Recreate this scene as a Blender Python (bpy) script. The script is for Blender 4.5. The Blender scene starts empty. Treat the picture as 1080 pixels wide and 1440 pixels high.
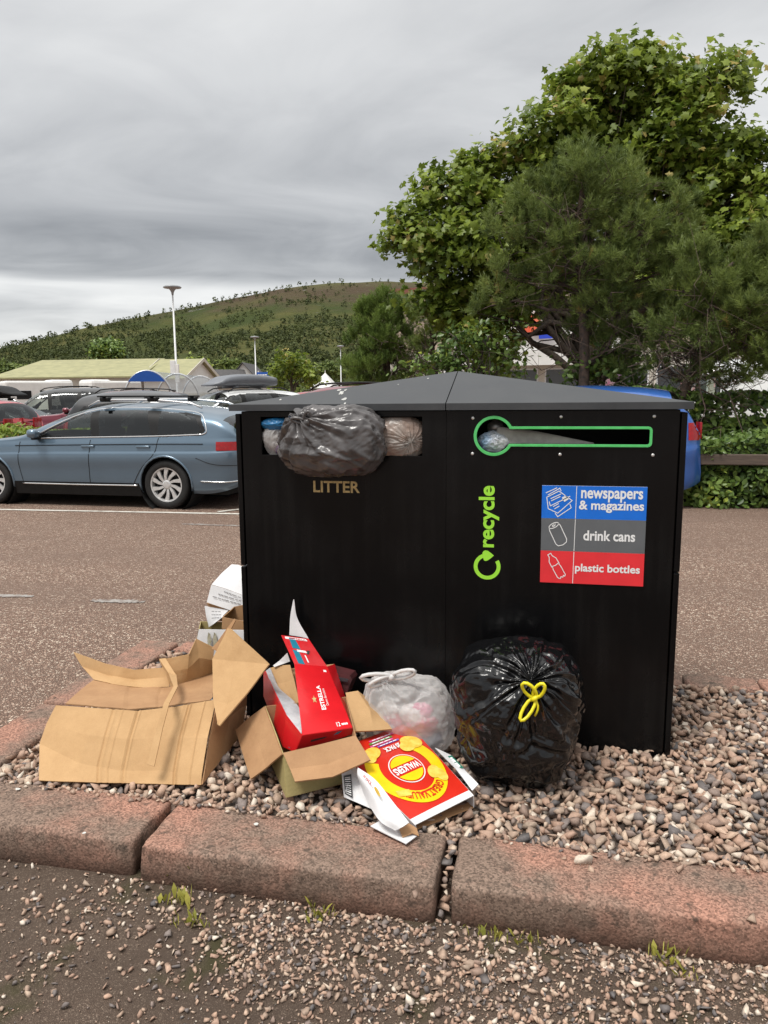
import bpy, bmesh, math, random
import numpy as np
from mathutils import Vector, Matrix, Euler
R_ = math.radians
random.seed(7)
rng = np.random.default_rng(7)
scene = bpy.context.scene
C = scene.collection

# ------------------------------------------------------------------ camera, sky, sun, exposure
FPX, CAMH, HOR = 1060.0, 1.5, 556.0             # focal length and horizon in photo pixels (1080 x 1440)
YAW, ROLL = R_(12.5), R_(0.5)
PIT = math.atan((720 - HOR) / FPX)
cF = np.array([-math.sin(YAW) * math.cos(PIT), math.cos(YAW) * math.cos(PIT), -math.sin(PIT)])
_r = np.array([math.cos(YAW), math.sin(YAW), 0.0]); _u = np.cross(_r, cF)
cR = _r * math.cos(ROLL) - _u * math.sin(ROLL); cU = np.cross(cR, cF)
cam_data = bpy.data.cameras.new('camera')
cam_data.sensor_fit = 'VERTICAL'; cam_data.sensor_height = 36.0
cam_data.lens = FPX / 1440 * 36.0
cam_data.clip_start = 0.05; cam_data.clip_end = 6000
cam = bpy.data.objects.new('camera', cam_data); C.objects.link(cam)
m = Matrix.Identity(4)
for i in range(3):
    m[i][0], m[i][1], m[i][2] = cR[i], cU[i], -cF[i]
m[2][3] = CAMH
cam.matrix_world = m
scene.camera = cam

SUN_EL, SUN_AZ = R_(64), R_(215)                # azimuth measured clockwise from +Y: behind the camera, to its left
w = bpy.data.worlds.new('World'); scene.world = w; w.use_nodes = True
nt = w.node_tree; nt.nodes.clear()
def wn(t, **k):
    n = nt.nodes.new(t)
    for a, v in k.items(): setattr(n, a, v)
    return n
def wmath(op, a, b=None, c=None):
    n = wn('ShaderNodeMath', operation=op)
    for i, v in enumerate((a, b, c)):
        if v is None: continue
        if isinstance(v, (int, float)): n.inputs[i].default_value = v
        else: nt.links.new(v, n.inputs[i])
    return n.outputs[0]
wout = wn('ShaderNodeOutputWorld'); wmix = wn('ShaderNodeMixShader')
sky = wn('ShaderNodeTexSky', sky_type='NISHITA', sun_disc=False, sun_elevation=SUN_EL, sun_rotation=SUN_AZ)
bsky = wn('ShaderNodeBackground'); bsky.inputs[1].default_value = 0.1
nt.links.new(sky.outputs[0], bsky.inputs[0])
tc = wn('ShaderNodeTexCoord'); sep = wn('ShaderNodeSeparateXYZ'); nt.links.new(tc.outputs['Generated'], sep.inputs[0])
zc = wmath('MAXIMUM', sep.outputs[2], 0.0)
den = wmath('ADD', zc, 0.10)                     # a cloud layer overhead, seen in perspective
cx = wmath('DIVIDE', sep.outputs[0], den); cy = wmath('DIVIDE', sep.outputs[1], den)
comb = wn('ShaderNodeCombineXYZ'); nt.links.new(cx, comb.inputs[0]); nt.links.new(cy, comb.inputs[1])
def wnoise(scale, detail, rough, dist, offs=(0, 0, 0), sx=1.0):
    mp = wn('ShaderNodeMapping'); mp.inputs['Location'].default_value = offs; mp.inputs['Rotation'].default_value = (0, 0, R_(-14)); mp.inputs['Scale'].default_value = (sx, 1, 1)
    nt.links.new(comb.outputs[0], mp.inputs[0])
    n = wn('ShaderNodeTexNoise'); n.inputs['Scale'].default_value = scale; n.inputs['Detail'].default_value = detail
    n.inputs['Roughness'].default_value = rough; n.inputs['Distortion'].default_value = dist
    nt.links.new(mp.outputs[0], n.inputs[0]); return n.outputs[0]
nA = wnoise(0.50, 5, .48, .6, (1.3, 4.1, 0), .8)
nB = wnoise(1.3, 6, .52, 1.0, (7.3, 2.2, 0), .8)
nC = wnoise(0.8, 3, .5, .2, (3.3, 9.2, 0), .25)
zz = wmath('ADD', zc, wmath('MULTIPLY', wmath('SUBTRACT', nC, .5), .055))
ramp = wn('ShaderNodeValToRGB'); ramp.color_ramp.interpolation = 'EASE'
els = ramp.color_ramp.elements
els[0].position = 0.0; els[0].color = (.80, .80, .80, 1)
els[1].position = 1.0; els[1].color = (1.8, 1.8, 1.8, 1)
for p_, v_ in ((.05, .70), (.09, .66), (.132, .88), (.150, .44), (.18, .42), (.23, .60), (.33, .66), (.5, .76)):
    e = els.new(p_); e.color = (v_, v_, v_, 1)
nt.links.new(zz, ramp.inputs[0])
cl = wmath('ADD', ramp.outputs[0], wmath('MULTIPLY', wmath('SUBTRACT', nA, .5), 0.80))
cl = wmath('ADD', cl, wmath('MULTIPLY', wmath('SUBTRACT', nB, .5), 0.50))
cl = wmath('MAXIMUM', cl, .22)
tint = wn('ShaderNodeMix', data_type='RGBA'); tint.inputs[6].default_value = (.955, .98, 1.03, 1); tint.inputs[7].default_value = (1.0, .995, .97, 1)
nt.links.new(cl, tint.inputs[0])
vm = wn('ShaderNodeVectorMath', operation='SCALE'); nt.links.new(tint.outputs[2], vm.inputs[0]); nt.links.new(cl, vm.inputs['Scale'])
bcl = wn('ShaderNodeBackground'); bcl.inputs[1].default_value = 0.54
nt.links.new(vm.outputs[0], bcl.inputs[0])
wmix.inputs[0].default_value = 0.93
nt.links.new(bsky.outputs[0], wmix.inputs[1]); nt.links.new(bcl.outputs[0], wmix.inputs[2]); nt.links.new(wmix.outputs[0], wout.inputs[0])

sd = bpy.data.lights.new('sun', 'SUN'); sd.energy = 1.5; sd.angle = R_(18); sd.color = (1, .965, .91)
sun = bpy.data.objects.new('sun', sd); C.objects.link(sun)
sv = Vector((math.sin(SUN_AZ) * math.cos(SUN_EL), math.cos(SUN_AZ) * math.cos(SUN_EL), math.sin(SUN_EL)))
sun.rotation_euler = (-sv).to_track_quat('-Z', 'Y').to_euler(); sun.location = (0, 0, 30)
scene.view_settings.view_transform = 'Standard'; scene.view_settings.look = 'None'
scene.view_settings.exposure = 0.95; scene.view_settings.gamma = 1.0
scene.view_settings.use_curve_mapping = False

# ------------------------------------------------------------------ pixel -> place (distance comes from ground, wall or usual size)
def ray(x, y): return cF * FPX + cR * (x - 540) + cU * (720 - y)
def G(x, y, z=0.0):
    d = ray(x, y); t = (z - CAMH) / d[2]; return Vector(d * t) + Vector((0, 0, CAMH))
def PY(x, y, Y):
    d = ray(x, y); t = Y / d[1]; return Vector(d * t) + Vector((0, 0, CAMH))
def PD(x, D, z=0.0):                             # ground point in the direction of column x at distance D
    d = ray(x, 560); h = math.hypot(d[0], d[1]); return Vector((d[0] / h * D, d[1] / h * D, z))
def PH(x, y, D):
    d = ray(x, y); h = math.hypot(d[0], d[1]); return Vector((d[0] / h * D, d[1] / h * D, CAMH + d[2] / h * D))

# ------------------------------------------------------------------ helpers
def pnoise(P, seed=0):
    P = np.asarray(P, float); i = np.floor(P).astype(np.int64); f = P - i
    u = f * f * f * (f * (f * 6 - 15) + 10)
    def g(ix, iy, iz, fx, fy, fz):
        h = (ix * 374761393 + iy * 668265263 + iz * 2147483647 + seed * 1013904223) & 0xffffffff
        h = ((h ^ (h >> 13)) * 1274126177) & 0xffffffff; h = h ^ (h >> 16)
        a = (h & 1023) / 1023. * 2 * np.pi; c = ((h >> 10) & 1023) / 1023. * 2 - 1; s = np.sqrt(1 - c * c)
        return fx * s * np.cos(a) + fy * s * np.sin(a) + fz * c
    r = 0
    for dx in (0, 1):
        for dy in (0, 1):
            for dz in (0, 1):
                wgt = (u[:, 0] if dx else 1 - u[:, 0]) * (u[:, 1] if dy else 1 - u[:, 1]) * (u[:, 2] if dz else 1 - u[:, 2])
                r = r + wgt * g(i[:, 0] + dx, i[:, 1] + dy, i[:, 2] + dz, f[:, 0] - dx, f[:, 1] - dy, f[:, 2] - dz)
    return r
def fbm(P, seed=0, octv=4, gain=.5):
    s = 0; a = 1; P = np.asarray(P, float)
    for k in range(octv):
        s = s + a * pnoise(P * 2 ** k + 17.3 * k, seed + k); a *= gain
    return s
def ridged(P, seed=0, octv=3, gain=.5):
    s = 0; a = 1; P = np.asarray(P, float)
    for k in range(octv):
        s = s + a * (1 - 2.2 * np.abs(pnoise(P * 1.9 ** k + 11.7 * k, seed + k))); a *= gain
    return s

def np_mesh(name, V, F, smooth=False, attr=None):
    """V (n,3); F (m,k) array or list of tuples"""
    me = bpy.data.meshes.new(name)
    V = np.asarray(V, np.float32)
    if isinstance(F, np.ndarray):
        n, k = F.shape
        me.vertices.add(len(V)); me.vertices.foreach_set('co', V.ravel())
        me.loops.add(n * k); me.loops.foreach_set('vertex_index', F.astype(np.int32).ravel())
        me.polygons.add(n); me.polygons.foreach_set('loop_start', np.arange(0, n * k, k, dtype=np.int32))
        me.polygons.foreach_set('loop_total', np.full(n, k, np.int32))
        me.update(calc_edges=True)
    else:
        me.from_pydata([tuple(map(float, v)) for v in V], [], F)
    if attr is not None:
        a = me.attributes.new('rnd', 'FLOAT', 'FACE'); a.data.foreach_set('value', np.asarray(attr, np.float32))
    if smooth: me.polygons.foreach_set('use_smooth', np.ones(len(me.polygons), bool))
    me.validate(); me.update()
    return me
def link(name, me, mat=None, parent=None, world=True):
    o = bpy.data.objects.new(name, me); C.objects.link(o)
    if mat is not None and me is not None and not me.materials: me.materials.append(mat)
    if parent is not None:
        o.parent = parent
        if world: o.matrix_parent_inverse = parent.matrix_basis.inverted()
    return o
def tag(o, label=None, cat=None, group=None, kind=None):
    if label: o['label'] = label
    if cat: o['category'] = cat
    if group: o['group'] = group
    if kind: o['kind'] = kind
    return o
def thing(name, label, cat, loc=(0, 0, 0), rz=0, group=None, scale=1):
    o = bpy.data.objects.new(name, None); C.objects.link(o); o.empty_display_size = .1
    o.location = loc; o.rotation_euler = (0, 0, rz); o.scale = (scale,) * 3
    o.matrix_basis = Matrix.LocRotScale(Vector(loc), Euler((0, 0, rz)), Vector((scale,) * 3))
    return tag(o, label, cat, group)
def copy_tree(o, parent=None):
    c = o.copy(); C.objects.link(c)
    if parent is not None: c.parent = parent
    for ch in list(o.children): copy_tree(ch, c)
    return c

class MB:
    """collects shapes; build() links them as ONE mesh object"""
    def __init__(s): s.v = []; s.f = []
    def add(s, V, F):
        b = len(s.v); s.v += [tuple(map(float, v)) for v in V]; s.f += [tuple(int(i) + b for i in f) for f in F]; return s
    def box(s, x0, x1, y0, y1, z0, z1, b=0.0):
        bm = bmesh.new(); bmesh.ops.create_cube(bm, size=1)
        for v in bm.verts: v.co = Vector(((x0 + x1) / 2 + v.co.x * (x1 - x0), (y0 + y1) / 2 + v.co.y * (y1 - y0), (z0 + z1) / 2 + v.co.z * (z1 - z0)))
        if b > 0: bmesh.ops.bevel(bm, geom=bm.edges[:], offset=b, segments=2, affect='EDGES', profile=.5)
        bm.verts.index_update(); s.add([v.co for v in bm.verts], [[v.index for v in f.verts] for f in bm.faces]); bm.free(); return s
    def obox(s, c, ax, ay, az, b=0.0):           # oriented box: centre and three half-axis vectors
        c, ax, ay, az = map(Vector, (c, ax, ay, az)); m = MB().box(-1, 1, -1, 1, -1, 1)
        if b: m = MB().box(-1, 1, -1, 1, -1, 1, b)
        return s.add([c + ax * v[0] + ay * v[1] + az * v[2] for v in m.v], m.f)
    def tube(s, pts, r, n=8, cap=True):
        pts = [Vector(p) for p in pts]; rs = r if isinstance(r, (list, tuple)) else [r] * len(pts)
        V = []; F = []; up = None
        for i, p in enumerate(pts):
            d = (pts[min(i + 1, len(pts) - 1)] - pts[max(i - 1, 0)]).normalized()
            if up is None: up = d.orthogonal().normalized()
            up = (up - d * up.dot(d)); up = up.normalized() if up.length > 1e-6 else d.orthogonal().normalized()
            sd_ = d.cross(up)
            for k in range(n):
                a = 2 * math.pi * k / n; V.append(p + (up * math.cos(a) + sd_ * math.sin(a)) * rs[i])
        for i in range(len(pts) - 1):
            for k in range(n): F.append((i * n + k, i * n + (k + 1) % n, (i + 1) * n + (k + 1) % n, (i + 1) * n + k))
        if cap: F.append(tuple(range(n))[::-1]); F.append(tuple((len(pts) - 1) * n + k for k in range(n)))
        return s.add(V, F)
    def lathe(s, prof, n=24, origin=(0, 0, 0), axis='Z', cap=True):
        V = []; F = []; ox, oy, oz = origin
        for r, h in prof:
            for k in range(n):
                a = 2 * math.pi * k / n; c_, s_ = r * math.cos(a), r * math.sin(a)
                V.append({'Z': (ox + c_, oy + s_, oz + h), 'Y': (ox + c_, oy + h, oz + s_), 'X': (ox + h, oy + c_, oz + s_)}[axis])
        for i in range(len(prof) - 1):
            for k in range(n): F.append((i * n + k, i * n + (k + 1) % n, (i + 1) * n + (k + 1) % n, (i + 1) * n + k))
        if cap:
            F.append(tuple(range(n))[::-1]); F.append(tuple((len(prof) - 1) * n + k for k in range(n)))
        return s.add(V, F)
    def prism(s, poly, d):                       # 3D polygon extruded by vector d
        n = len(poly); d = Vector(d); P = [Vector(p) for p in poly]
        return s.add(P + [p + d for p in P], [tuple(range(n))[::-1], tuple(range(n, 2 * n))] + [(i, (i + 1) % n, n + (i + 1) % n, n + i) for i in range(n)])
    def build(s, name, mat, parent=None, smooth=False, world=True):
        me = np_mesh(name, s.v, s.f, smooth)
        bm = bmesh.new(); bm.from_mesh(me); bmesh.ops.recalc_face_normals(bm, faces=bm.faces); bm.to_mesh(me); bm.free()
        return link(name, me, mat, parent, world)

def shape2d(loops, depth=0.0, bevel=0.0):
    """filled flat outline (first loop outer, the others holes) -> verts, faces; extruded to +-depth/2"""
    cu = bpy.data.curves.new('s', 'CURVE'); cu.dimensions = '2D'; cu.fill_mode = 'BOTH'; cu.extrude = depth / 2; cu.bevel_depth = bevel; cu.bevel_resolution = 1
    for lp in loops:
        sp = cu.splines.new('POLY'); sp.points.add(len(lp) - 1); sp.use_cyclic_u = True
        for p, q in zip(sp.points, lp): p.co = (q[0], q[1], 0, 1)
    o = bpy.data.objects.new('s', cu); me = bpy.data.meshes.new_from_object(o)
    V = [v.co.copy() for v in me.vertices]; F = [tuple(p.vertices) for p in me.polygons]
    bpy.data.objects.remove(o); bpy.data.meshes.remove(me); bpy.data.curves.remove(cu); return V, F
def text2d(s, bold=0.0, depth=0.0, space=1.0):
    cu = bpy.data.curves.new('t', 'FONT'); cu.body = s; cu.offset = bold; cu.extrude = depth / 2; cu.align_x = 'CENTER'; cu.align_y = 'BOTTOM_BASELINE'; cu.space_character = space; cu.resolution_u = 4
    o = bpy.data.objects.new('t', cu); me = bpy.data.meshes.new_from_object(o)
    V = np.array([v.co[:] for v in me.vertices]); F = [tuple(p.vertices) for p in me.polygons]
    bpy.data.objects.remove(o); bpy.data.meshes.remove(me); bpy.data.curves.remove(cu); return V, F
def fit_text(s, x0, x1, y0, y1, bold=0.0, space=1.0):
    V, F = text2d(s, bold, 0, space); a = V.min(0); b = V.max(0)
    V[:, 0] = x0 + (V[:, 0] - a[0]) / (b[0] - a[0]) * (x1 - x0); V[:, 1] = y0 + (V[:, 1] - a[1]) / (b[1] - a[1]) * (y1 - y0)
    return V, F
def strokes(lines, wd):
    """polylines -> flat ribbons in 2D"""
    V = []; F = []
    for ln in lines:
        P = [np.array(p, float) for p in ln]; b = len(V); closed = np.allclose(P[0], P[-1]) and len(P) > 2
        n = len(P)
        for i in range(n):
            p0 = P[i - 1] if i > 0 else (P[-2] if closed else P[0]); p1 = P[i + 1] if i < n - 1 else (P[1] if closed else P[-1])
            d0 = P[i] - p0; d1 = p1 - P[i]
            d0 = d0 / (np.linalg.norm(d0) + 1e-9); d1 = d1 / (np.linalg.norm(d1) + 1e-9)
            t = d0 + d1; t = t / (np.linalg.norm(t) + 1e-9); nn = np.array([-t[1], t[0]])
            if i in (0, n - 1) and not closed:
                t = d1 if i == 0 else d0; nn = np.array([-t[1], t[0]])
            cs = max(.45, abs(nn @ np.array([-d1[1], d1[0]])) if np.linalg.norm(d1) > .1 else 1)
            V += [tuple(P[i] + nn * wd / 2 / cs) + (0,), tuple(P[i] - nn * wd / 2 / cs) + (0,)]
        F += [(b + 2 * i, b + 2 * i + 1, b + 2 * i + 3, b + 2 * i + 2) for i in range(n - 1)]
    return V, F
def circ(cx, cy, r, n=40, a0=0, a1=360, ry=None):
    ry = ry or r
    full = abs(a1 - a0) >= 360
    return [(cx + r * math.cos(R_(a0 + (a1 - a0) * i / (n if full else n - 1))), cy + ry * math.sin(R_(a0 + (a1 - a0) * i / (n if full else n - 1)))) for i in range(n)]
def decal(name, VF, fn, mat, parent):
    """flat print: 2D outline carried onto a surface by fn(u, v) -> 3D"""
    V, F = VF
    return link(name, np_mesh(name, [fn(v[0], v[1]) for v in V], F), mat, parent)
def cr(P, n):
    """Catmull-Rom resample of a polyline of vectors to n points"""
    P = np.array([list(p) for p in P], float)
    if len(P) == 2: return [P[0] + (P[1] - P[0]) * t for t in np.linspace(0, 1, n)]
    Q = np.vstack([2 * P[0] - P[1], P, 2 * P[-1] - P[-2]]); out = []
    for t in np.linspace(0, len(P) - 1, n):
        i = min(int(t), len(P) - 2); u = t - i; a, b, c, d = Q[i], Q[i + 1], Q[i + 2], Q[i + 3]
        out.append(.5 * ((2 * b) + (c - a) * u + (2 * a - 5 * b + 4 * c - d) * u * u + (3 * b - a - 3 * c + d) * u ** 3))
    return out
def sheet(rows, nu=16, nv=10, th=.004, lin=False, wob=.0, seed=0):
    """a bent board: rows of edge points -> closed slab with thickness th (MB)"""
    def pl(P, n):                                # straight edges between the given points, creased where they meet
        P = np.array([list(p) for p in P], float); T = np.linspace(0, len(P) - 1, n); i = np.minimum(T.astype(int), len(P) - 2); return list(P[i] + (P[i + 1] - P[i]) * (T - i)[:, None])
    if lin:
        k_ = len(rows[0]) - 1; nu = k_ * max(1, round((nu - 1) / k_)) + 1; k_ = len(rows) - 1; nv = k_ * max(1, round((nv - 1) / k_)) + 1
    f_ = pl if lin else cr
    g = [f_(r, nu) for r in rows]
    grid = np.array([f_([g[k][i] for k in range(len(g))], nv) for i in range(nu)])       # nu, nv, 3
    du = np.gradient(grid, axis=0); dv = np.gradient(grid, axis=1); N = np.cross(du, dv); N /= (np.linalg.norm(N, axis=2, keepdims=True) + 1e-9)
    if wob: grid = grid + N * (wob * fbm(grid.reshape(-1, 3) * 9, seed, 3)).reshape(nu, nv, 1)
    A = grid + N * th / 2; B = grid - N * th / 2
    V = np.vstack([A.reshape(-1, 3), B.reshape(-1, 3)]); o = nu * nv; F = []
    I = lambda i, j: i * nv + j
    for i in range(nu - 1):
        for j in range(nv - 1):
            F.append((I(i, j), I(i + 1, j), I(i + 1, j + 1), I(i, j + 1))); F.append((o + I(i, j), o + I(i, j + 1), o + I(i + 1, j + 1), o + I(i + 1, j)))
    for i in range(nu - 1):
        F.append((I(i, 0), o + I(i, 0), o + I(i + 1, 0), I(i + 1, 0))); F.append((I(i, nv - 1), I(i + 1, nv - 1), o + I(i + 1, nv - 1), o + I(i, nv - 1)))
    for j in range(nv - 1):
        F.append((I(0, j), I(0, j + 1), o + I(0, j + 1), o + I(0, j))); F.append((I(nu - 1, j), o + I(nu - 1, j), o + I(nu - 1, j + 1), I(nu - 1, j + 1)))
    mb_ = MB().add(V, F); mb_.grid = (nu, nv); return mb_

# ------------------------------------------------------------------ materials
def nodes(mat):
    mat.use_nodes = True; t = mat.node_tree; return t, t.nodes.get('Principled BSDF'), t.nodes.get('Material Output')
def setc(n, s, c): n.inputs[s].default_value = (*c, 1) if len(c) == 3 else c
_M = {}
def pm(name, col, rough=.6, metal=0.0, col2=None, scale=6.0, detail=4, contrast=(.35, .65), bump=0.0, bscale=60.0, bdist=.002, spec=None, coat=0.0, stretch=None, rnd=0.0, rough2=None, coord='Object', vor=False):
    """procedural surface: two base colours mixed by noise, optional fine relief"""
    if name in _M: return _M[name]
    ma = bpy.data.materials.new(name); t, b, o = nodes(ma); L = t.links.new
    setc(b, 'Base Color', col); b.inputs['Roughness'].default_value = rough; b.inputs['Metallic'].default_value = metal
    if spec is not None: b.inputs['Specular IOR Level'].default_value = spec
    if coat: b.inputs['Coat Weight'].default_value = coat; b.inputs['Coat Roughness'].default_value = .04
    tcn = t.nodes.new('ShaderNodeTexCoord'); src = tcn.outputs[coord]
    if stretch:
        mp = t.nodes.new('ShaderNodeMapping'); mp.inputs['Scale'].default_value = stretch; L(src, mp.inputs[0]); src = mp.outputs[0]
    if col2 is not None:
        n = t.nodes.new('ShaderNodeTexNoise'); n.inputs['Scale'].default_value = scale; n.inputs['Detail'].default_value = detail; n.inputs['Roughness'].default_value = .62; L(src, n.inputs[0])
        mr = t.nodes.new('ShaderNodeMapRange'); mr.inputs[1].default_value = contrast[0]; mr.inputs[2].default_value = contrast[1]; L(n.outputs[0], mr.inputs[0])
        mx = t.nodes.new('ShaderNodeMix'); mx.data_type = 'RGBA'; setc(mx, 6, col); setc(mx, 7, col2); L(mr.outputs[0], mx.inputs[0]); L(mx.outputs[2], b.inputs['Base Color'])
        if rough2 is not None:
            m2 = t.nodes.new('ShaderNodeMapRange'); m2.inputs[3].default_value = rough; m2.inputs[4].default_value = rough2; L(mr.outputs[0], m2.inputs[0]); L(m2.outputs[0], b.inputs['Roughness'])
    if rnd:
        at = t.nodes.new('ShaderNodeAttribute'); at.attribute_name = 'rnd'
        hs = t.nodes.new('ShaderNodeHueSaturation'); m3 = t.nodes.new('ShaderNodeMapRange'); m3.inputs[3].default_value = 1 - rnd; m3.inputs[4].default_value = 1 + rnd
        L(at.outputs['Fac'], m3.inputs[0]); L(m3.outputs[0], hs.inputs['Value'])
        if col2 is not None: L(mx.outputs[2], hs.inputs['Color'])
        else: setc(hs, 'Color', col)
        L(hs.outputs[0], b.inputs['Base Color'])
    if bump:
        n2 = t.nodes.new('ShaderNodeTexVoronoi' if vor else 'ShaderNodeTexNoise'); n2.inputs['Scale'].default_value = bscale
        if not vor: n2.inputs['Detail'].default_value = 5
        L(src, n2.inputs[0])
        bp = t.nodes.new('ShaderNodeBump'); bp.inputs['Strength'].default_value = bump; bp.inputs['Distance'].default_value = bdist; L(n2.outputs[0], bp.inputs['Height']); L(bp.outputs[0], b.inputs['Normal'])
    _M[name] = ma; return ma
def leafmat(name, c0, c1, c2=None, trans=.3, rough=.5):
    """leaf colours vary leaf by leaf (face attribute rnd)"""
    ma = bpy.data.materials.new(name); t, b, o = nodes(ma); L = t.links.new
    at = t.nodes.new('ShaderNodeAttribute'); at.attribute_name = 'rnd'
    rp = t.nodes.new('ShaderNodeValToRGB'); e = rp.color_ramp.elements; e[0].color = (*c0, 1); e[1].color = (*c1, 1); e[1].position = .9 if c2 else 1.0
    if c2: q = e.new(1.0); q.color = (*c2, 1); e[1].position = .93
    L(at.outputs['Fac'], rp.inputs[0]); L(rp.outputs[0], b.inputs['Base Color']); b.inputs['Roughness'].default_value = rough
    b.inputs['Specular IOR Level'].default_value = .35
    tr = t.nodes.new('ShaderNodeBsdfTranslucent'); L(rp.outputs[0], tr.inputs[0]); mx = t.nodes.new('ShaderNodeMixShader'); mx.inputs[0].default_value = trans
    L(b.outputs[0], mx.inputs[1]); L(tr.outputs[0], mx.inputs[2]); L(mx.outputs[0], o.inputs[0]); return ma
def glassmat(name, tint, gl=1.0, rough=.02):
    """tinted car or house glass: see-through with a mirror-like skin"""
    ma = bpy.data.materials.new(name); t, b, o = nodes(ma); L = t.links.new; t.nodes.remove(b)
    tr = t.nodes.new('ShaderNodeBsdfTransparent'); setc(tr, 0, tint); g = t.nodes.new('ShaderNodeBsdfGlossy'); g.inputs['Roughness'].default_value = rough; setc(g, 0, (.95, .98, 1))
    lw = t.nodes.new('ShaderNodeLayerWeight'); lw.inputs[0].default_value = .5; fr = t.nodes.new('ShaderNodeMath'); fr.operation = 'POWER'; fr.inputs[1].default_value = 3.5; L(lw.outputs['Facing'], fr.inputs[0]); mu = t.nodes.new('ShaderNodeMath'); mu.operation = 'MULTIPLY_ADD'; mu.inputs[1].default_value = .75 * gl; mu.inputs[2].default_value = .05
    mx = t.nodes.new('ShaderNodeMixShader'); L(fr.outputs[0], mu.inputs[0]); L(mu.outputs[0], mx.inputs[0]); L(tr.outputs[0], mx.inputs[1]); L(g.outputs[0], mx.inputs[2]); L(mx.outputs[0], o.inputs[0]); return ma
def asphaltmat(name, base, chipA, chipB, dirt, sc=95.0, bump=.6, dirtscale=.9, moss=False, streak=1.0, edge=.42):
    """stone chippings bound in tar: cells of different colour, recessed joints, big soft stains"""
    ma = bpy.data.materials.new(name); t, b, o = nodes(ma); L = t.links.new; N = t.nodes.new
    tcn = N('ShaderNodeTexCoord'); v = N('ShaderNodeTexVoronoi'); v.inputs['Scale'].default_value = sc; L(tcn.outputs['Object'], v.inputs[0])
    ve = N('ShaderNodeTexVoronoi'); ve.feature = 'DISTANCE_TO_EDGE'; ve.inputs['Scale'].default_value = sc; L(tcn.outputs['Object'], ve.inputs[0])
    sp = N('ShaderNodeSeparateColor'); L(v.outputs['Color'], sp.inputs[0])
    rp = N('ShaderNodeValToRGB'); e = rp.color_ramp.elements; e[0].color = (*base, 1); e[1].color = (*chipB, 1); e.new(.45).color = (*[x * 1.25 for x in base], 1); e.new(.75).color = (*chipA, 1); L(sp.outputs[0], rp.inputs[0])
    ed = N('ShaderNodeMapRange'); ed.inputs[1].default_value = .02; ed.inputs[2].default_value = .16; L(ve.outputs[0], ed.inputs[0])
    mx = N('ShaderNodeMix'); mx.data_type = 'RGBA'; setc(mx, 6, [x * edge for x in base]); L(ed.outputs[0], mx.inputs[0]); L(rp.outputs[0], mx.inputs[7])
    n = N('ShaderNodeTexNoise'); n.inputs['Scale'].default_value = dirtscale; n.inputs['Detail'].default_value = 6; n.inputs['Roughness'].default_value = .65; mpd = N('ShaderNodeMapping'); mpd.inputs['Scale'].default_value = (streak, 1, 1); L(tcn.outputs['Object'], mpd.inputs[0]); L(mpd.outputs[0], n.inputs[0])
    mr = N('ShaderNodeMapRange'); mr.inputs[1].default_value = .42; mr.inputs[2].default_value = .68; mr.inputs[4].default_value = .75; L(n.outputs[0], mr.inputs[0])
    m2 = N('ShaderNodeMix'); m2.data_type = 'RGBA'; L(mr.outputs[0], m2.inputs[0]); L(mx.outputs[2], m2.inputs[6]); setc(m2, 7, dirt); last = m2.outputs[2]
    if moss:
        n3 = N('ShaderNodeTexNoise'); n3.inputs['Scale'].default_value = 5; n3.inputs['Detail'].default_value = 7; L(tcn.outputs['Object'], n3.inputs[0])
        r3 = N('ShaderNodeMapRange'); r3.inputs[1].default_value = .56; r3.inputs[2].default_value = .70; r3.inputs[4].default_value = .8; L(n3.outputs[0], r3.inputs[0])
        m3 = N('ShaderNodeMix'); m3.data_type = 'RGBA'; L(r3.outputs[0], m3.inputs[0]); L(last, m3.inputs[6]); setc(m3, 7, (.045, .042, .014)); last = m3.outputs[2]
    L(last, b.inputs['Base Color']); b.inputs['Roughness'].default_value = .8; b.inputs['Specular IOR Level'].default_value = .3
    bp = N('ShaderNodeBump'); bp.inputs['Strength'].default_value = bump; bp.inputs['Distance'].default_value = .004; L(ed.outputs[0], bp.inputs['Height']); L(bp.outputs[0], b.inputs['Normal'])
    return ma
# ================================================================== SETTING
M_asph = asphaltmat('red_asphalt', (.215, .136, .100), (.44, .30, .225), (.72, .60, .48), (.175, .118, .090), sc=85, bump=.9, dirtscale=.8, streak=.22)
ground = link('car_park', np_mesh('car_park', [(-3000, -3000, 0), (3000, -3000, 0), (3000, 3000, 0), (-3000, 3000, 0)], [(0, 1, 2, 3)]), M_asph)
tag(ground, kind='structure')
# dirt-covered strip along the near kerb
gx, gy = np.meshgrid(np.linspace(-4, 3, 141), np.linspace(-.6, 1.99, 53), indexing='ij')
gz = .006 + .006 * fbm(np.stack([gx.ravel() * 2.1, gy.ravel() * 2.1, gx.ravel() * 0], 1), 3).reshape(gx.shape)
gz = np.maximum(gz, .0045)
gv = np.stack([gx, gy, gz], -1).reshape(-1, 3); ii = np.arange(140 * 52); a_ = (ii // 52) * 53 + ii % 52
dirt = link('dirt_strip', np_mesh('dirt_strip', gv, np.stack([a_, a_ + 53, a_ + 54, a_ + 1], 1), True),
            asphaltmat('dirty_tarmac', (.092, .064, .047), (.125, .090, .068), (.22, .165, .125), (.058, .040, .029), sc=230, bump=.6, dirtscale=1.6, moss=True, edge=.75))
tag(dirt, kind='structure')

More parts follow.
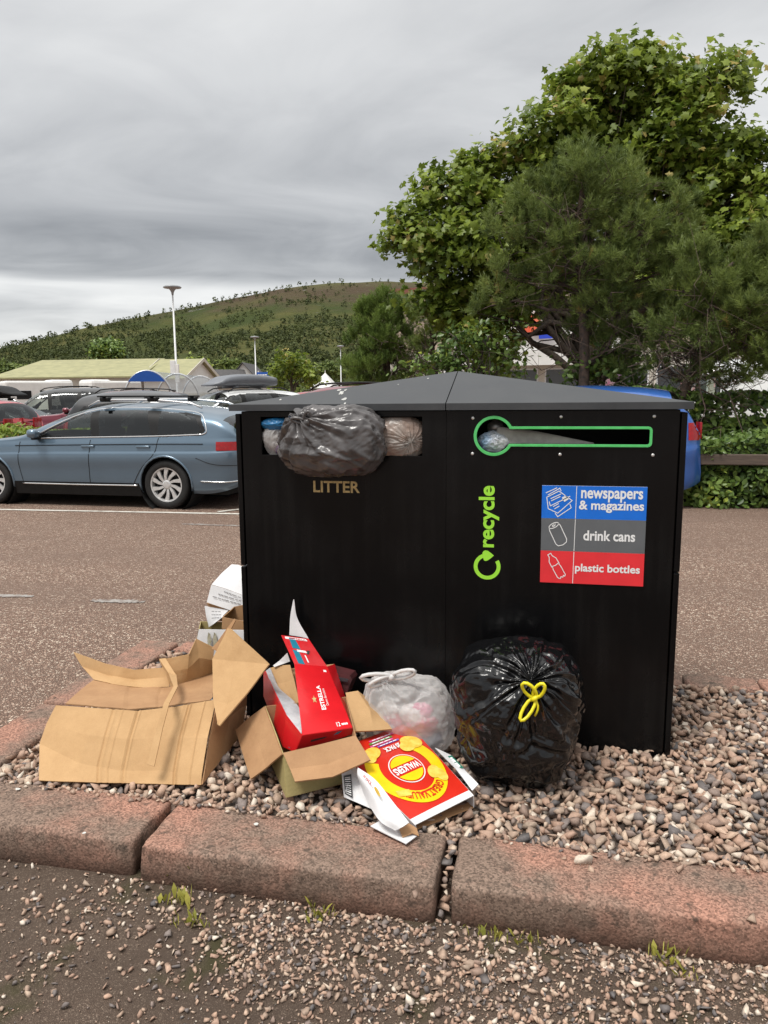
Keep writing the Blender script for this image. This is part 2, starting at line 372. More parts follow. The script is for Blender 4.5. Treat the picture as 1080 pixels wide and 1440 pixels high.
# ---- painted lines
M_paint = pm('worn_white_paint', (.62, .60, .54), .7, col2=(.30, .25, .21), scale=9, contrast=(.45, .7), bump=.3, bscale=90)
M_faded = pm('faded_paint', (.30, .28, .26), .75, col2=(.15, .11, .09), scale=14, contrast=(.42, .62), bump=.5, bscale=85)
def strip(name, a, b, wd, mat, z=.005, n=40, rag=0.0, taper=False):
    a, b = Vector(a), Vector(b); d = (b - a).normalized(); nn = Vector((-d.y, d.x, 0)); V = []
    for i in range(n + 1):
        t = i / n; p = a.lerp(b, t); k = (math.sin(math.pi * min(max(t, .03), .97)) ** .4) if taper else 1
        for s in (-1, 1):
            r = rag * (random.random() - .5); q = p + nn * (s * wd / 2 * k + r); V.append((q.x, q.y, z))
    o = link(name, np_mesh(name, V, [(2 * i, 2 * i + 2, 2 * i + 3, 2 * i + 1) for i in range(n)]), mat); return o
la, lb = G(0, 716.7), G(335, 723); dl = (lb - la).normalized()
tag(strip('parking_line', la - dl * 8, lb + dl * 1.2, .085, M_paint, rag=.012), kind='structure')
tag(strip('bay_divider_line', G(303, 721.5) + Vector((0, .07, 0)), G(350, 713) + Vector((.9, .9, 0)), .08, M_paint, z=.009, rag=.012), kind='structure')
tag(strip('faded_marking', G(-35, 838), G(47, 839), .075, M_faded, rag=.03, taper=True), kind='structure')
tag(strip('faded_marking', G(128, 845), G(203, 847), .085, M_faded, rag=.03, taper=True), kind='structure')
tag(strip('faded_marking', G(255, 737), G(345, 740), .06, M_faded, rag=.03, taper=True), kind='structure')

# ---- kerb
def kerbmat():
    ma = bpy.data.materials.new('red_kerb_concrete'); t, b, o = nodes(ma); L = t.links.new; N = t.nodes.new
    tcn = N('ShaderNodeTexCoord'); geo = N('ShaderNodeNewGeometry')
    n1 = N('ShaderNodeTexNoise'); n1.inputs['Scale'].default_value = 3.2; n1.inputs['Detail'].default_value = 6; n1.inputs['Roughness'].default_value = .6; L(geo.outputs['Position'], n1.inputs[0])
    r1 = N('ShaderNodeMapRange'); r1.inputs[1].default_value = .40; r1.inputs[2].default_value = .60; L(n1.outputs[0], r1.inputs[0])
    mx = N('ShaderNodeMix'); mx.data_type = 'RGBA'; setc(mx, 6, (.310, .165, .120)); setc(mx, 7, (.185, .130, .100)); L(r1.outputs[0], mx.inputs[0])
    v = N('ShaderNodeTexVoronoi'); v.inputs['Scale'].default_value = 190; L(geo.outputs['Position'], v.inputs[0]); sp = N('ShaderNodeSeparateColor'); L(v.outputs['Color'], sp.inputs[0])
    r2 = N('ShaderNodeMapRange'); r2.inputs[3].default_value = .52; r2.inputs[4].default_value = 1.5; L(sp.outputs[0], r2.inputs[0])
    hs = N('ShaderNodeHueSaturation'); L(mx.outputs[2], hs.inputs['Color']); L(r2.outputs[0], hs.inputs['Value'])
    n4 = N('ShaderNodeTexNoise'); n4.inputs['Scale'].default_value = 26; n4.inputs['Detail'].default_value = 4; L(geo.outputs['Position'], n4.inputs[0])
    r4 = N('ShaderNodeMapRange'); r4.inputs[1].default_value = .60; r4.inputs[2].default_value = .70; r4.inputs[4].default_value = .8; L(n4.outputs[0], r4.inputs[0])
    m4 = N('ShaderNodeMix'); m4.data_type = 'RGBA'; L(r4.outputs[0], m4.inputs[0]); L(hs.outputs[0], m4.inputs[6]); setc(m4, 7, (.075, .056, .044))
    # soil splashed low on the stone, deepened to paint in front-face shade
    sx = N('ShaderNodeSeparateXYZ'); L(geo.outputs['Position'], sx.inputs[0])
    n3 = N('ShaderNodeTexNoise'); n3.inputs['Scale'].default_value = 14; n3.inputs['Detail'].default_value = 5; L(geo.outputs['Position'], n3.inputs[0])
    ad = N('ShaderNodeMath'); ad.operation = 'MULTIPLY_ADD'; ad.inputs[1].default_value = -.12; L(n3.outputs[0], ad.inputs[0]); L(sx.outputs[2], ad.inputs[2])
    r3 = N('ShaderNodeMapRange'); r3.inputs[1].default_value = -.035; r3.inputs[2].default_value = .045; r3.inputs[3].default_value = .62; r3.inputs[4].default_value = 0; L(ad.outputs[0], r3.inputs[0])
    m3 = N('ShaderNodeMix'); m3.data_type = 'RGBA'; L(r3.outputs[0], m3.inputs[0]); L(m4.outputs[2], m3.inputs[6]); setc(m3, 7, (.085, .050, .036))
    L(m3.outputs[2], b.inputs['Base Color']); b.inputs['Roughness'].default_value = .85; b.inputs['Specular IOR Level'].default_value = .25
    nb = N('ShaderNodeTexNoise'); nb.inputs['Scale'].default_value = 130; nb.inputs['Detail'].default_value = 4; L(geo.outputs['Position'], nb.inputs[0])
    bp = N('ShaderNodeBump'); bp.inputs['Strength'].default_value = .75; bp.inputs['Distance'].default_value = .004; L(nb.outputs[0], bp.inputs['Height']); L(bp.outputs[0], b.inputs['Normal']); return ma
M_kerb = kerbmat()
kerb = bpy.data.objects.new('kerb', None); C.objects.link(kerb); tag(kerb, kind='structure')
def kerb_stone(x0, x1, y0, y1, h, seed, front=None, rz=0.0):
    """rough cast stone with worn, rounded arrises; 'front' side leans back a little"""
    Lx, Ly = x1 - x0, y1 - y0; nx = max(8, int(Lx / .03)); ny = max(8, int(Ly / .03)); nz = 6
    bm = bmesh.new(); bmesh.ops.create_cube(bm, size=1)
    for v in bm.verts: v.co = Vector((v.co.x * Lx, v.co.y * Ly, (v.co.z + .5) * (h + .06) - .06))
    te = [e for e in bm.edges if all(v.co.z > 0 for v in e.verts)] + [e for e in bm.edges if abs(e.verts[0].co.z - e.verts[1].co.z) > .05]
    bmesh.ops.bevel(bm, geom=te, offset=.017, segments=4, affect='EDGES', profile=.55)
    bm2 = bm
    for ax, n, l in ((0, nx, Lx), (1, ny, Ly)):
        for k in range(1, n):
            p = Vector((0, 0, 0)); p[ax] = -l / 2 + l * k / n; nrm = Vector((0, 0, 0)); nrm[ax] = 1
            bmesh.ops.bisect_plane(bm2, geom=bm2.verts[:] + bm2.edges[:] + bm2.faces[:], plane_co=p, plane_no=nrm)
    bmesh.ops.bisect_plane(bm2, geom=bm2.verts[:] + bm2.edges[:] + bm2.faces[:], plane_co=(0, 0, h * .45), plane_no=(0, 0, 1))
    co = np.array([v.co[:] for v in bm2.verts]); nn_ = fbm(co * 11 + seed * 7.7, seed, 4); n2_ = fbm(co * 3 + seed * 3.1, seed + 40, 2)
    n3_ = np.maximum(0, fbm(co * 21 + seed * 5.1, seed + 80, 2) - .24)
    bm2.normal_update()
    for v, a, b, c_ in zip(bm2.verts, nn_, n2_, n3_):
        v.co += v.normal * (.005 * a + .008 * b - .03 * c_)
        if front == 'y' and v.co.y < -Ly / 4: v.co.y += max(0, v.co.z) * .10
    me = bpy.data.meshes.new('kerb_stone'); bm2.to_mesh(me); bm2.free(); me.polygons.foreach_set('use_smooth', np.ones(len(me.polygons), bool))
    o = link('kerb_stone', me, M_kerb, kerb); o.location = ((x0 + x1) / 2, (y0 + y1) / 2, 0); o.rotation_euler = (0, 0, rz); return o
KH = .122
for i, (a, b, dy, rz) in enumerate(((-3.2, -2.235, .004, .01), (-2.22, -1.252, .006, .012), (-1.226, -.292, -.006, -.005), (-.248, .72, .002, .006), (.742, 1.72, .0, 0), (1.74, 2.7, 0, .004))):
    kerb_stone(a, b, 1.935 + dy, 2.205 + dy, KH, 11 + i, 'y', rz)
for i, (a, b, dx) in enumerate(((2.225, 2.86, .0), (2.885, 3.78, -.012))):
    kerb_stone(-2.255 + dx, -2.03 + dx, a, b, KH, 31 + i)
for i, (a, b) in enumerate(((-2.02, -1.3), (-1.28, -.36), (-.34, .655), (.668, 1.0), (1.012, 1.65), (1.67, 2.6))):
    kerb_stone(a, b, 3.66, 3.83, KH - .004, 41 + i)
kerb_stone(2.6, 2.8, 2.225, 3.83, KH, 61)

# ---- stones
def stonemat():
    ma = bpy.data.materials.new('crushed_stone'); t, b, o = nodes(ma); L = t.links.new; N = t.nodes.new
    at = N('ShaderNodeAttribute'); at.attribute_name = 'rnd'
    rp = N('ShaderNodeValToRGB'); e = rp.color_ramp.elements; e[0].color = (.11, .10, .098, 1); e[1].color = (.66, .58, .49, 1)
    for p, c in ((.12, (.20, .165, .15)), (.28, (.31, .20, .145)), (.45, (.40, .26, .19)), (.6, (.33, .25, .19)), (.74, (.46, .30, .215)), (.88, (.50, .385, .29))): e.new(p).color = (*c, 1)
    rp.color_ramp.interpolation = 'LINEAR'
    L(at.outputs['Fac'], rp.inputs[0])
    geo = N('ShaderNodeNewGeometry'); n = N('ShaderNodeTexNoise'); n.inputs['Scale'].default_value = 140; n.inputs['Detail'].default_value = 4; L(geo.outputs['Position'], n.inputs[0])
    mr = N('ShaderNodeMapRange'); mr.inputs[3].default_value = .6; mr.inputs[4].default_value = 1.4; L(n.outputs[0], mr.inputs[0])
    hs = N('ShaderNodeHueSaturation'); L(rp.outputs[0], hs.inputs['Color']); L(mr.outputs[0], hs.inputs['Value']); L(hs.outputs[0], b.inputs['Base Color'])
    b.inputs['Roughness'].default_value = .75; bp = N('ShaderNodeBump'); bp.inputs['Strength'].default_value = .4; bp.inputs['Distance'].default_value = .002; L(n.outputs[0], bp.inputs['Height']); L(bp.outputs[0], b.inputs['Normal']); return ma
M_stone = stonemat()
def rock_hull(seed):
    r = np.random.default_rng(seed); P = r.normal(size=(9, 3)); P /= np.linalg.norm(P, axis=1, keepdims=True) ** .9; P = np.sign(P) * np.abs(P) ** .75; P *= r.uniform(.8, 1.1, (9, 1)); P *= np.array([1.30, .95, .70])
    bm = bmesh.new()
    for p in P: bm.verts.new(p)
    res = bmesh.ops.convex_hull(bm, input=bm.verts[:])
    bmesh.ops.delete(bm, geom=[v for v in bm.verts if not v.link_faces], context='VERTS')
    bmesh.ops.triangulate(bm, faces=bm.faces[:]); bm.verts.index_update()
    V = np.array([v.co[:] for v in bm.verts]); F = np.array([[v.index for v in f.verts] for f in bm.faces]); bm.free(); return V, F
ROCKS = [rock_hull(100 + i) for i in range(14)]
def rand_rot(n, r):
    q = r.normal(size=(n, 4)); q /= np.linalg.norm(q, axis=1, keepdims=True); a, b, c, d = q.T
    return np.stack([np.stack([1 - 2 * (c * c + d * d), 2 * (b * c - a * d), 2 * (b * d + a * c)], -1), np.stack([2 * (b * c + a * d), 1 - 2 * (b * b + d * d), 2 * (c * d - a * b)], -1), np.stack([2 * (b * d - a * c), 2 * (c * d + a * b), 1 - 2 * (b * b + c * c)], -1)], 1)
def rock_cloud(name, P, S, r, parent=None):
    Vs = []; Fs = []; At = []; base = 0; which = r.integers(0, len(ROCKS), len(P)); rot = rand_rot(len(P), r); col = r.random(len(P))
    for k, (V, F) in enumerate(ROCKS):
        idx = np.where(which == k)[0]
        if not len(idx): continue
        W = np.einsum('nij,vj->nvi', rot[idx], V) * S[idx, None, None]
        W[:, :, 2] *= .85; W += P[idx, None, :]
        n, v, _ = W.shape
        Fs.append((F[None] + (np.arange(n) * v)[:, None, None] + base).reshape(-1, 3)); Vs.append(W.reshape(-1, 3)); At.append(np.repeat(col[idx], len(F))); base += n * v
    o = link(name, np_mesh(name, np.vstack(Vs), np.vstack(Fs), False, np.concatenate(At)), M_stone, parent); return o
ROCK_ME = []
for i in range(24):
    V, F = ROCKS[i % 14]; ROCK_ME.append(np_mesh('stone', V * np.array([1, 1, .85]), F, False, np.full(len(F), (i * .618) % 1)))
    ROCK_ME[-1].materials.append(M_stone)
def single_stone(p, s, parent, i):
    o = bpy.data.objects.new('stone', ROCK_ME[i % 24]); C.objects.link(o); o.parent = parent
    o.location = p; o.scale = (s, s, s); o.rotation_euler = (random.uniform(-.5, .5) , random.uniform(-.5, .5), random.uniform(0, 6.3)); return o

bed = link('gravel_bed', np_mesh('gravel_bed', [(-2.05, 2.19, .088), (2.6, 2.19, .088), (2.6, 3.68, .088), (-2.05, 3.68, .088)], [(0, 1, 2, 3)]), pm('gravel_base', (.060, .042, .032), .9, col2=(.035, .026, .020), scale=30))  # base colour kept dark so the gaps between stones are dark
tag(bed, kind='structure')
def bed_points(sp, z0, r, keep=1.0):
    xs = np.arange(-2.02, 1.75, sp); ys = np.arange(2.19, 3.67, sp); X, Y = np.meshgrid(xs, ys); P = np.stack([X.ravel(), Y.ravel()], 1) + r.uniform(-sp * .5, sp * .5, (X.size, 2))
    k = r.random(len(P)) < keep; P = P[k]
    inb = (P[:, 0] > -1.26) & (P[:, 0] < .47) & (P[:, 1] > 2.96) & (P[:, 1] < 3.62); P = P[~inb]
    P = P[(P[:, 1] > 2.205) & (P[:, 0] > -2.03)]
    z = z0 + .016 * fbm(np.c_[P * 3.3, P[:, 0] * 0], 9, 3) + r.uniform(-.003, .004, len(P)); return np.c_[P, z]
B1 = bed_points(.028, .092, rng); S1 = rng.uniform(.015, .021, len(B1))
B2 = bed_points(.030, .110, rng, .80); S2 = rng.uniform(.011, .025, len(B2))
# strewn over the inner edge of the front kerb
nE = 260; E_ = np.c_[rng.uniform(-2.0, 1.6, nE), 2.205 - np.abs(rng.normal(0, .018, nE)), np.full(nE, .124)]; SE = rng.uniform(.006, .013, nE); E_[:, 2] += SE * .35
PB = np.vstack([B1, B2]); SB = np.concatenate([S1, S2])
score = np.where(np.arange(len(PB)) >= len(B1), SB / np.hypot(PB[:, 0], PB[:, 1]), 0)
score *= ((PB[:, 0] > -.25) | ((PB[:, 1] < 2.28) & (PB[:, 0] > -1.9))) & (PB[:, 0] < .9) & ~((PB[:, 1] > 2.44) & (PB[:, 0] < .1))
pick = np.argsort(-score)[:300]; rest = np.ones(len(PB), bool); rest[pick] = False
tag(rock_cloud('gravel', np.vstack([PB[rest], E_]), np.concatenate([SB[rest], SE]), rng, bed), kind='stuff')
for i, k in enumerate(pick): single_stone(PB[k], SB[k] * 1.02, bed, i)

# loose grit and pebbles on the dirt strip
n = 36000; Q = np.c_[rng.uniform(-1.9, 1.25, n), rng.uniform(.75, 1.945, n)]
dens = .42 + .95 * fbm(np.c_[Q * 2.2, Q[:, 0] * 0], 21, 4) + .42 * np.clip((Q[:, 0] + .75) * 1.2, -1.0, .7) + .22 * np.clip((Q[:, 1] - 1.6) * 2, -.4, 1)
Q = Q[rng.random(n) < dens]; SQ = .0020 + .0085 * rng.random(len(Q)) ** 2.0
Z = .008 + .006 * fbm(np.c_[Q * 2.1, Q[:, 0] * 0], 3)
tag(rock_cloud('grit', np.c_[Q, np.maximum(Z, .006) + SQ * .3], SQ, rng, dirt), kind='stuff')
for i in range(230):
    for _ in range(30):
        x, y = random.uniform(-1.45, .85), random.uniform(1.2, 1.93)
        d_ = .3 + .5 * min(max(x + .75, -.55), .6) + .45 * max(0, (y - 1.6) * 3)
        if random.random() < d_: break
    s = random.uniform(.0085, .0135) * (1.4 if random.random() < .2 else 1)
    single_stone((x, y, .009 + s * .45), s, dirt, i)
for i in range(16):                               # pebbles jammed in the open joint
    s = random.uniform(.011, .017); single_stone((-.27 + random.uniform(-.006, .006), 1.95 + i * .0165, min(.10, .02 + i * .009) + .012), s, kerb, i + 5)
for i, (x, y) in enumerate(((583, 1259), (635, 1199), (820, 1213), (831, 1223), (1057, 1293), (957, 1222), (791, 1207))):
    p = G(x, y, KH + .004); s = (.012, .012, .024, .012, .015, .017, .011)[i]
    o = single_stone((p.x, p.y, KH + s * .5), s, None, i * 3 + 2)
    tag(o, ('small pinkish pebble on the middle of the right kerb stone', 'pebble at the inner edge of the right kerb stone, next to the gap', 'largest pebble on the kerb, below the black sack', 'small pebble just below the largest one on the kerb', 'grey pebble on the outer edge of the kerb at far right', 'pebble at the inner edge of the kerb at right', 'small pebble just left of the largest one on the kerb')[i], 'stone', 'loose pebbles lying on the front kerb')

M_drop0 = pm('white_dropping', (.62, .62, .58), .8, col2=(.4, .4, .38), scale=80)
for x, y in ((360, 1160), (25, 1110), (118, 1172)):
    p = G(x, y, KH + .006); rr = random.uniform(.006, .010)
    link('bird_dropping', np_mesh('bird_dropping', [(p.x + rr * random.uniform(.6, 1.3) * math.cos(k / 9 * 6.283), p.y + rr * random.uniform(.6, 1.3) * math.sin(k / 9 * 6.283), KH + .0085) for k in range(9)], [tuple(range(9))]), M_drop0, kerb)

# ---- hill
crest = [(-2600, 548), (-1500, 545), (-600, 523), (-250, 503), (0, 487), (60, 476), (130, 459), (200, 447), (260, 436), (330, 423), (400, 409), (470, 403), (540, 401), (600, 402), (700, 408), (850, 430), (1000, 458), (1300, 502), (1800, 532), (3000, 548)]
def crest_h(pxs, D): return CAMH + np.interp(pxs, [c[0] for c in crest], [max(0, 557 - c[1]) for c in crest]) / FPX * D
NA, ND = 420, 90
pxs = np.linspace(-2200, 2600, NA); ts = np.linspace(0, 1.5, ND)
azs = np.arctan((pxs - 540) / FPX)                # angle right of the view axis
DF, DC = 330.0, 880.0
def hill_z(px_, D):
    px_ = np.asarray(px_); D = np.asarray(D); t = (D - DF) / (DC - DF)
    prof = np.where(t <= 1, np.clip(t, 0, 1) ** 1.15 * (1 - .10 * np.sin(np.pi * np.clip(t, 0, 1))), 1 - .25 * (t - 1))
    az = np.arctan((px_ - 540) / FPX)
    cosf = np.cos(az)                             # pixel height refers to depth along the axis
    h = (crest_h(px_, DC * cosf) - 1.0) * prof
    q = np.stack([az * 14, D / 120, D * 0], -1).reshape(-1, 3)
    nz = fbm(q, 61, 4).reshape(h.shape) * 7 * np.clip(t * 3, 0, 1) * (1 - .75 * np.exp(-((t - 1) / .12) ** 2)) * np.clip(h / 40, 0, 1)
    return h + nz - 1.2
def hill_xy(px_, D):
    az = np.arctan((np.asarray(px_) - 540) / FPX); th = YAW - az
    return -np.sin(th) * D, np.cos(th) * D
A_, T_ = np.meshgrid(pxs, DF + ts * (DC - DF), indexing='ij'); hx, hy = hill_xy(A_, T_); hz = hill_z(A_, T_)
ii = np.arange((NA - 1) * (ND - 1)); a_ = (ii // (ND - 1)) * ND + ii % (ND - 1)
def hillmat():
    ma = bpy.data.materials.new('moor'); t, b, o = nodes(ma); L = t.links.new; N = t.nodes.new
    geo = N('ShaderNodeNewGeometry'); sx = N('ShaderNodeSeparateXYZ'); L(geo.outputs['Position'], sx.inputs[0])
    def no(s, d): 
        n = N('ShaderNodeTexNoise'); n.inputs['Scale'].default_value = s; n.inputs['Detail'].default_value = d; n.inputs['Roughness'].default_value = .65; L(geo.outputs['Position'], n.inputs[0]); return n.outputs[0]
    def mr(s, a, b_):
        n = N('ShaderNodeMapRange'); n.inputs[1].default_value = a; n.inputs[2].default_value = b_; L(s, n.inputs[0]); return n.outputs[0]
    def mix(f, a, c):
        n = N('ShaderNodeMix'); n.data_type = 'RGBA'; L(f, n.inputs[0])
        (L(a, n.inputs[6]) if not isinstance(a, tuple) else setc(n, 6, a)); setc(n, 7, c); return n.outputs[2]
    c = mix(mr(no(.012, 5), .42, .6), (.045, .060, .018), (.090, .088, .030))
    ht = N('ShaderNodeMath'); ht.operation = 'MULTIPLY_ADD'; ht.inputs[1].default_value = 90; L(no(.02, 5), ht.inputs[0]); L(sx.outputs[2], ht.inputs[2])
    c = mix(mr(ht.outputs[0], 122, 158), c, (.075, .056, .036))       # heather on the upper slopes
    ht2 = N('ShaderNodeMath'); ht2.operation = 'MULTIPLY_ADD'; ht2.inputs[1].default_value = 40; L(no(.015, 4), ht2.inputs[0]); L(sx.outputs[2], ht2.inputs[2])
    c = mix(mr(ht2.outputs[0], 134, 146), c, (.092, .090, .040))      # grass on the summit
    c = mix(mr(no(.05, 6), .67, .71), c, (.17, .165, .15))           # outcrops
    L(c, b.inputs['Base Color']); b.inputs['Roughness'].default_value = .95; b.inputs['Specular IOR Level'].default_value = .1
    bp = N('ShaderNodeBump'); bp.inputs['Strength'].default_value = 1.0; bp.inputs['Distance'].default_value = 5; L(no(.12, 5), bp.inputs['Height']); L(bp.outputs[0], b.inputs['Normal']); return ma
hill = link('hill', np_mesh('hill', np.stack([hx, hy, hz], -1).reshape(-1, 3), np.stack([a_, a_ + ND, a_ + ND + 1, a_ + 1], 1), True), hillmat()); tag(hill, kind='structure')

# ------------------------------------------------------------------ foliage generators
def leaf_cloud(name, P, Nrm, S, mat, parent, shape, r, tilt=.6, attr=None, fold=.25):
    """P leaf positions, Nrm preferred facing; shape = flat outline (k,2) fan around vertex 0"""
    n = len(P); K = np.array(shape, float); k = len(K)
    a = Nrm + r.normal(0, tilt, (n, 3)); a /= np.linalg.norm(a, axis=1, keepdims=True)
    t = r.normal(size=(n, 3)); t -= a * (t * a).sum(1, keepdims=True); t /= np.linalg.norm(t, axis=1, keepdims=True); b = np.cross(a, t)
    W = P[:, None, :] + S[:, None, None] * (K[None, :, 0, None] * t[:, None] + K[None, :, 1, None] * b[:, None] - fold * np.abs(K[None, :, 0, None]) * a[:, None])
    F = np.array([(0, i, i + 1) for i in range(1, k - 1)] + [(0, k - 1, 1)])
    FF = (F[None] + (np.arange(n) * k)[:, None, None]).reshape(-1, 3); at = r.random(n) if attr is None else attr
    return link(name, np_mesh(name, W.reshape(-1, 3), FF, False, np.repeat(at, len(F))), mat, parent)
MAPLE = [(0, .05), (0, -.42), (.34, -.30), (.24, -.06), (.52, .10), (.22, .24), (0, .6), (-.22, .24), (-.52, .10), (-.24, -.06), (-.34, -.30)]
OVAL = [(0, 0), (0, -.5), (.27, -.15), (.24, .2), (0, .55), (-.24, .2), (-.27, -.15)]
RHOMB = [(0, 0), (0, -.5), (.3, 0), (0, .5), (-.3, 0)]
def clump_points(lobes, per, r, sub=.30, sq=.85, shell=.5, nsub=None):
    """lobes: (centre, radius); leaves sit in many small sprays spread over and through each lobe"""
    P = []; N_ = []; A = []
    for c, rad in lobes:
        c = np.array(c); ns = max(7, int((nsub or 26) * (rad / 1.0) ** 2))
        d = r.normal(size=(ns, 3)); d /= np.linalg.norm(d, axis=1, keepdims=True)
        cc = c + d * rad * (r.uniform(shell, 1.0, (ns, 1))) * np.array([1, 1, sq])
        for q, dd in zip(cc, d):
            m_ = max(3, int(per * r.uniform(.6, 1.4))); l = r.normal(0, 1, (m_, 3)) * sub * np.array([.55, .55, .34]) * r.uniform(.7, 1.35)
            P.append(q + l); N_.append(np.tile(dd * .5 + np.array([0, -.15, .75]), (m_, 1))); A.append(np.clip(r.uniform(.1, .9) + r.normal(0, .17, m_), 0, 1))
    return np.vstack(P), np.vstack(N_), np.concatenate(A)
M_bark = pm('bark', (.10, .075, .055), .9, col2=(.045, .036, .030), scale=18, bump=.8, bscale=40, bdist=.01)
M_pbark = pm('pine_bark', (.13, .085, .062), .9, col2=(.05, .04, .034), scale=22, bump=.8, bscale=40, bdist=.01)
def limb_path(a, b, r, n=7, wob=.12):
    a, b = np.array(a), np.array(b); L_ = np.linalg.norm(b - a); pts = []
    for i in range(n):
        t = i / (n - 1); p = a + (b - a) * t; p = p + r.normal(0, 1, 3) * wob * L_ * .12 * math.sin(math.pi * t); p[2] += .10 * L_ * math.sin(math.pi * t) * .5; pts.append(p)
    return pts
def tree_wood(name, base, fork, lobes, r, r0=.14, mat=None, parent=None, twigs=5):
    mb = MB(); base = np.array(base); fork = np.array(fork); pts = limb_path(base, fork, r, 8, .25)
    mb.tube(pts, [r0 * (1.25 if i == 0 else 1 - .35 * i / 7) for i in range(8)], 10)
    for c, rad in lobes:
        c = np.array(c); s = pts[r.integers(4, 8)]; lp = limb_path(s, c, r, 7, .4); mb.tube(lp, [r0 * .42 * (1 - .8 * i / 6) + .008 for i in range(7)], 6)
        for k in range(twigs):
            d = r.normal(size=3); d /= np.linalg.norm(d); e = c + d * rad * .9; st = lp[r.integers(2, 7)]; tp = limb_path(st, e, r, 5, .4); mb.tube(tp, [.016 * (1 - .75 * i / 4) + .003 for i in range(5)], 4, False)
    return mb.build(name, mat or M_bark, parent, True)
def pine_shoots(name, P, D, L_, mat, parent, r, needles=26, nl=.075, wdt=.0085, attr=None):
    """bottle-brush shoots: needles set round a short twig at P along D"""
    n = len(P); D = D / np.linalg.norm(D, axis=1, keepdims=True); t = np.cross(D, r.normal(size=(n, 3))); t /= np.linalg.norm(t, axis=1, keepdims=True); b = np.cross(D, t)
    s = r.random((n, needles)) ** .8; ph = r.random((n, needles)) * 2 * np.pi
    rad = np.cos(ph)[..., None] * t[:, None] + np.sin(ph)[..., None] * b[:, None]
    base = P[:, None] + D[:, None] * (s * L_[:, None])[..., None]
    dr = rad * .75 + D[:, None] * (.55 + .5 * s[..., None]); dr /= np.linalg.norm(dr, axis=2, keepdims=True)
    ln = nl * r.uniform(.7, 1.25, (n, needles, 1)); tip = base + dr * ln; sd_ = np.cross(dr, r.normal(size=dr.shape)); sd_ /= np.linalg.norm(sd_, axis=2, keepdims=True)
    V = np.stack([base - sd_ * wdt / 2, base + sd_ * wdt / 2, tip + sd_ * wdt * .22], 2).reshape(-1, 3); F = np.arange(len(V)).reshape(-1, 3)
    at = r.random(n) if attr is None else attr
    return link(name, np_mesh(name, V, F, False, np.repeat(at, needles)), mat, parent)

# ---- the wood on the hillside: a far-off mass
r = np.random.default_rng(5); n = 30000
wp = r.uniform(-420, 1350, n); wt = r.uniform(0.02, 1.0, n) ** .9; wd = DF + wt * (DC - DF); wz = hill_z(wp, wd)
az = np.arctan((wp - 540) / FPX); msk = fbm(np.stack([az * 26, wd / 70, wd * 0], 1), 77, 4) + .40 - 1.15 * np.clip(wt - .52, 0, 1)
left = np.clip((330 - wp) / 300, 0, 1); msk += left * .55 * (wt > .55)
keep = r.random(n) < np.clip(msk * 1.7, .015, .95); wp, wd, wz, wt = wp[keep], wd[keep], wz[keep], wt[keep]
# and the line of pines along the skyline
ns = 230; sp_ = np.concatenate([r.uniform(-350, 400, ns - 30), r.uniform(400, 640, 30)]); wp = np.r_[wp, sp_]; wd = np.r_[wd, DC - r.uniform(0, 30, ns)]; wz = np.r_[wz, hill_z(sp_, wd[-ns:])]; wt = np.r_[wt, np.ones(ns)]
wx, wy = hill_xy(wp, wd); hgt = r.uniform(2.6, 6.2, len(wp)) * (1 - .30 * np.clip(wt, 0, 1)); hgt[-ns:] = r.uniform(2.0, 6.5, ns)
K = 16; d = r.normal(size=(len(wp), K, 3)); d /= np.linalg.norm(d, axis=2, keepdims=True); d *= r.uniform(.55, 1.0, (len(wp), K, 1))
cP = np.stack([wx, wy, wz + hgt * .5], 1)[:, None] + d * np.stack([hgt * .42, hgt * .42, hgt * .52], 1)[:, None]
toneW = np.clip(r.random(len(wp)) * .75 + .1, 0, 1)
Pw = cP.reshape(-1, 3); Sw = np.repeat(hgt * .42, K) * r.uniform(.7, 1.3, len(Pw))
hw = leaf_cloud('hillside_wood', Pw, np.tile([0, -.2, .7], (len(Pw), 1)), Sw, leafmat('far_wood', (.036, .050, .016), (.105, .125, .036), trans=.15, rough=.8), None, RHOMB, r, .8, np.repeat(toneW, K))
tag(hw, 'dark green wood and scrub covering the distant hillside', 'woodland', kind='stuff')
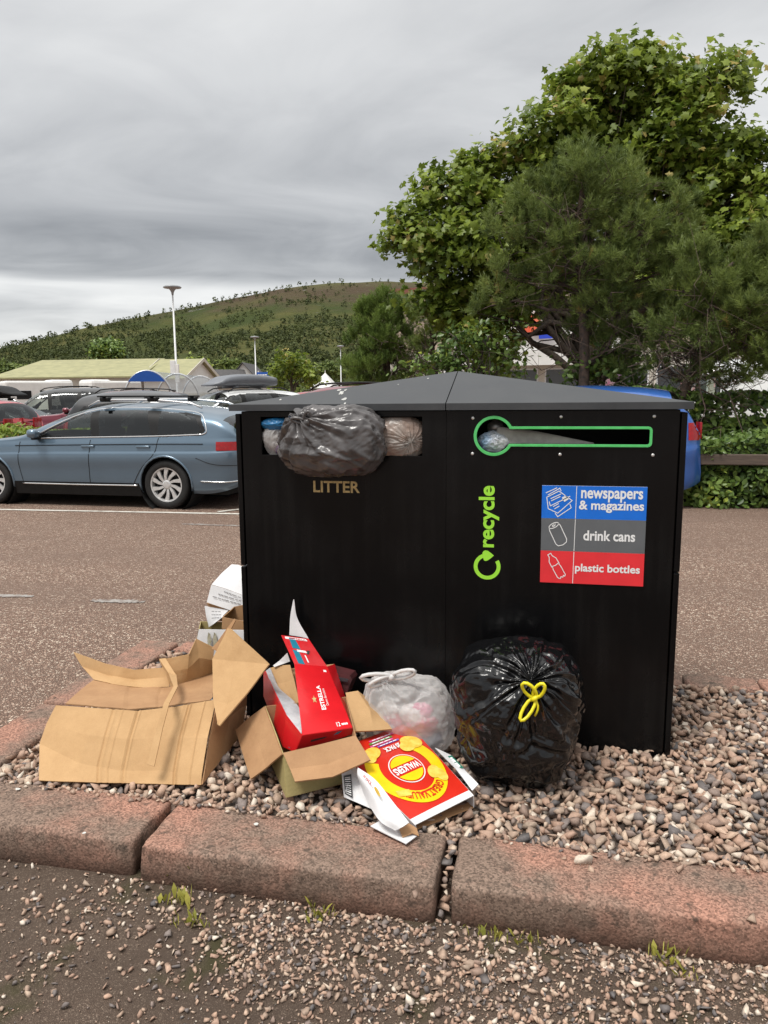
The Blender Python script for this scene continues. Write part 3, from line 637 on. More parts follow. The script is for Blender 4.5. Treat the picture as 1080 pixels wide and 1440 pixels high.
# ================================================================== THE TWO BINS
YF = 2.92; XL, XS, XR = -1.272, -.397, .482; ZB, ZE, ZA = .05, 1.442, 1.60; YB = 3.64; YM = 3.28
def bx(x, y): p = PY(x, y, YF); return p.x, p.z
M_black = bpy.data.materials.new('black_powder_coat')
def _mk():
    t, b, o = nodes(M_black); L = t.links.new; N = t.nodes.new; geo = N('ShaderNodeNewGeometry')
    mp = N('ShaderNodeMapping'); mp.inputs['Scale'].default_value = (26, 26, 1.3); L(geo.outputs['Position'], mp.inputs[0])
    n = N('ShaderNodeTexNoise'); n.inputs['Scale'].default_value = 1; n.inputs['Detail'].default_value = 6; L(mp.outputs[0], n.inputs[0])
    n2 = N('ShaderNodeTexNoise'); n2.inputs['Scale'].default_value = 3.5; n2.inputs['Detail'].default_value = 7; L(geo.outputs['Position'], n2.inputs[0])
    mu = N('ShaderNodeMath'); mu.operation = 'MULTIPLY'; L(n.outputs[0], mu.inputs[0]); L(n2.outputs[0], mu.inputs[1])
    mr = N('ShaderNodeMapRange'); mr.inputs[1].default_value = .22; mr.inputs[2].default_value = .50; L(mu.outputs[0], mr.inputs[0])
    mx = N('ShaderNodeMix'); mx.data_type = 'RGBA'; setc(mx, 6, (.0030, .0030, .0034)); setc(mx, 7, (.0085, .0082, .0082)); L(mr.outputs[0], mx.inputs[0]); L(mx.outputs[2], b.inputs['Base Color'])
    r2 = N('ShaderNodeMapRange'); r2.inputs[3].default_value = .12; r2.inputs[4].default_value = .38; L(n2.outputs[0], r2.inputs[0]); L(r2.outputs[0], b.inputs['Roughness'])
    b.inputs['Specular IOR Level'].default_value = .20
    n4 = N('ShaderNodeTexNoise'); n4.inputs['Scale'].default_value = 2.2; n4.inputs['Detail'].default_value = 2; L(geo.outputs['Position'], n4.inputs[0]); bp = N('ShaderNodeBump'); bp.inputs['Strength'].default_value = .25; bp.inputs['Distance'].default_value = .02; L(n4.outputs[0], bp.inputs['Height']); L(bp.outputs[0], b.inputs['Normal'])
_mk()
M_roof = pm('roof_grey_metal', (.040, .043, .047), .42, col2=(.058, .061, .064), scale=7, detail=8, contrast=(.4, .7), bump=.08, bscale=300, bdist=.001, spec=.4, rough2=.55)
M_inner = pm('bin_inside', (.012, .012, .012), .7, col2=(.02, .019, .018), scale=9)
M_gold = pm('gold_lettering', (.58, .44, .19), .45, col2=(.42, .31, .13), scale=60)
M_lime = pm('lime_vinyl', (.36, .80, .055), .4, col2=(.33, .74, .05), scale=40)
M_green = pm('green_frame_paint', (.075, .50, .13), .4, col2=(.10, .58, .17), scale=30, coat=.2)
M_screw = pm('screw_steel', (.75, .74, .72), .35, metal=.6, col2=(.6, .6, .6), scale=200)
M_wht = pm('white_print', (.82, .83, .83), .45, col2=(.78, .79, .79), scale=50)
def bin_unit(name, label, x0, x1, outer, hole):
    t = thing(name, label, 'bin', ((x0 + x1) / 2, (YF + YB) / 2, ZB))
    b = MB(); g = .003
    a0, a1 = (x0 + .024, x1 - g) if outer < 0 else (x0 + g, x1 - .024)
    b.box(a0, a0 + .012, YF + .016, YB - .014, ZB, ZE - .002); b.box(a1 - .012, a1, YF + .016, YB - .014, ZB, ZE - .002)
    b.box(a0 + .012, a1 - .012, YF + .03, YB - .014, ZB, ZB + .02); b.box(a0 + .012, a1 - .012, YF + .017, YB - .014, ZE - .012, ZE - .003)
    b.build('body', M_black, t)
    MB().box(a0, a1, YB - .012, YB, ZB, ZE - .002).build('back_panel', M_black, t)
    MB().box(a0 + .013, a1 - .013, YB - .3, YB - .05, ZB + .05, ZE - .03).build('inner_liner', M_inner, t)
    p0, p1 = (x0 + .030, x1 - .0015) if outer < 0 else (x0 + .0015, x1 - .030)
    V, F = shape2d([[(p0, ZB), (p1, ZB), (p1, ZE - .004), (p0, ZE - .004)]] + hole, .012, .0012)
    fp = link('front_panel', np_mesh('front_panel', [(v.x, YF + .0065 + v.z, v.y) for v in V], F), M_black, t)
    e0, e1 = (x0, x0 + .021) if outer < 0 else (x1 - .021, x1)
    zj = .79 if outer < 0 else .835
    for za, zb in ((ZB, zj - .003), (zj + .003, ZE - .012)):
        MB().box(e0, e1, YF + .001, YB - .02, za, zb, .003).build('side_door', M_black, t)
    # roof: half of the shared low pyramid
    xo = x0 - .016 if outer < 0 else x1 + .016; xs = x1 - .002 if outer < 0 else x0 + .002
    ya, yb = YF - .022, YB + .02; zf = ZE + .026; lo = ZE
    P = [(xo, ya, zf), (xs, ya, zf), (xs, yb, zf), (xo, yb, zf), (xs, YM, ZA), (xo, ya, lo), (xs, ya, lo), (xs, yb, lo), (xo, yb, lo)]
    rf = MB().add(P, [(0, 1, 4), (0, 4, 3), (3, 4, 2), (1, 6, 7, 2), (2, 4, 1), (0, 5, 6, 1), (3, 8, 5, 0), (2, 7, 8, 3), (5, 8, 7, 6)]).build('roof', M_roof, t)
    return t, fp, rf
o0 = bx(366, 584); o1 = bx(594, 642)
hx0, hx1, hz1, hz0 = o0[0], o1[0], 1.418, 1.262
lit, lit_fp, lit_rf = bin_unit('litter_bin', 'black steel litter bin stuffed with rubbish bags through its wide opening', XL, XS, -1, [[(hx0, hz0), (hx0, hz1), (hx1, hz1), (hx1, hz0)]])
MB().box(hx0 + .001, hx1 - .001, YF + .0145, YF + .05, hz0 - .006, hz0 - .002).build('sill', pm('worn_edge', (.30, .29, .28), .5, metal=.4), lit)
# green edged slot: circle for cans and bottles, slit for papers
ccx, ccz = bx(694.5, 613); RC = .0655; SH = .0285; cz_s = bx(800, 614)[1]; sx1 = bx(913.5, 614)[0]
def keyhole(rc, sh, xe, rr=.008):
    dz = cz_s - ccz; a0 = math.degrees(math.asin((sh + dz) / rc)); a1 = math.degrees(math.asin((-sh + dz) / rc))
    pts = circ(ccx, ccz, rc, 44, a0, 360 + a1)
    pts += [(xe - rr + rr * math.sin(R_(a)), cz_s - sh + rr - rr * math.cos(R_(a))) for a in (0, 30, 60, 90)] + [(xe - rr + rr * math.cos(R_(a)), cz_s + sh - rr + rr * math.sin(R_(a))) for a in (0, 30, 60, 90)]
    return pts
rec, rec_fp, rec_rf = bin_unit('recycling_bin', 'black steel recycling bin with green edged slot and coloured sign', XS, XR, 1, [keyhole(RC, SH, sx1)[::-1]])
V, F = shape2d([keyhole(RC + .010, SH + .0085, sx1 + .008, .014), keyhole(RC + .0006, SH + .0006, sx1 + .0005)[::-1]], .007, .001)
link('slot_frame', np_mesh('slot_frame', [(v.x, YF - .0045 + v.z, v.y) for v in V], F), M_green, rec)
for px_, py_ in ((665, 588), (789, 586), (920, 585.5), (664.5, 638), (787.5, 639), (918, 640)):
    x_, z_ = bx(px_, py_); MB().lathe([(.0062, .0005), (.0062, -.001), (.0045, -.0032), (.001, -.0036)], 14, (x_, YF - .0005, z_), 'Y').build('screw', M_screw, rec_fp, True)
on = lambda off: (lambda u, v: (u, YF - .0012 - off, v))
(x0, z0), (x1, z1) = bx(441, 692), bx(506, 677)
decal('lettering', fit_text('LITTER', x0, x1, z0, z1, .022), on(.0008), M_gold, lit_fp)
# 'recycle' reads upwards
V, F = fit_text('recycle', 0, 1, 0, 1, .028)
(xa, _), (xb, _) = bx(673, 730), bx(702, 730); za_, zb_ = bx(688, 769.5)[1], bx(688, 683)[1]
decal('lettering', ([(v[1], v[0]) for v in V], F), lambda u, v: (xb + (xa - xb) * u, YF - .002, za_ + (zb_ - za_) * v), M_lime, rec_fp)
lx, lz = bx(685, 796.5); ro, ri = .0525, .0375
arc = circ(lx, lz, ro, 40, 108, 392) + circ(lx, lz, ri, 40, 392, 108)
decal('loop_arrow_logo', shape2d([arc]), on(.0008), M_lime, rec_fp)
hx_, hz_ = bx(686, 781); k = .0028
heart = [(-6, -5), (-7, -1), (-7.5, 3), (-6, 6.2), (-3.2, 7.4), (0, 6.8), (4, 4), (8.5, .3), (4, -4), (0, -7), (-3, -8), (-5.2, -7.2)]
decal('loop_arrow_logo', shape2d([[(hx_ + a * k, hz_ + b * k) for a, b in heart]]), on(.0014), M_lime, rec_fp)
# the sign
sgx0, sgx1, sgz1, sgz0 = bx(762.5, 683)[0], bx(910.5, 683)[0], bx(836, 683.5)[1], bx(836, 821.5)[1]
sp_ = lambda a, b: (sgx0 + (a - 762.5) / 148 * (sgx1 - sgx0), sgz1 + (b - 683.5) / 138 * (sgz0 - sgz1))     # photo pixel on the sign -> panel
sign = MB().box(sgx0, sgx1, YF - .004, YF - .0015, sgz0, sgz1).build('sign', M_wht, rec)
for c_, a, b, nm in (((.005, .16, .70), 683.5, 729.5, 'b'), ((.125, .135, .145), 729.5, 775.5, 'g'), ((.80, .035, .045), 775.5, 821.5, 'r')):
    m_ = pm('sign_' + nm, c_, .35, col2=tuple(x * .92 for x in c_), scale=20); q0, q1 = sp_(762.5, b), sp_(910.5, a)
    MB().box(q0[0], q1[0], YF - .0052, YF - .004, q0[1] + .0003, q1[1] - .0003).build('sign_band', m_, sign)
sgn = lambda a, b: (lambda p: (p[0], YF - .0060, p[1]))(sp_(a, -b))
def stext(s, a0, a1, b0, b1, bold=.025): decal('lettering', fit_text(s, a0, a1, -b1, -b0, bold), sgn, M_wht, sign)
stext('newspapers', 818.5, 905, 689, 705.5); stext('& magazines', 816, 907, 703.5, 720); stext('drink cans', 823.5, 896.5, 745, 759.5); stext('plastic bottles', 813, 905, 792.5, 807)
ic = []
ic.append([(812, -684), (811.4, -729)]); ic.append([(811.4, -730), (810.8, -775)]); ic.append([(810.8, -776), (810.2, -821)])
decal('divider', strokes(ic, .9), sgn, M_wht, sign)
np_ = [[(769.5, -700), (787, -691), (806, -704), (786, -722), (772, -716), (769.5, -700)], [(771, -697), (788, -687), (790, -691)], [(773, -706), (775, -712), (803, -698)], [(782, -722), (786, -727), (805, -714), (803, -709)], [(768, -694), (784, -686.5)], [(775, -702), (790, -695)], [(776, -705), (789, -698.5)], [(779, -713), (787, -708.5)], [(781, -716), (788, -712)]]
decal('newspaper_icon', strokes(np_, 1.15), sgn, M_wht, sign)
decal('newspaper_icon', shape2d([[(791, -700), (797, -697), (801, -702), (795, -706)]]), sgn, M_wht, sign)
a = R_(-28); rot = lambda p, c: (c[0] + p[0] * math.cos(a) - p[1] * math.sin(a), c[1] + p[0] * math.sin(a) + p[1] * math.cos(a))
def rotl(ls, c): return [[rot(p, (0, 0)) for p in l] for l in ls], c
def flipicon(ls, c, ang): 
    s, cc = math.sin(R_(ang)), math.cos(R_(ang)); return [[(c[0] + p[0] * cc - p[1] * s, c[1] + p[0] * s + p[1] * cc) for p in l] for l in ls]
can = [circ(0, 14, 7.5, 24, ry=3.2) + [(7.5, 14)], [(-7.5, 14), (-8.6, 10), (-8.6, -11), (-6.5, -15), (0, -16.5), (6.5, -15), (8.6, -11), (8.6, 10), (7.5, 14)], circ(0, 14, 2.2, 12, ry=1) + [(2.2, 14)], [(0, 14), (3.4, 15)]]
decal('can_icon', strokes(flipicon(can, (787, -752), 27), 1.15), sgn, M_wht, sign)
bot = [[(-2.4, 20), (2.4, 20), (2.4, 16), (5.8, 10), (6, 2), (5.2, 0), (6, -2), (6, -17), (4, -18.5), (3, -16.5), (1, -18.5), (-1, -16.5), (-3, -18.5), (-5, -17), (-6, -15), (-6, -2), (-5.2, 0), (-6, 2), (-5.8, 10), (-2.4, 16), (-2.4, 20)], [(-5.5, 2.5), (0, 1.5), (5.5, 2.5)]]
decal('bottle_icon', strokes(flipicon(bot, (785.5, -797.5), 31), 1.1), sgn, M_wht, sign)
# bird droppings and scuffs on the roof
M_drop = pm('bird_dropping', (.55, .55, .52), .8, col2=(.28, .28, .27), scale=90)
def roof_pt(x, y): 
    p = PY(x, y, 3.0); best = None
    for k in range(60):
        Y = YF - .02 + k * .006; q = PY(x, y, Y); zr = ZE + .026 + (Y - (YF - .022)) / (YM - YF + .022) * (ZA - ZE - .026)
        if q.z <= zr: return q, zr
    return q, zr
for px_, py_, rr in ((480, 553, .012), (484, 562, .009), (477, 549, .007), (486, 549, .006), (394, 563, .005), (485, 569, .005), (602, 533, .004), (560, 541, .003)):
    q, zr = roof_pt(px_, py_); sl = (ZA - ZE - .026) / (YM - YF + .022)
    lp = [(rr * math.cos(a) * random.uniform(.6, 1.3) , rr * 1.8 * math.sin(a) * random.uniform(.5, 1.4)) for a in np.linspace(0, 2 * math.pi, 14)[:-1]]
    decal('bird_dropping', shape2d([lp]), lambda u, v, q=q, zr=zr: (q.x + u, q.y + v, zr + v * sl + .0012), M_drop, lit_rf)

# ================================================================== BAGS
def plastic(name, col, rough=.25, alpha=1.0, trans=0.0, bump=.5, bs=14.0, col2=None, spec=.5):
    ma = bpy.data.materials.new(name); t, b, o = nodes(ma); L = t.links.new; N = t.nodes.new
    setc(b, 'Base Color', col); b.inputs['Roughness'].default_value = rough; b.inputs['Specular IOR Level'].default_value = spec
    tcn = N('ShaderNodeTexCoord'); n = N('ShaderNodeTexNoise'); n.noise_type = 'RIDGED_MULTIFRACTAL'; n.inputs['Scale'].default_value = bs; n.inputs['Detail'].default_value = 4; n.inputs['Distortion'].default_value = .5; L(tcn.outputs['Object'], n.inputs[0])
    bp = N('ShaderNodeBump'); bp.inputs['Strength'].default_value = bump; bp.inputs['Distance'].default_value = .012; L(n.outputs[0], bp.inputs['Height']); L(bp.outputs[0], b.inputs['Normal'])
    if col2:
        n2 = N('ShaderNodeTexNoise'); n2.inputs['Scale'].default_value = 9; n2.inputs['Detail'].default_value = 3; L(tcn.outputs['Object'], n2.inputs[0]); mr = N('ShaderNodeMapRange'); mr.inputs[1].default_value = .42; mr.inputs[2].default_value = .62; L(n2.outputs[0], mr.inputs[0])
        mx = N('ShaderNodeMix'); mx.data_type = 'RGBA'; setc(mx, 6, col); setc(mx, 7, col2); L(mr.outputs[0], mx.inputs[0]); L(mx.outputs[2], b.inputs['Base Color'])
    last = b.outputs[0]
    if trans:
        tr = N('ShaderNodeBsdfTranslucent'); setc(tr, 0, col); mx2 = N('ShaderNodeMixShader'); mx2.inputs[0].default_value = trans; L(last, mx2.inputs[1]); L(tr.outputs[0], mx2.inputs[2]); last = mx2.outputs[0]
    if alpha < 1:
        tp = N('ShaderNodeBsdfTransparent'); lw = N('ShaderNodeLayerWeight'); lw.inputs[0].default_value = .35; m1 = N('ShaderNodeMath'); m1.operation = 'MULTIPLY_ADD'; m1.inputs[1].default_value = (1 - alpha) * .9; m1.inputs[2].default_value = alpha; m1.use_clamp = True; L(lw.outputs['Facing'], m1.inputs[0])
        mx3 = N('ShaderNodeMixShader'); L(m1.outputs[0], mx3.inputs[0]); L(tp.outputs[0], mx3.inputs[1]); L(last, mx3.inputs[2]); last = mx3.outputs[0]
    L(last, o.inputs[0]); return ma
def bag_mesh(c, rad, tie, seed, pleat=.09, npl=17, crum=.06, cf=2.2, neck=.25, nw=.13, pdec=.75, taper=0.0, boxy=.0, clampf=None, hfold=.0, nu=150, nv=110, sag=0):
    """filled bag: gathered in pleats towards 'tie', creased all over"""
    tie = np.array(tie, float); tie /= np.linalg.norm(tie); t1 = np.cross(tie, [0.3, .2, .9]); t1 /= np.linalg.norm(t1); t2 = np.cross(tie, t1)
    th = (np.linspace(0, 1, nv) ** 1.15 * np.pi)[:, None]; ph = np.linspace(0, 2 * np.pi, nu, endpoint=False)[None]
    d = np.cos(th)[..., None] * tie + np.sin(th)[..., None] * (np.cos(ph)[..., None] * t1 + np.sin(ph)[..., None] * t2); D = d.reshape(-1, 3)
    T = np.repeat(th, nu, 1).ravel(); Pp = np.repeat(ph, nv, 0).ravel()
    r = np.ones(len(D))
    if boxy: r = 1 / (np.abs(D[:, 0]) ** (2 + boxy) + np.abs(D[:, 1]) ** (2 + boxy) + np.abs(D[:, 2]) ** (2 + boxy)) ** (1 / (2 + boxy))
    wv = pnoise(np.c_[np.cos(Pp) * 2, np.sin(Pp) * 2, T * 1.2], seed) * 1.4
    tri = lambda x: 2 * np.abs(x - np.floor(x + .5))
    pl = (tri(Pp / (2 * np.pi) * npl + wv) * .6 + tri(Pp / (2 * np.pi) * (npl * 2 + 1) + wv * 1.7) * .4) - .5
    r = r + pleat * pl * np.exp(-(T / pdec) ** 1.5) * np.clip(T / .12, 0, 1)
    wD = D + .25 * np.stack([pnoise(D * 1.7 + 3, seed + 5), pnoise(D * 1.7 + 8, seed + 6), pnoise(D * 1.7 + 13, seed + 7)], 1)
    r = r + crum * (ridged(wD * cf, seed + 1, 4, .55) - .55) + crum * .8 * fbm(D * 1.3, seed + 3, 2)
    if hfold:
        hz = tri(D[:, 2] * 4.2 + .9 * pnoise(D * 2.3, seed + 9)) - .5; r = r + hfold * hz * np.clip((.25 - D[:, 2]) * 2.5, 0, 1) * (.5 + pnoise(D * 3, seed + 12))
    r = r - .10 * np.exp(-(T / .38) ** 2) + neck * np.exp(-(T / nw) ** 2)
    W = D * r[:, None] * np.array(rad)
    if taper: W[:, :2] *= (1 + taper * np.clip(W[:, 2:3] / rad[2], -1, .3))
    W = W + np.array(c)
    if clampf is not None: W = clampf(W)
    F = []
    i, j = np.meshgrid(np.arange(nv - 1), np.arange(nu), indexing='ij'); a = (i * nu + j).ravel(); b = (i * nu + (j + 1) % nu).ravel()
    return np_mesh('bag', W, np.stack([a, b, b + nu, a + nu], 1), True), np.array(c) + tie * np.array(rad) * (1 + neck * .6)
def ribbon_loop(mb, p, dirv, side, ln, wd, rad=.004, n=12, twist=0):
    p, dirv, side = Vector(p), Vector(dirv).normalized(), Vector(side).normalized(); pts = []
    for i in range(n + 1):
        a = 2 * math.pi * i / n; pts.append(p + dirv * (ln * .5 * (1 - math.cos(a))) + side * (wd * .5 * math.sin(a)) + Vector((0, 0, -.012 * math.sin(a / 2) ** 2)))
    mb.tube(pts, rad, 6, False)
M_blackbag = plastic('black_bin_liner', (.004, .004, .0045), .17, bump=1.0, bs=13, spec=.5)
M_greybag = plastic('grey_bin_liner', (.125, .117, .117), .24, bump=.8, bs=9, trans=.1, col2=(.075, .070, .070))
M_clear = plastic('white_thin_plastic', (.84, .82, .81), .28, alpha=.42, trans=.35, bump=.9, bs=11)
M_milky = plastic('milky_plastic', (.60, .56, .52), .28, alpha=.72, trans=.3, bump=.8, bs=22, col2=(.48, .36, .30))
# black sack with a yellow drawstring, standing on the gravel
bc = Vector((-.098, 2.665, .352))
def flo(W):
    W = W.copy(); lowf = np.clip((.20 - W[:, 2]) / .1, 0, 1); W[:, 2] = np.maximum(W[:, 2], .121 + .004 * np.sin(W[:, 0] * 60)); W[:, 1] = np.minimum(W[:, 1], 2.905); return W
t = thing('rubbish_sack', 'full black rubbish sack tied with yellow drawstring on the gravel', 'rubbish bag', (bc.x, bc.y, .12))
me, tp = bag_mesh(bc, (.212, .205, .242), (.20, -.72, .66), 21, pleat=.17, npl=14, crum=.070, cf=1.7, neck=.04, pdec=1.0, taper=.13, boxy=1.2, clampf=flo, hfold=.12, nu=240, nv=180)
link('bag', me, M_blackbag, t)
kn = PY(752, 981, 2.452); mb = MB()
M_yel = pm('yellow_drawstring', (.80, .72, .02), .35, col2=(.72, .62, .015), scale=40)
ribbon_loop(mb, kn, (-.45, -.25, .85), (.8, -.1, .3), .08, .035, .006); ribbon_loop(mb, kn, (.35, -.2, .9), (.8, -.1, -.3), .075, .03, .006); ribbon_loop(mb, kn, (-.55, -.45, -.75), (.8, -.1, -.3), .08, .028, .006)
mb.tube([kn + Vector((-.012, -.004, -.008)), kn + Vector((0, -.010, 0)), kn + Vector((.012, -.004, .010))], [.006, .010, .006], 8)
mb.tube(cr([kn, kn + Vector((.012, -.008, -.03)), kn + Vector((.002, -.006, -.062))], 6), .004, 6)
mb.build('drawstring', M_yel, t, True)
# white see-through bag with wrappers in it
wc = Vector((-.515, 2.765, .245)); t = thing('carrier_bag', 'knotted see-through white plastic bag of wrappers leaning against the bin', 'plastic bag', (wc.x, wc.y, .12))
def flo2(W): W = W.copy(); W[:, 2] = np.maximum(W[:, 2], .122); W[:, 1] = np.minimum(W[:, 1], 2.912); return W
me, tp = bag_mesh(wc, (.165, .135, .150), (-.52, -.15, .84), 33, pleat=.22, npl=12, crum=.085, cf=1.6, neck=.34, nw=.42, pdec=1.1, boxy=.6, clampf=flo2, nu=150, nv=110)
link('bag', me, M_clear, t); M_ears = plastic('white_plastic_ears', (.80, .79, .78), .35, trans=.3, bump=.5, bs=20); mb = MB(); kw = PY(551, 952, 2.70)
ribbon_loop(mb, kw, (-.9, -.25, .10), (.1, -.3, .9), .12, .034, .0075); ribbon_loop(mb, kw, (.8, -.2, .42), (-.2, -.3, .9), .11, .034, .0075); ribbon_loop(mb, kw, (-.75, -.3, -.15), (.1, -.3, .9), .09, .03, .007)
mb.tube([kw + Vector((-.012, 0, -.01)), kw + Vector((0, -.005, 0)), kw + Vector((.012, 0, .012))], [.009, .014, .009], 8); mb.build('handles', M_ears, t, True)
for i, (dx, dy, dz, s, c_) in enumerate(((-.06, -.04, -.02, .05, (.45, .07, .13)), (.05, -.05, .0, .055, (.50, .10, .16)), (.0, -.05, -.055, .05, (.30, .30, .33)), (.075, -.03, -.06, .05, (.22, .25, .33)), (-.085, -.02, .03, .042, (.62, .6, .58)), (.02, -.055, .04, .045, (.66, .62, .62)), (.055, -.05, .055, .036, (.55, .10, .22)))):
    me, _ = bag_mesh(wc + Vector((dx, dy, dz)), (s, s * .6, s * .8), (.3, -.4, .8), 50 + i, pleat=.05, crum=.22, cf=1.6, neck=0, nu=36, nv=26)
    o = link('wrapper', me, pm('wrapper%d' % i, c_, .3, col2=(.6, .58, .56), scale=22, contrast=(.5, .62))); tag(o, ('pink', 'red', 'grey', 'slate blue', 'off white', 'cream', 'crimson')[i] + ' crumpled wrapper inside the see-through white bag', 'wrapper', 'wrappers in the see-through bag')
# bags jammed in the litter opening
def lip(W):
    W = W.copy(); z = W[:, 2]; out = (z < hz0 + .004) | (z > hz1 - .004); W[out, 1] = np.minimum(W[out, 1], YF - .003)
    ins = ~out & (W[:, 1] > YF - .006); W[ins, 0] = np.clip(W[ins, 0], hx0 + .006, hx1 - .006); return W
gc = PY(467, 620, 2.865); t = thing('grey_rubbish_bag', 'bulging grey rubbish bag hanging out of the litter opening', 'rubbish bag', gc)
me, tp = bag_mesh(gc + Vector((0, .02, -.002)), (.193, .13, .128), (-.45, -.62, .62), 71, pleat=.26, npl=11, crum=.10, cf=1.5, neck=.05, pdec=1.5, boxy=.9, clampf=lip, nu=190, nv=140)
link('bag', me, M_greybag, t); mb = MB(); kg = PY(433, 594, 2.775)
ribbon_loop(mb, kg, (.1, -.2, .9), (.9, .1, 0), .055, .03, .008); ribbon_loop(mb, kg, (-.9, -.1, .35), (0, -.4, .9), .07, .02, .007); ribbon_loop(mb, kg, (.9, -.1, .0), (0, -.5, .9), .085, .04, .008); mb.tube([kg + Vector((-.015, 0, -.01)), kg + Vector((0, -.004, 0)), kg + Vector((.015, 0, .01))], [.012, .018, .012], 8); mb.build('knot', M_greybag, t, True)
cc_ = PY(560, 615, 2.975); t = thing('milky_rubbish_bag', 'milky white tied bag wedged in the right end of the litter opening', 'rubbish bag', cc_)
def lip2(W): W = W.copy(); W[:, 2] = np.clip(W[:, 2], hz0 - .001, hz1 - .004); W[:, 0] = np.minimum(W[:, 0], hx1 + .04); return W
me, tp = bag_mesh(cc_, (.112, .075, .084), (.5, -.80, -.15), 83, pleat=.18, npl=21, crum=.05, cf=2.2, neck=.06, boxy=.5, clampf=lip2, nu=130, nv=90); link('bag', me, M_milky, t)
me, _ = bag_mesh(cc_ + Vector((-.01, .012, .0)), (.085, .05, .06), (0, -1, 0), 85, crum=.12, nu=40, nv=30); link('filling', me, pm('food_waste', (.42, .22, .13), .6, col2=(.55, .45, .36), scale=16), t)
wc_ = PY(392, 617, 2.97); t = thing('small_white_bag', 'small crumpled white bag at the left end of the litter opening', 'rubbish bag', wc_)
me, _ = bag_mesh(wc_, (.062, .05, .066), (.2, -.6, .7), 91, pleat=.14, crum=.14, cf=2, neck=0, clampf=lip2, nu=80, nv=60); link('bag', me, M_clear, t)
me, _ = bag_mesh(wc_ + Vector((0, .015, 0)), (.05, .03, .05), (.2, -.6, .7), 92, pleat=.1, crum=.16, nu=40, nv=30); link('filling', me, pm('paper_waste', (.6, .56, .5), .6, col2=(.30, .26, .22), scale=24), t)
bl = PY(389, 596, 2.945); me, _ = bag_mesh(bl, (.058, .03, .022), (.8, -.3, .5), 95, pleat=.2, crum=.2, cf=2, neck=.05, clampf=lip2, nu=60, nv=40); tag(link('blue_wrapper', me, plastic('blue_film', (.02, .16, .36), .3, bump=.5)), 'bright blue plastic wrapper at the top left of the litter opening', 'wrapper')
pu = PY(397, 637, 2.945); me, _ = bag_mesh(pu + Vector((0, 0, .012)), (.026, .02, .018), (.8, -.3, .5), 97, crum=.2, cf=2, neck=0, nu=40, nv=30); tag(link('purple_wrapper', me, plastic('purple_film', (.09, .01, .16), .3, bump=.5)), 'small purple wrapper beside the grey bag in the litter opening', 'wrapper')
# in the recycling slot
a0 = PY(715, 604, 2.965); nw = sheet([[PY(700, 600, 2.96), PY(750, 606, 2.965), PY(835, 623, 2.96)], [PY(696, 622, 2.95), PY(760, 634, 2.95), PY(838, 634, 2.95)]], 18, 6, .006, wob=.002)
tag(nw.build('newspaper', pm('newsprint', (.40, .39, .36), .8, col2=(.30, .29, .27), scale=30), None, True), 'folded newspaper poking into the green edged slot', 'newspaper')
fc = PY(694, 622, 2.965); me, _ = bag_mesh(fc, (.052, .03, .038), (.1, -.8, .5), 99, pleat=.2, crum=.2, cf=1.8, neck=0, nu=70, nv=50); tag(link('plastic_film', me, plastic('clear_film', (.62, .64, .66), .2, alpha=.8, bump=.6, col2=(.25, .38, .55))), 'crumpled clear plastic in the round end of the green slot', 'packaging')
bt = MB().lathe([(.030, 0), (.034, .01), (.034, .05), (.031, .055), (.034, .06), (.034, .10), (.020, .125), (.013, .135)], 20, tuple(PY(697, 597, 2.985) + Vector((0, 0, -.012))), 'Y')
tag(bt.build('drink_can', pm('dull_metal', (.30, .29, .28), .35, metal=.7, col2=(.2, .2, .2), scale=30), None, True), 'dull metal can lying inside the round end of the slot', 'can')
# ================================================================== CARDBOARD
def cardmat(name, c0, c1, lines=0.0, rough=.75):
    ma = bpy.data.materials.new(name); t, b, o = nodes(ma); L = t.links.new; N = t.nodes.new; tcn = N('ShaderNodeTexCoord')
    n = N('ShaderNodeTexNoise'); n.inputs['Scale'].default_value = 7; n.inputs['Detail'].default_value = 7; n.inputs['Roughness'].default_value = .7; L(tcn.outputs['Object'], n.inputs[0])
    mr = N('ShaderNodeMapRange'); mr.inputs[1].default_value = .35; mr.inputs[2].default_value = .68; L(n.outputs[0], mr.inputs[0])
    mx = N('ShaderNodeMix'); mx.data_type = 'RGBA'; setc(mx, 6, c0); setc(mx, 7, c1); L(mr.outputs[0], mx.inputs[0])
    n2 = N('ShaderNodeTexNoise'); n2.inputs['Scale'].default_value = 260; n2.inputs['Detail'].default_value = 2; L(tcn.outputs['Object'], n2.inputs[0]); m2 = N('ShaderNodeMapRange'); m2.inputs[3].default_value = .90; m2.inputs[4].default_value = 1.10; L(n2.outputs[0], m2.inputs[0])
    hs = N('ShaderNodeHueSaturation'); L(mx.outputs[2], hs.inputs['Color']); L(m2.outputs[0], hs.inputs['Value']); L(hs.outputs[0], b.inputs['Base Color'])
    b.inputs['Roughness'].default_value = rough; b.inputs['Specular IOR Level'].default_value = .25
    mp = N('ShaderNodeMapping'); mp.inputs['Scale'].default_value = (1, .25, .25); mp.inputs['Rotation'].default_value = (0, 0, R_(8)); L(tcn.outputs['Object'], mp.inputs[0])
    n3 = N('ShaderNodeTexNoise'); n3.inputs['Scale'].default_value = 55; n3.inputs['Detail'].default_value = 3; L(mp.outputs[0], n3.inputs[0]); bp = N('ShaderNodeBump'); bp.inputs['Strength'].default_value = .28; bp.inputs['Distance'].default_value = .004; L(n3.outputs[0], bp.inputs['Height']); L(bp.outputs[0], b.inputs['Normal']); return ma
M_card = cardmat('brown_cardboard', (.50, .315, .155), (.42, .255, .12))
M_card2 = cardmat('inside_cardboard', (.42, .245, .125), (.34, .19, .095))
M_olive = cardmat('olive_cardboard', (.40, .33, .15), (.34, .28, .12))
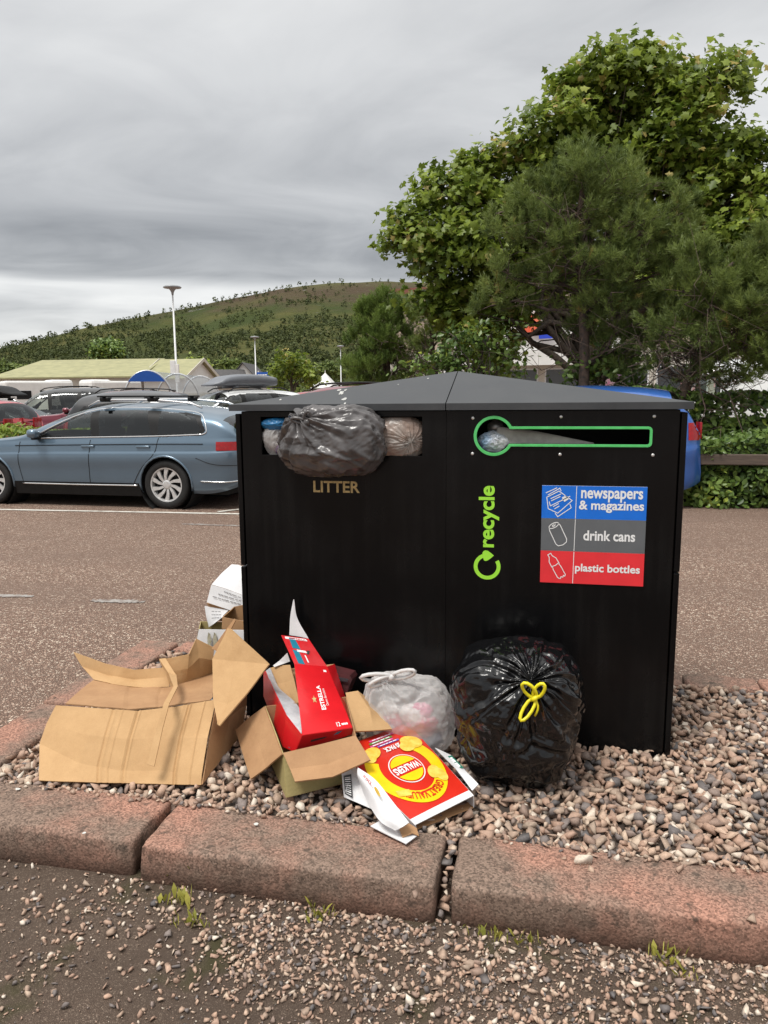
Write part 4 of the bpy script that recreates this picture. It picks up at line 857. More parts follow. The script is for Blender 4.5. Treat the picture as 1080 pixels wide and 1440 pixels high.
M_wcard = cardmat('white_card', (.74, .74, .75), (.66, .66, .67), rough=.55)
M_lining = cardmat('grey_white_lining', (.62, .62, .63), (.30, .31, .34), rough=.5)
M_red = pm('red_print', (.62, .010, .016), .32, col2=(.54, .008, .013), scale=12, coat=.15, bump=.15, bscale=30, bdist=.004)
M_red2 = pm('crisp_red_print', (.60, .024, .010), .30, col2=(.54, .018, .008), scale=10, coat=.2, bump=.15, bscale=22, bdist=.005)
M_yell = pm('yellow_print', (.86, .60, .008), .32, col2=(.80, .52, .006), scale=18)
M_teal = pm('teal_print', (.0, .20, .30), .4, col2=(.0, .16, .25), scale=20)
M_dk = pm('dark_print', (.02, .022, .026), .5, col2=(.035, .035, .04), scale=40)
M_ink = pm('pale_ink', (.32, .32, .33), .6, col2=(.40, .40, .41), scale=50)
def g3(l): return [G(*p) if p[2] < 1.0 else PY(*p) for p in l]        # third number: height (< 1 m) or distance Y
def board(name, rows, mat, parent, nu=24, nv=10, th=.0045, wob=.002, seed=0, lin=True, grooves=()):
    mb = sheet([g3(r_) for r_ in rows], nu, nv, th, lin, wob, seed)
    if grooves:
        V = np.array(mb.v); nu, nv = mb.grid; half = nu * nv
        for u0, amp, wd_ in grooves:
            uu = (np.arange(half) // nv) / (nu - 1); k = amp * np.exp(-((uu - u0) / wd_) ** 2); k2 = np.r_[k, k]
            V[:, 1] -= k2 * .7; V[:, 2] += k2 * .7
        mb.v = [tuple(v) for v in V]
    return mb.build(name, mat, parent, False)
def dashes(u0, u1, v0, v1, n, seed=0):
    r_ = random.Random(seed); V = []; F = []; w_ = [r_.uniform(.5, 1.6) for _ in range(n)]; tot = sum(w_) * 1.25; x = u0
    for a in w_:
        d = a / tot * (u1 - u0); b = len(V); V += [(x, v0), (x + d, v0), (x + d, v1), (x, v1)]; F.append((b, b + 1, b + 2, b + 3)); x += d * 1.25
    return V, F
def towards(p, d): p = Vector(p); return p + (Vector((0, 0, CAMH)) - p).normalized() * d

# ---- big torn box
t = thing('torn_cardboard_box', 'large torn flattened brown cardboard box lying at the left of the bins', 'cardboard box', G(168, 1080, .12))
board('front_panel', [[(55, 1098, .124), (112, 1100, .124), (169, 1101.5, .124), (226, 1103, .124), (283, 1104, .124)], [(56, 1046, .195), (113, 1074, .165), (170, 1084, .152), (227, 1084, .152), (284, 1090, .15)], [(66, 1018, .252), (123, 1034, .245), (179, 1040, .24), (235, 1038, .24), (292, 1038, .242)], [(79, 992, .31), (135, 996, .314), (191, 1000, .316), (248, 994, .32), (304, 984, .325)]], M_card, t, 130, 26, .005, .003, 3, grooves=((.36, -.004, .006), (.385, .003, .005), (.42, .003, .004), (.50, .002, .004), (.515, -.003, .004), (.53, .002, .004), (.80, .003, .004), (.83, -.005, .005), (.845, .004, .004), (.93, .003, .004)))
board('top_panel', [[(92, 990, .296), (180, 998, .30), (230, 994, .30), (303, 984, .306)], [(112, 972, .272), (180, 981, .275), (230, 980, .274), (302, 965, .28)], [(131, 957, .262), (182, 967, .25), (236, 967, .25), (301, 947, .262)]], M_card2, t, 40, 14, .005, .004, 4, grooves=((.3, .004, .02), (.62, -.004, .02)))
board('back_flap', [[(132, 956, .262), (160, 963, .257), (196, 967.5, .251), (238, 966, .25)], [(116, 938, 2.905), (152, 950, 2.88), (190, 956, 2.875), (238, 952, 2.88)], [(104, 917, 2.93), (148, 933, 2.90), (188, 942, 2.885), (238, 938, 2.90)]], M_card, t, 40, 10, .005, .004, 5)
board('back_flap', [[(240, 966, .251), (262, 959, .255), (281, 953, .26), (300, 947, .262)], [(232, 946, 2.87), (264, 940, 2.91), (280, 925, 2.95), (300, 928, 2.98)], [(224, 928, 2.88), (266, 920, 2.92), (276, 898, 2.96), (301, 911, 2.98)]], M_card, t, 40, 10, .005, .004, 6)
board('torn_strip', [[(224, 927, 2.87), (237, 947, 2.80), (244, 966, 2.62), (231, 988, 2.43), (221, 1022, 2.365), (207, 1075, 2.275)], [(233, 926, 2.87), (248, 950, 2.79), (250, 966, 2.62), (238, 990, 2.43), (229, 1024, 2.365), (217, 1078, 2.275)]], M_card, t, 41, 5, .005, .001, 7)
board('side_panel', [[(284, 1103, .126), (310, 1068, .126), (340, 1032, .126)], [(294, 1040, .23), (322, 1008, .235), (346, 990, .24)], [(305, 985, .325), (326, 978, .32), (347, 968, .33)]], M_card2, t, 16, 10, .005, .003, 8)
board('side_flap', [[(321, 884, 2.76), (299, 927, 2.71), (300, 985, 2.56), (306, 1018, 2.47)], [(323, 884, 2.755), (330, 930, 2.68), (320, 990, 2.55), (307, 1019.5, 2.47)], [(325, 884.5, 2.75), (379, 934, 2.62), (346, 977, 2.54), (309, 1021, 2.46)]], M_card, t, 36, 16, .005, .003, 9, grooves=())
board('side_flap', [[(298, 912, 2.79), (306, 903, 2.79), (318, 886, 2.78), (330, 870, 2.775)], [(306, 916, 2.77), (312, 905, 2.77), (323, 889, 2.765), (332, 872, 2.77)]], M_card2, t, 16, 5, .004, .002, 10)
b_ = G(297, 990, .30); b_ = PY(297, 988, 2.62)
mb = MB().lathe([(.010, -.075), (.012, -.06), (.014, -.04), (.028, -.01), (.032, .02), (.032, .12), (.028, .125)], 20, (0, 0, 0), 'Y'); mb.v = [tuple(b_ + Vector(v) + Vector((0, .08, 0))) for v in mb.v]
tag(mb.build('dark_bottle', pm('dark_glass', (.008, .012, .022), .12, col2=(.012, .016, .026), scale=10), None, True), 'dark bottle poking out between the flaps of the torn cardboard box', 'bottle')

# ---- brown open box with folded-out flaps, olive outside
LF, RF, LB, RB = (398.3, 1060, 2.345), (500, 1035, 2.425), (373, 993, 2.60), (487, 980, 2.68)
fl, fr = G(403, 1121.5, .124), G(484, 1101, .124); vLF, vRF, vLB, vRB = (PY(*p) for p in (LF, RF, LB, RB)); bl_, br_ = Vector((vLB.x, vLB.y, .124)), Vector((vRB.x, vRB.y, .124))
t = thing('open_cardboard_box', 'open cardboard box with splayed flaps and olive outside, holding the red carton', 'cardboard box', (fl.x, fl.y, .12))
def quad(name, a, b, c, d, mat, parent, th=.004, wob=.0015, seed=1, n=10): return sheet([[a, b], [d, c]], n, n, th, False, wob, seed).build(name, mat, parent)
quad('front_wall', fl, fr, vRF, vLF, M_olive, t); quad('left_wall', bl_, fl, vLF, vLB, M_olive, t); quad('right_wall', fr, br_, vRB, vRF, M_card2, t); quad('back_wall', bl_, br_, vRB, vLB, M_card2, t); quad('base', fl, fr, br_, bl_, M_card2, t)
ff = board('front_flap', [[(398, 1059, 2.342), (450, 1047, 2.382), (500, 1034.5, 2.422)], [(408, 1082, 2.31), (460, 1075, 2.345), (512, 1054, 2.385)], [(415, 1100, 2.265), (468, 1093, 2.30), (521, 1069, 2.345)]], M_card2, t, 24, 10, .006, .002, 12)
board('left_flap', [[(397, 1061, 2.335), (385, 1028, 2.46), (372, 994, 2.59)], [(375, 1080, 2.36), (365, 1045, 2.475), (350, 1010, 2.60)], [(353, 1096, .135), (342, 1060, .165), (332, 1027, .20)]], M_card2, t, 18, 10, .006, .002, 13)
board('right_flap', [[(486, 975, 2.70), (492, 1000, 2.60), (499, 1029, 2.50)], [(503, 972, 2.71), (520, 1000, 2.62), (525, 1028, 2.55)], [(517, 984, 2.72), (535, 1005, 2.66), (551, 1026, 2.60)]], M_card, t, 18, 10, .006, .002, 14)

# ---- red printed carton standing in it
V_ = lambda x, y, Y: PY(x, y, Y)
B1_, B2_ = V_(415.5, 1058, 2.400), V_(497.7, 1031, 2.480); C1, C2 = V_(425, 1034, 2.385), V_(495.5, 1023, 2.462); T1, T2 = V_(413.9, 934, 2.73), V_(460, 937.5, 2.79)
t = thing('red_carton', 'bright red printed drinks carton with torn open side leaning in the open box', 'carton', (B1_.x, B1_.y, B1_.z))
bil = lambda a, b, c, d, u, v: (a * (1 - u) + b * u) * (1 - v) + (d * (1 - u) + c * u) * v
def bulge(u, v): return bil(C1, C2, T2, T1, u, v) + Vector((0, -.010, .004)) * (4 * u * (1 - u)) * math.sin(math.pi * min(max(v, 0), 1)) ** .7
fp_ = sheet([[bulge(u, v) for u in np.linspace(0, 1, 7)] for v in np.linspace(0, 1, 7)], 20, 24, .003).build('front_panel', M_red, t)
bs_ = quad('base', B1_, B2_, C2, C1, M_red, t, .003)
lw_ = board('side_wall', [[(371, 942, 2.82), (371, 979, 2.78), (398, 1050, 2.47), (415, 1058, 2.402)], [(374, 944, 2.80), (384, 968, 2.67), (403, 1006, 2.50), (425, 1034, 2.387)]], M_red, t, 24, 8, .003, .001)
board('lining', [[(374, 943, 2.80), (384, 968, 2.672), (403, 1006, 2.503), (424, 1032, 2.395)], [(380, 939, 2.825), (392, 966, 2.73), (418, 992, 2.62), (425, 1012, 2.50)]], M_lining, t, 30, 8, .003, .006, 3, lin=False)
board('insert', [[(378, 940, 2.83), (392, 936, 2.83), (408, 935, 2.82)], [(386, 962, 2.78), (400, 960, 2.77), (414, 956, 2.76)], [(404, 988, 2.68), (414, 990, 2.67), (422, 992, 2.64)], [(416, 1010, 2.60), (420, 1012, 2.58), (425, 1014, 2.56)]], M_card, t, 12, 14, .003, .001)
quad('side_wall', B2_, V_(500, 1026, 2.62), V_(470, 934, 2.87), T2, M_red, t, .003); quad('back_wall', V_(402, 1052, 2.53), V_(500, 1026, 2.62), V_(470, 934, 2.875), V_(372, 944, 2.86), M_card2, t, .003)
F1, F2 = V_(395.5, 893.5, 2.80), V_(433.8, 898.5, 2.85); fl_ = quad('top_flap', T1, T2, F2, F1, M_red, t, .003)
pf = board('paper_flap', [[(412.6, 843, 2.87), (408.5, 866, 2.865), (407, 893, 2.86)], [(413, 843, 2.87), (413, 868, 2.862), (420, 895, 2.855)], [(413.6, 843, 2.87), (418, 869, 2.865), (434, 898, 2.86)]], M_wcard, t, 16, 8, .0015, .001, lin=False)
board('paper_flap', [[(384, 936, 2.82), (393, 929, 2.83), (404, 918, 2.835)], [(386, 938, 2.815), (400, 933, 2.825), (408, 930, 2.83)]], M_wcard, t, 10, 5, .002, .001)
onA = lambda u, v: towards(bulge(u, v), .0035)
Vt, Ft = fit_text('ESTRELLA', 0, 1, 0, 1, .03)
decal('lettering', (Vt, Ft), lambda a, b: onA(.615 - .10 * b, .30 + .37 * a), M_wht, fp_)
Vt, Ft = fit_text('Damm Barcelona', 0, 1, 0, 1, .0); decal('lettering', (Vt, Ft), lambda a, b: onA(.70 - .055 * b, .36 + .26 * a), M_wht, fp_)
star = [(math.cos(R_(90 + 36 * i)) * (1 if i % 2 == 0 else .42), math.sin(R_(90 + 36 * i)) * (1 if i % 2 == 0 else .42)) for i in range(10)]
decal('star', shape2d([star]), lambda a, b: onA(.40 + .065 * a, .46 + .06 * b), M_gold, fp_)
decal('lettering', fit_text('12', 0, 1, 0, 1, .02), lambda a, b: onA(.72 + .075 * a, .045 + .06 * b), M_wht, fp_); decal('small_print', dashes(0, 1, .1, .7, 4, 5), lambda a, b: onA(.82 + .13 * a, .05 + .045 * b), M_wht, fp_)
decal('print_patch', shape2d([[(0, 0), (1, 0), (1, 1), (0, 1)]]), lambda a, b: onA(.84 + .08 * a, .90 + .035 * b), M_wht, fp_)
onF = lambda u, v: towards(bil(T1, T2, F2, F1, u, v), .003)
for q, mt in ((((.14, .04), (.33, .02), (.36, .50), (.17, .52)), M_teal), (((.20, .58), (.46, .56), (.46, .96), (.25, .96)), M_teal), (((.30, .46), (.62, .44), (.60, .52), (.32, .54)), M_wht), (((.58, .40), (.66, .40), (.76, .54), (.66, .54)), M_dk), (((.46, .10), (.50, .10), (.52, .36), (.48, .36)), M_wht), (((.10, .9), (.9, .9), (.88, .98), (.12, .98)), M_wht)):
    decal('print_patch', shape2d([list(q)]), onF, mt, fl_)
decal('lettering', fit_text('ESTRELLA', .3, .85, .915, .965, .02), lambda u, v: towards(onF(u, v), .001), M_red, fl_)
lw_fn = lambda u, v: towards(bil(V_(398, 1050, 2.47), V_(415, 1056, 2.402), V_(384, 985, 2.70), V_(373, 970, 2.76), u, v), .006)
decal('lettering', fit_text('ESTRELLA', 0, 1, 0, 1, .03), lambda a, b: lw_fn(.32 + .0 * a + .28 * b, .25 + .62 * a), M_wht, lw_)
decal('print_patch', shape2d([[(.50, .02), (.62, .02), (.85, .30), (.72, .34)]]), lw_fn, M_teal, lw_)
onB = lambda u, v: towards(bil(B1_, B2_, C2, C1, u, v), .003)
decal('print_patch', shape2d([[(.22, .42), (.75, .40), (.75, .55), (.22, .56)]]), onB, M_dk, bs_); decal('print_patch', shape2d([[(.55, .38), (.68, .38), (.80, .78), (.66, .80)]]), onB, M_teal, bs_)
dm = MB().prism([V_(461, 942, 2.84), V_(492, 950, 2.82), V_(495, 956, 2.82), V_(487, 977, 2.80), V_(474, 970, 2.82)], (.01, .05, .004)).build('maroon_carton', pm('maroon_card', (.075, .020, .022), .4, col2=(.05, .015, .016), scale=14))
tag(dm, 'small dark maroon carton squeezed between the red carton and the bin', 'carton')
tag(MB().prism([V_(471, 951, 2.818), V_(490, 955, 2.806), V_(489, 959, 2.804), V_(473, 956, 2.815)], (0, -.004, 0)).build('label_patch', M_dk, dm), None)

# ---- crisp multipack box lying face up, upside down to the viewer
cBR, cBL, cTL, cTR = G(474, 1054, .25), G(573, 1017, .24), G(666, 1119, .175), G(584.5, 1160, .150)
t = thing('crisp_box', 'crushed red and yellow crisp multipack box lying beside the black sack', 'crisp box', (cTR.x, cTR.y, .12))
LW_, LH_ = .17, .22
def lid(u, v, off=0.0):
    s, q = (u / LW_ + 1) / 2, (v / LH_ + 1) / 2
    p = bil(cBL, cBR, cTR, cTL, s, q); e = Vector((0, 0, .007 * math.sin(math.pi * min(max(s, 0), 1)) * math.sin(math.pi * min(max(q, 0), 1))))
    return p + e + Vector((.02, -.35, .93)) * off
ld = sheet([[lid(u, v) for u in np.linspace(-LW_, LW_, 17)] for v in np.linspace(-LH_, .192, 17)], 33, 33, .003).build('lid', M_red2, t)
sheet([[lid(u, v) for u in np.linspace(-LW_, LW_, 9)] for v in np.linspace(.1925, LH_, 3)], 28, 6, .003).build('lid_edge', M_wcard, t)
pl_ = lambda k: (lambda u, v: lid(u, v, .0036 + .0008 * k))
decal('yellow_ring', shape2d([circ(0, 0, .163, 60, -38, 225, ry=.172) + circ(0, 0, .110, 60, 225, -38, ry=.116)]), pl_(0), M_yell, ld)
decal('logo_disc', shape2d([circ(0, 0, .075, 44)]), pl_(0), M_wht, ld); decal('logo_disc', shape2d([circ(0, 0, .071, 44)]), pl_(1), M_red2, ld)
decal('logo_disc', shape2d([circ(0, .0, .066, 30, 22, 158)]), pl_(2), M_yell, ld); decal('logo_disc', shape2d([circ(0, 0, .066, 30, 202, 338)]), pl_(2), M_yell, ld)
decal('lettering', fit_text('WALKERS', -.064, .064, -.017, .017, .03), pl_(3), M_wht, ld)
def arc_text(s, rad, a0, a1, h, bold, k, mat):
    Vt, Ft = fit_text(s, 0, 1, 0, h, bold); decal('lettering', ([((rad + v[1]) * math.cos(R_(a0 + (a1 - a0) * v[0])), (rad + v[1]) * math.sin(R_(a0 + (a1 - a0) * v[0]))) for v in Vt], Ft), pl_(k), mat, ld)
arc_text('GREAT VALUE!', .121, 128, 46, .034, .02, 2, M_red2)
M_chip = pm('crisp_yellow', (.72, .42, .04), .5, col2=(.85, .60, .12), scale=40); M_purp = pm('purple_print', (.20, .08, .36), .4); M_pink = pm('pink_print', (.62, .07, .25), .4); M_grn = pm('green_print', (.10, .25, .04), .4)
for (cu, cv, ra, rb, an) in ((.075, -.128, .042, .030, 20), (.098, -.118, .028, .034, 0), (-.112, -.112, .048, .036, -30), (-.082, -.098, .036, .03, 10), (-.092, .062, .036, .026, 40), (-.112, .085, .026, .034, 0)):
    c_, s_ = math.cos(R_(an)), math.sin(R_(an)); lp = [(cu + x * c_ - y * s_, cv + x * s_ + y * c_) for x, y in circ(0, 0, ra, 22, ry=rb)]; decal('crisp_picture', shape2d([lp]), pl_(3), M_chip, ld)
for i, (v0, u0, u1, mt) in enumerate(((-.150, -.075, .03, M_purp), (-.164, -.055, .055, M_pink), (-.178, -.06, .05, M_grn), (-.192, -.075, .04, M_pink))):
    decal('flavour_stripe', shape2d([[(u0, v0 - .005), (u1, v0 - .005), (u1, v0 + .005), (u0, v0 + .005)]]), pl_(1), mt, ld)
    decal('small_print', dashes(u0 + .012, u1 - .008, v0 - .0022, v0 + .0022, 5, i), pl_(2), M_wht, ld)
decal('lettering', fit_text('20 PACK', -.06, .02, -.132, -.106, .03), pl_(2), M_wht, ld)
decal('flash', shape2d([[(.07, .088), (.125, .070), (.130, .098), (.078, .116)]]), pl_(3), M_chip, ld)
dn = lambda p, k=0: Vector((p.x + k, p.y + .012, .126))
quad('side_wall', dn(cTR), dn(cBR), cBR, cTR, M_wcard, t, .003); quad('side_wall', dn(cBL), dn(cTL), cTL, cBL, M_wcard, t, .003); quad('back_wall', dn(cBR), dn(cBL), cBL, cBR, M_wcard, t, .003); quad('base', dn(cBL), dn(cBR), dn(cTR), dn(cTL), M_card2, t, .003)
sw = board('side_panel', [[(480, 1086, .20), (503, 1079, .205), (528, 1110, .18)], [(484, 1121, .128), (505, 1130, .127), (528, 1140, .127)]], M_wcard, t, 10, 6, .003, .001)
onS = lambda u, v: towards(bil(G(484, 1118, .133), G(497, 1126, .133), G(495, 1085, .20), G(482, 1089, .195), u, v), .004)
decal('barcode', shape2d([[(.1, .08), (.9, .08), (.9, .92), (.1, .92)]]), onS, M_dk, sw)
for i in range(9): decal('barcode', shape2d([[(.2, .14 + i * .083), (.8, .14 + i * .083), (.8, .14 + i * .083 + (.03, .045, .025)[i % 3]), (.2, .14 + i * .083 + (.03, .045, .025)[i % 3])]]), lambda u, v: towards(onS(u, v), .001), M_wht, sw)
cf = board('curled_flap', [[(503, 1079, 2.335), (528, 1097, 2.27), (552, 1127, 2.19), (575, 1157, 2.13)], [(503, 1090, 2.315), (522, 1112, 2.235), (541, 1142, 2.155), (566, 1163, 2.115)], [(506, 1100, 2.32), (516, 1124, 2.25), (534, 1154, 2.15), (556, 1168, 2.12)]], M_wcard, t, 26, 10, .003, .001, lin=False)
onC = lambda u, v: towards(bil(V_(507, 1089, 2.30), V_(548, 1140, 2.135), V_(540, 1116, 2.17), V_(512, 1087, 2.29), u, v), .014)
decal('lettering', fit_text('20 PACK', .05, .40, .2, .8, .03), onC, M_red2, cf); decal('crisp_picture', shape2d([circ(.62, .45, .12, 20, ry=.34)]), onC, M_chip, cf)
bf = board('bottom_flap', [[(521, 1162, .136), (537, 1153, .138), (560, 1160, .138)], [(571, 1187, .134), (586, 1176, .136), (588, 1170, .14)]], M_wcard, t, 10, 8, .003, .001)
board('inner_flap', [[(560, 1162, .150), (575, 1158, .158), (586, 1165, .150)], [(566, 1178, .138), (580, 1172, .146), (589, 1176, .138)]], M_card2, t, 8, 6, .003, .001)
rf_ = board('right_flap', [[(612, 1052, 2.62), (640, 1080, 2.50), (664, 1112, 2.40)], [(634, 1062, 2.60), (655, 1085, 2.50), (673, 1103, 2.42)]], M_wcard, t, 14, 6, .003, .001)
onR = lambda u, v: towards(bil(V_(628, 1064, 2.585), V_(643, 1082, 2.515), V_(653, 1079, 2.515), V_(636, 1062, 2.585), u, v), .008)
decal('print_patch', shape2d([[(0, .1), (1, .1), (1, .9), (0, .9)]]), onR, pm('dark_green_print', (.0, .14, .09), .4), rf_)
decal('small_print', dashes(.12, .92, .3, .7, 4, 8), lambda u, v: towards(onR(u, v), .001), M_wht, rf_)

# ---- cartons between the bin and the far kerb
t = thing('white_carton', 'open white printed food carton with raised flaps behind the torn box', 'carton', (-1.52, 3.2, .12))
W = lambda x, y, Y: PY(x, y, Y)
quad('front_wall', Vector((-1.675, 3.16, .115)), Vector((-1.36, 3.12, .115)), W(343, 886, 3.12), W(280, 885, 3.16), M_wcard, t, .004)
quad('left_wall', Vector((-1.72, 3.42, .115)), Vector((-1.675, 3.16, .115)), W(280, 885, 3.16), Vector((-1.72, 3.42, .37)), M_olive, t, .004)
quad('right_wall', Vector((-1.36, 3.12, .115)), Vector((-1.33, 3.42, .115)), Vector((-1.33, 3.42, .38)), W(343, 886, 3.12), M_olive, t, .004)
quad('back_wall', Vector((-1.72, 3.42, .115)), Vector((-1.33, 3.42, .115)), Vector((-1.33, 3.42, .38)), Vector((-1.72, 3.42, .37)), M_olive, t, .004)
fw_ = t.children[0]
for dx in (0, 8):
    lp = [W(293 + dx, 889, 3.145), W(296 + dx, 892, 3.145), W(297.5 + dx, 902, 3.14), W(295 + dx, 910, 3.135), W(292 + dx, 908, 3.14), W(291.5 + dx, 897, 3.145)]
    link('food_picture', np_mesh('food_picture', [towards(p, .012) for p in lp], [tuple(range(6))]), pm('olive_print', (.28, .25, .16), .5, col2=(.36, .34, .26), scale=60), fw_)
f2 = board('flap', [[(288, 852, 3.42), (304, 855, 3.40), (322, 858, 3.38)], [(290, 866, 3.41), (303, 866, 3.39), (314, 866, 3.37)], [(294, 882, 3.40), (300, 878, 3.38), (313, 868, 3.36)]], M_wcard, t, 12, 8, .003, .001)
for i in range(3):
    onf = lambda u, v: towards(bil(W(296, 861 + i * 5, 3.39), W(312, 862 + i * 4, 3.37), W(312, 859 + i * 4, 3.37), W(296, 858 + i * 5, 3.39), u, v), .008)
    decal('small_print', dashes(.1, .95, .3, .7, 3 + i, i + 20), onf, M_ink, f2)
t2 = thing('bent_white_carton', 'bent white carton with small print leaning against the side of the bin', 'carton', (-1.5, 3.35, .38))
cl_ = board('top_panel', [[(298, 822, 3.42), (318, 828, 3.40), (344, 838, 3.38)], [(312, 806, 3.46), (325, 811, 3.44), (344, 815, 3.42)], [(326, 794, 3.50), (335, 794.5, 3.49), (344, 798, 3.48)]], M_wcard, t2, 16, 10, .004, .001)
cl2 = board('front_panel', [[(297.5, 822.5, 3.418), (318, 828.5, 3.398), (344, 838.5, 3.378)], [(294, 835, 3.41), (316, 842, 3.39), (344, 852, 3.365)], [(291, 847, 3.40), (315, 855, 3.38), (344, 865, 3.36)]], M_wcard, t2, 16, 10, .004, .001)
for i in range(3):
    onl = lambda u, v: towards(bil(W(299 + 8 * i, 840 - 3.5 * i, 3.40), W(340, 851.5 - 4.6 * i, 3.37), W(340, 849 - 4.6 * i, 3.37), W(299 + 8 * i, 837.4 - 3.5 * i, 3.40), u, v), .008)
    decal('small_print', dashes(0, 1, .15, .75, 7 - i, i + 30), onl, M_ink, cl2)
MB().prism([W(291, 848, 3.41), W(315, 856, 3.39), W(318, 874, 3.40), W(300, 872, 3.43)], (.02, .06, .0)).build('under_side', M_card2, t2)
t3 = thing('brown_carton', 'small brown carton with open top between the white cartons and the bin', 'carton', (-1.42, 3.2, .34))
quad('front_wall', W(312, 884, 3.22), W(346, 892, 3.20), W(346, 874, 3.20), W(313, 868, 3.22), M_card2, t3, .004); quad('back_wall', W(318, 872, 3.34), W(346, 872, 3.34), W(346, 850, 3.34), W(330, 853, 3.34), M_card2, t3, .004); quad('side_wall', W(313, 884, 3.22), W(318, 872, 3.34), W(330, 853, 3.34), W(313, 868, 3.22), M_card2, t3, .004)
# ================================================================== CARS
M_tyre = pm('tyre_rubber', (.007, .007, .007), .75, col2=(.013, .0125, .012), scale=20)
M_alloy = pm('alloy', (.68, .68, .67), .3, metal=.45, col2=(.55, .55, .55), scale=30)
M_dark = pm('dark_plastic', (.006, .006, .0065), .5, col2=(.010, .010, .010), scale=20, spec=.25)
M_under = pm('underbody', (.006, .006, .006), .9, col2=(.010, .010, .010), scale=10)
M_chrome = pm('chrome_trim', (.80, .80, .80), .14, metal=1.0, col2=(.74, .74, .74), scale=40)
M_seat = pm('car_seat', (.025, .025, .027), .8, col2=(.035, .035, .036), scale=20)
M_glass = glassmat('car_glass', (.80, .86, .82)); M_privacy = glassmat('privacy_glass', (.16, .17, .17))
M_tail = pm('tail_lamp_red', (.36, .004, .006), .2, col2=(.26, .003, .005), scale=30, coat=.3); M_lampw = pm('lamp_clear', (.62, .64, .66), .12, col2=(.35, .36, .37), scale=25, coat=.8)
M_plate = pm('number_plate', (.75, .68, .12), .4, col2=(.7, .63, .1), scale=20)
def paint(name, c, metal=.35): return pm(name, c, .30, metal=metal, col2=tuple(x * .94 for x in c), scale=2.0, coat=.9)
def pip(x, pts):
    X = [p[0] for p in pts]; Y = [p[1] for p in pts]
    h = np.diff(X); d = np.diff(Y) / h; m_ = np.zeros(len(X)); m_[1:-1] = np.where(d[:-1] * d[1:] > 0, 2 * d[:-1] * d[1:] / (d[:-1] + d[1:] + 1e-12), 0); m_[0] = d[0]; m_[-1] = d[-1]
    x = np.clip(x, X[0], X[-1]); i = np.clip(np.searchsorted(X, x) - 1, 0, len(X) - 2); X, Y = np.array(X), np.array(Y); t = (x - X[i]) / h[i]
    return (1 + 2 * t) * (1 - t) ** 2 * Y[i] + t * (1 - t) ** 2 * h[i] * m_[i] + t * t * (3 - 2 * t) * Y[i + 1] + t * t * (t - 1) * h[i] * m_[i + 1]
def in_poly(x, z, P):
    c = np.zeros(np.shape(x), bool); n = len(P)
    for i in range(n):
        (xa, za), (xb, zb) = P[i], P[(i + 1) % n]
        k = ((za > z) != (zb > z)); xi = (xb - xa) * (z - za) / (zb - za + 1e-12) + xa; c ^= k & (x < xi)
    return c
def snap(x, z, P, tol):
    bd = np.full(np.shape(x), tol); nx, nz = x.copy(), z.copy(); n = len(P)
    for i in range(n):
        (xa, za), (xb, zb) = P[i], P[(i + 1) % n]; L2 = (xb - xa) ** 2 + (zb - za) ** 2 + 1e-12; t = np.clip(((x - xa) * (xb - xa) + (z - za) * (zb - za)) / L2, 0, 1)
        qx, qz = xa + t * (xb - xa), za + t * (zb - za); d = np.hypot(x - qx, z - qz); k = d < bd; bd = np.where(k, d, bd); nx = np.where(k, qx, nx); nz = np.where(k, qz, nz)
    return nx, nz
WHEELS = {}
def wheel_meshes(R, spokes, swirl):
    key = (R, spokes, swirl)
    if key in WHEELS: return WHEELS[key]
    w_ = .215; rr = R * .69
    ty = MB().lathe([(rr, -w_ / 2 + .012), (rr + .01, -w_ / 2), (R - .035, -w_ / 2), (R - .010, -w_ / 2 + .012), (R, -w_ / 2 + .035), (R, w_ / 2 - .035), (R - .010, w_ / 2 - .012), (R - .035, w_ / 2), (rr + .01, w_ / 2), (rr, w_ / 2 - .012)], 40, axis='Y', cap=False)
    ri = MB().lathe([(rr + .004, w_ / 2 - .006), (rr - .012, w_ / 2 - .008), (rr - .020, w_ / 2 - .03), (rr - .03, -w_ / 2 + .01)], 40, axis='Y', cap=False)
    ri.lathe([(.062, w_ / 2 - .055), (.062, w_ / 2 - .022), (.045, w_ / 2 - .014), (.001, w_ / 2 - .012)], 18, axis='Y')
    for k in range(spokes):
        a = 2 * math.pi * k / spokes
        P = []
        for rad, ang, hw, yy in ((.05, 0, .018, -.024), (rr * .55, swirl * .5, .020, -.018), (rr - .014, swirl, .030, -.016)):
            for s in (-1, 1):
                aa = a + ang + s * hw / rad * (1 if rad > .06 else .8); P.append((rad * math.cos(aa), w_ / 2 + yy, rad * math.sin(aa)))
        Q = [(x, y - .03, z) for x, y, z in P]; ri.add(P + Q, [(0, 1, 3, 2), (2, 3, 5, 4), (0, 2, 8, 6), (2, 4, 10, 8), (1, 7, 9, 3), (3, 9, 11, 5), (6, 8, 9, 7), (8, 10, 11, 9)])
    dk = MB().lathe([(rr - .02, w_ / 2 - .075), (.001, w_ / 2 - .07)], 24, axis='Y', cap=False)
    out = []
    for mb, mt, sm in ((ty, M_tyre, True), (ri, M_alloy, False), (dk, M_under, False)):
        me = np_mesh('w', mb.v, mb.f, sm); bm = bmesh.new(); bm.from_mesh(me); bmesh.ops.recalc_face_normals(bm, faces=bm.faces); bm.to_mesh(me); bm.free(); me.materials.append(mt); out.append(me)
    WHEELS[key] = out; return out
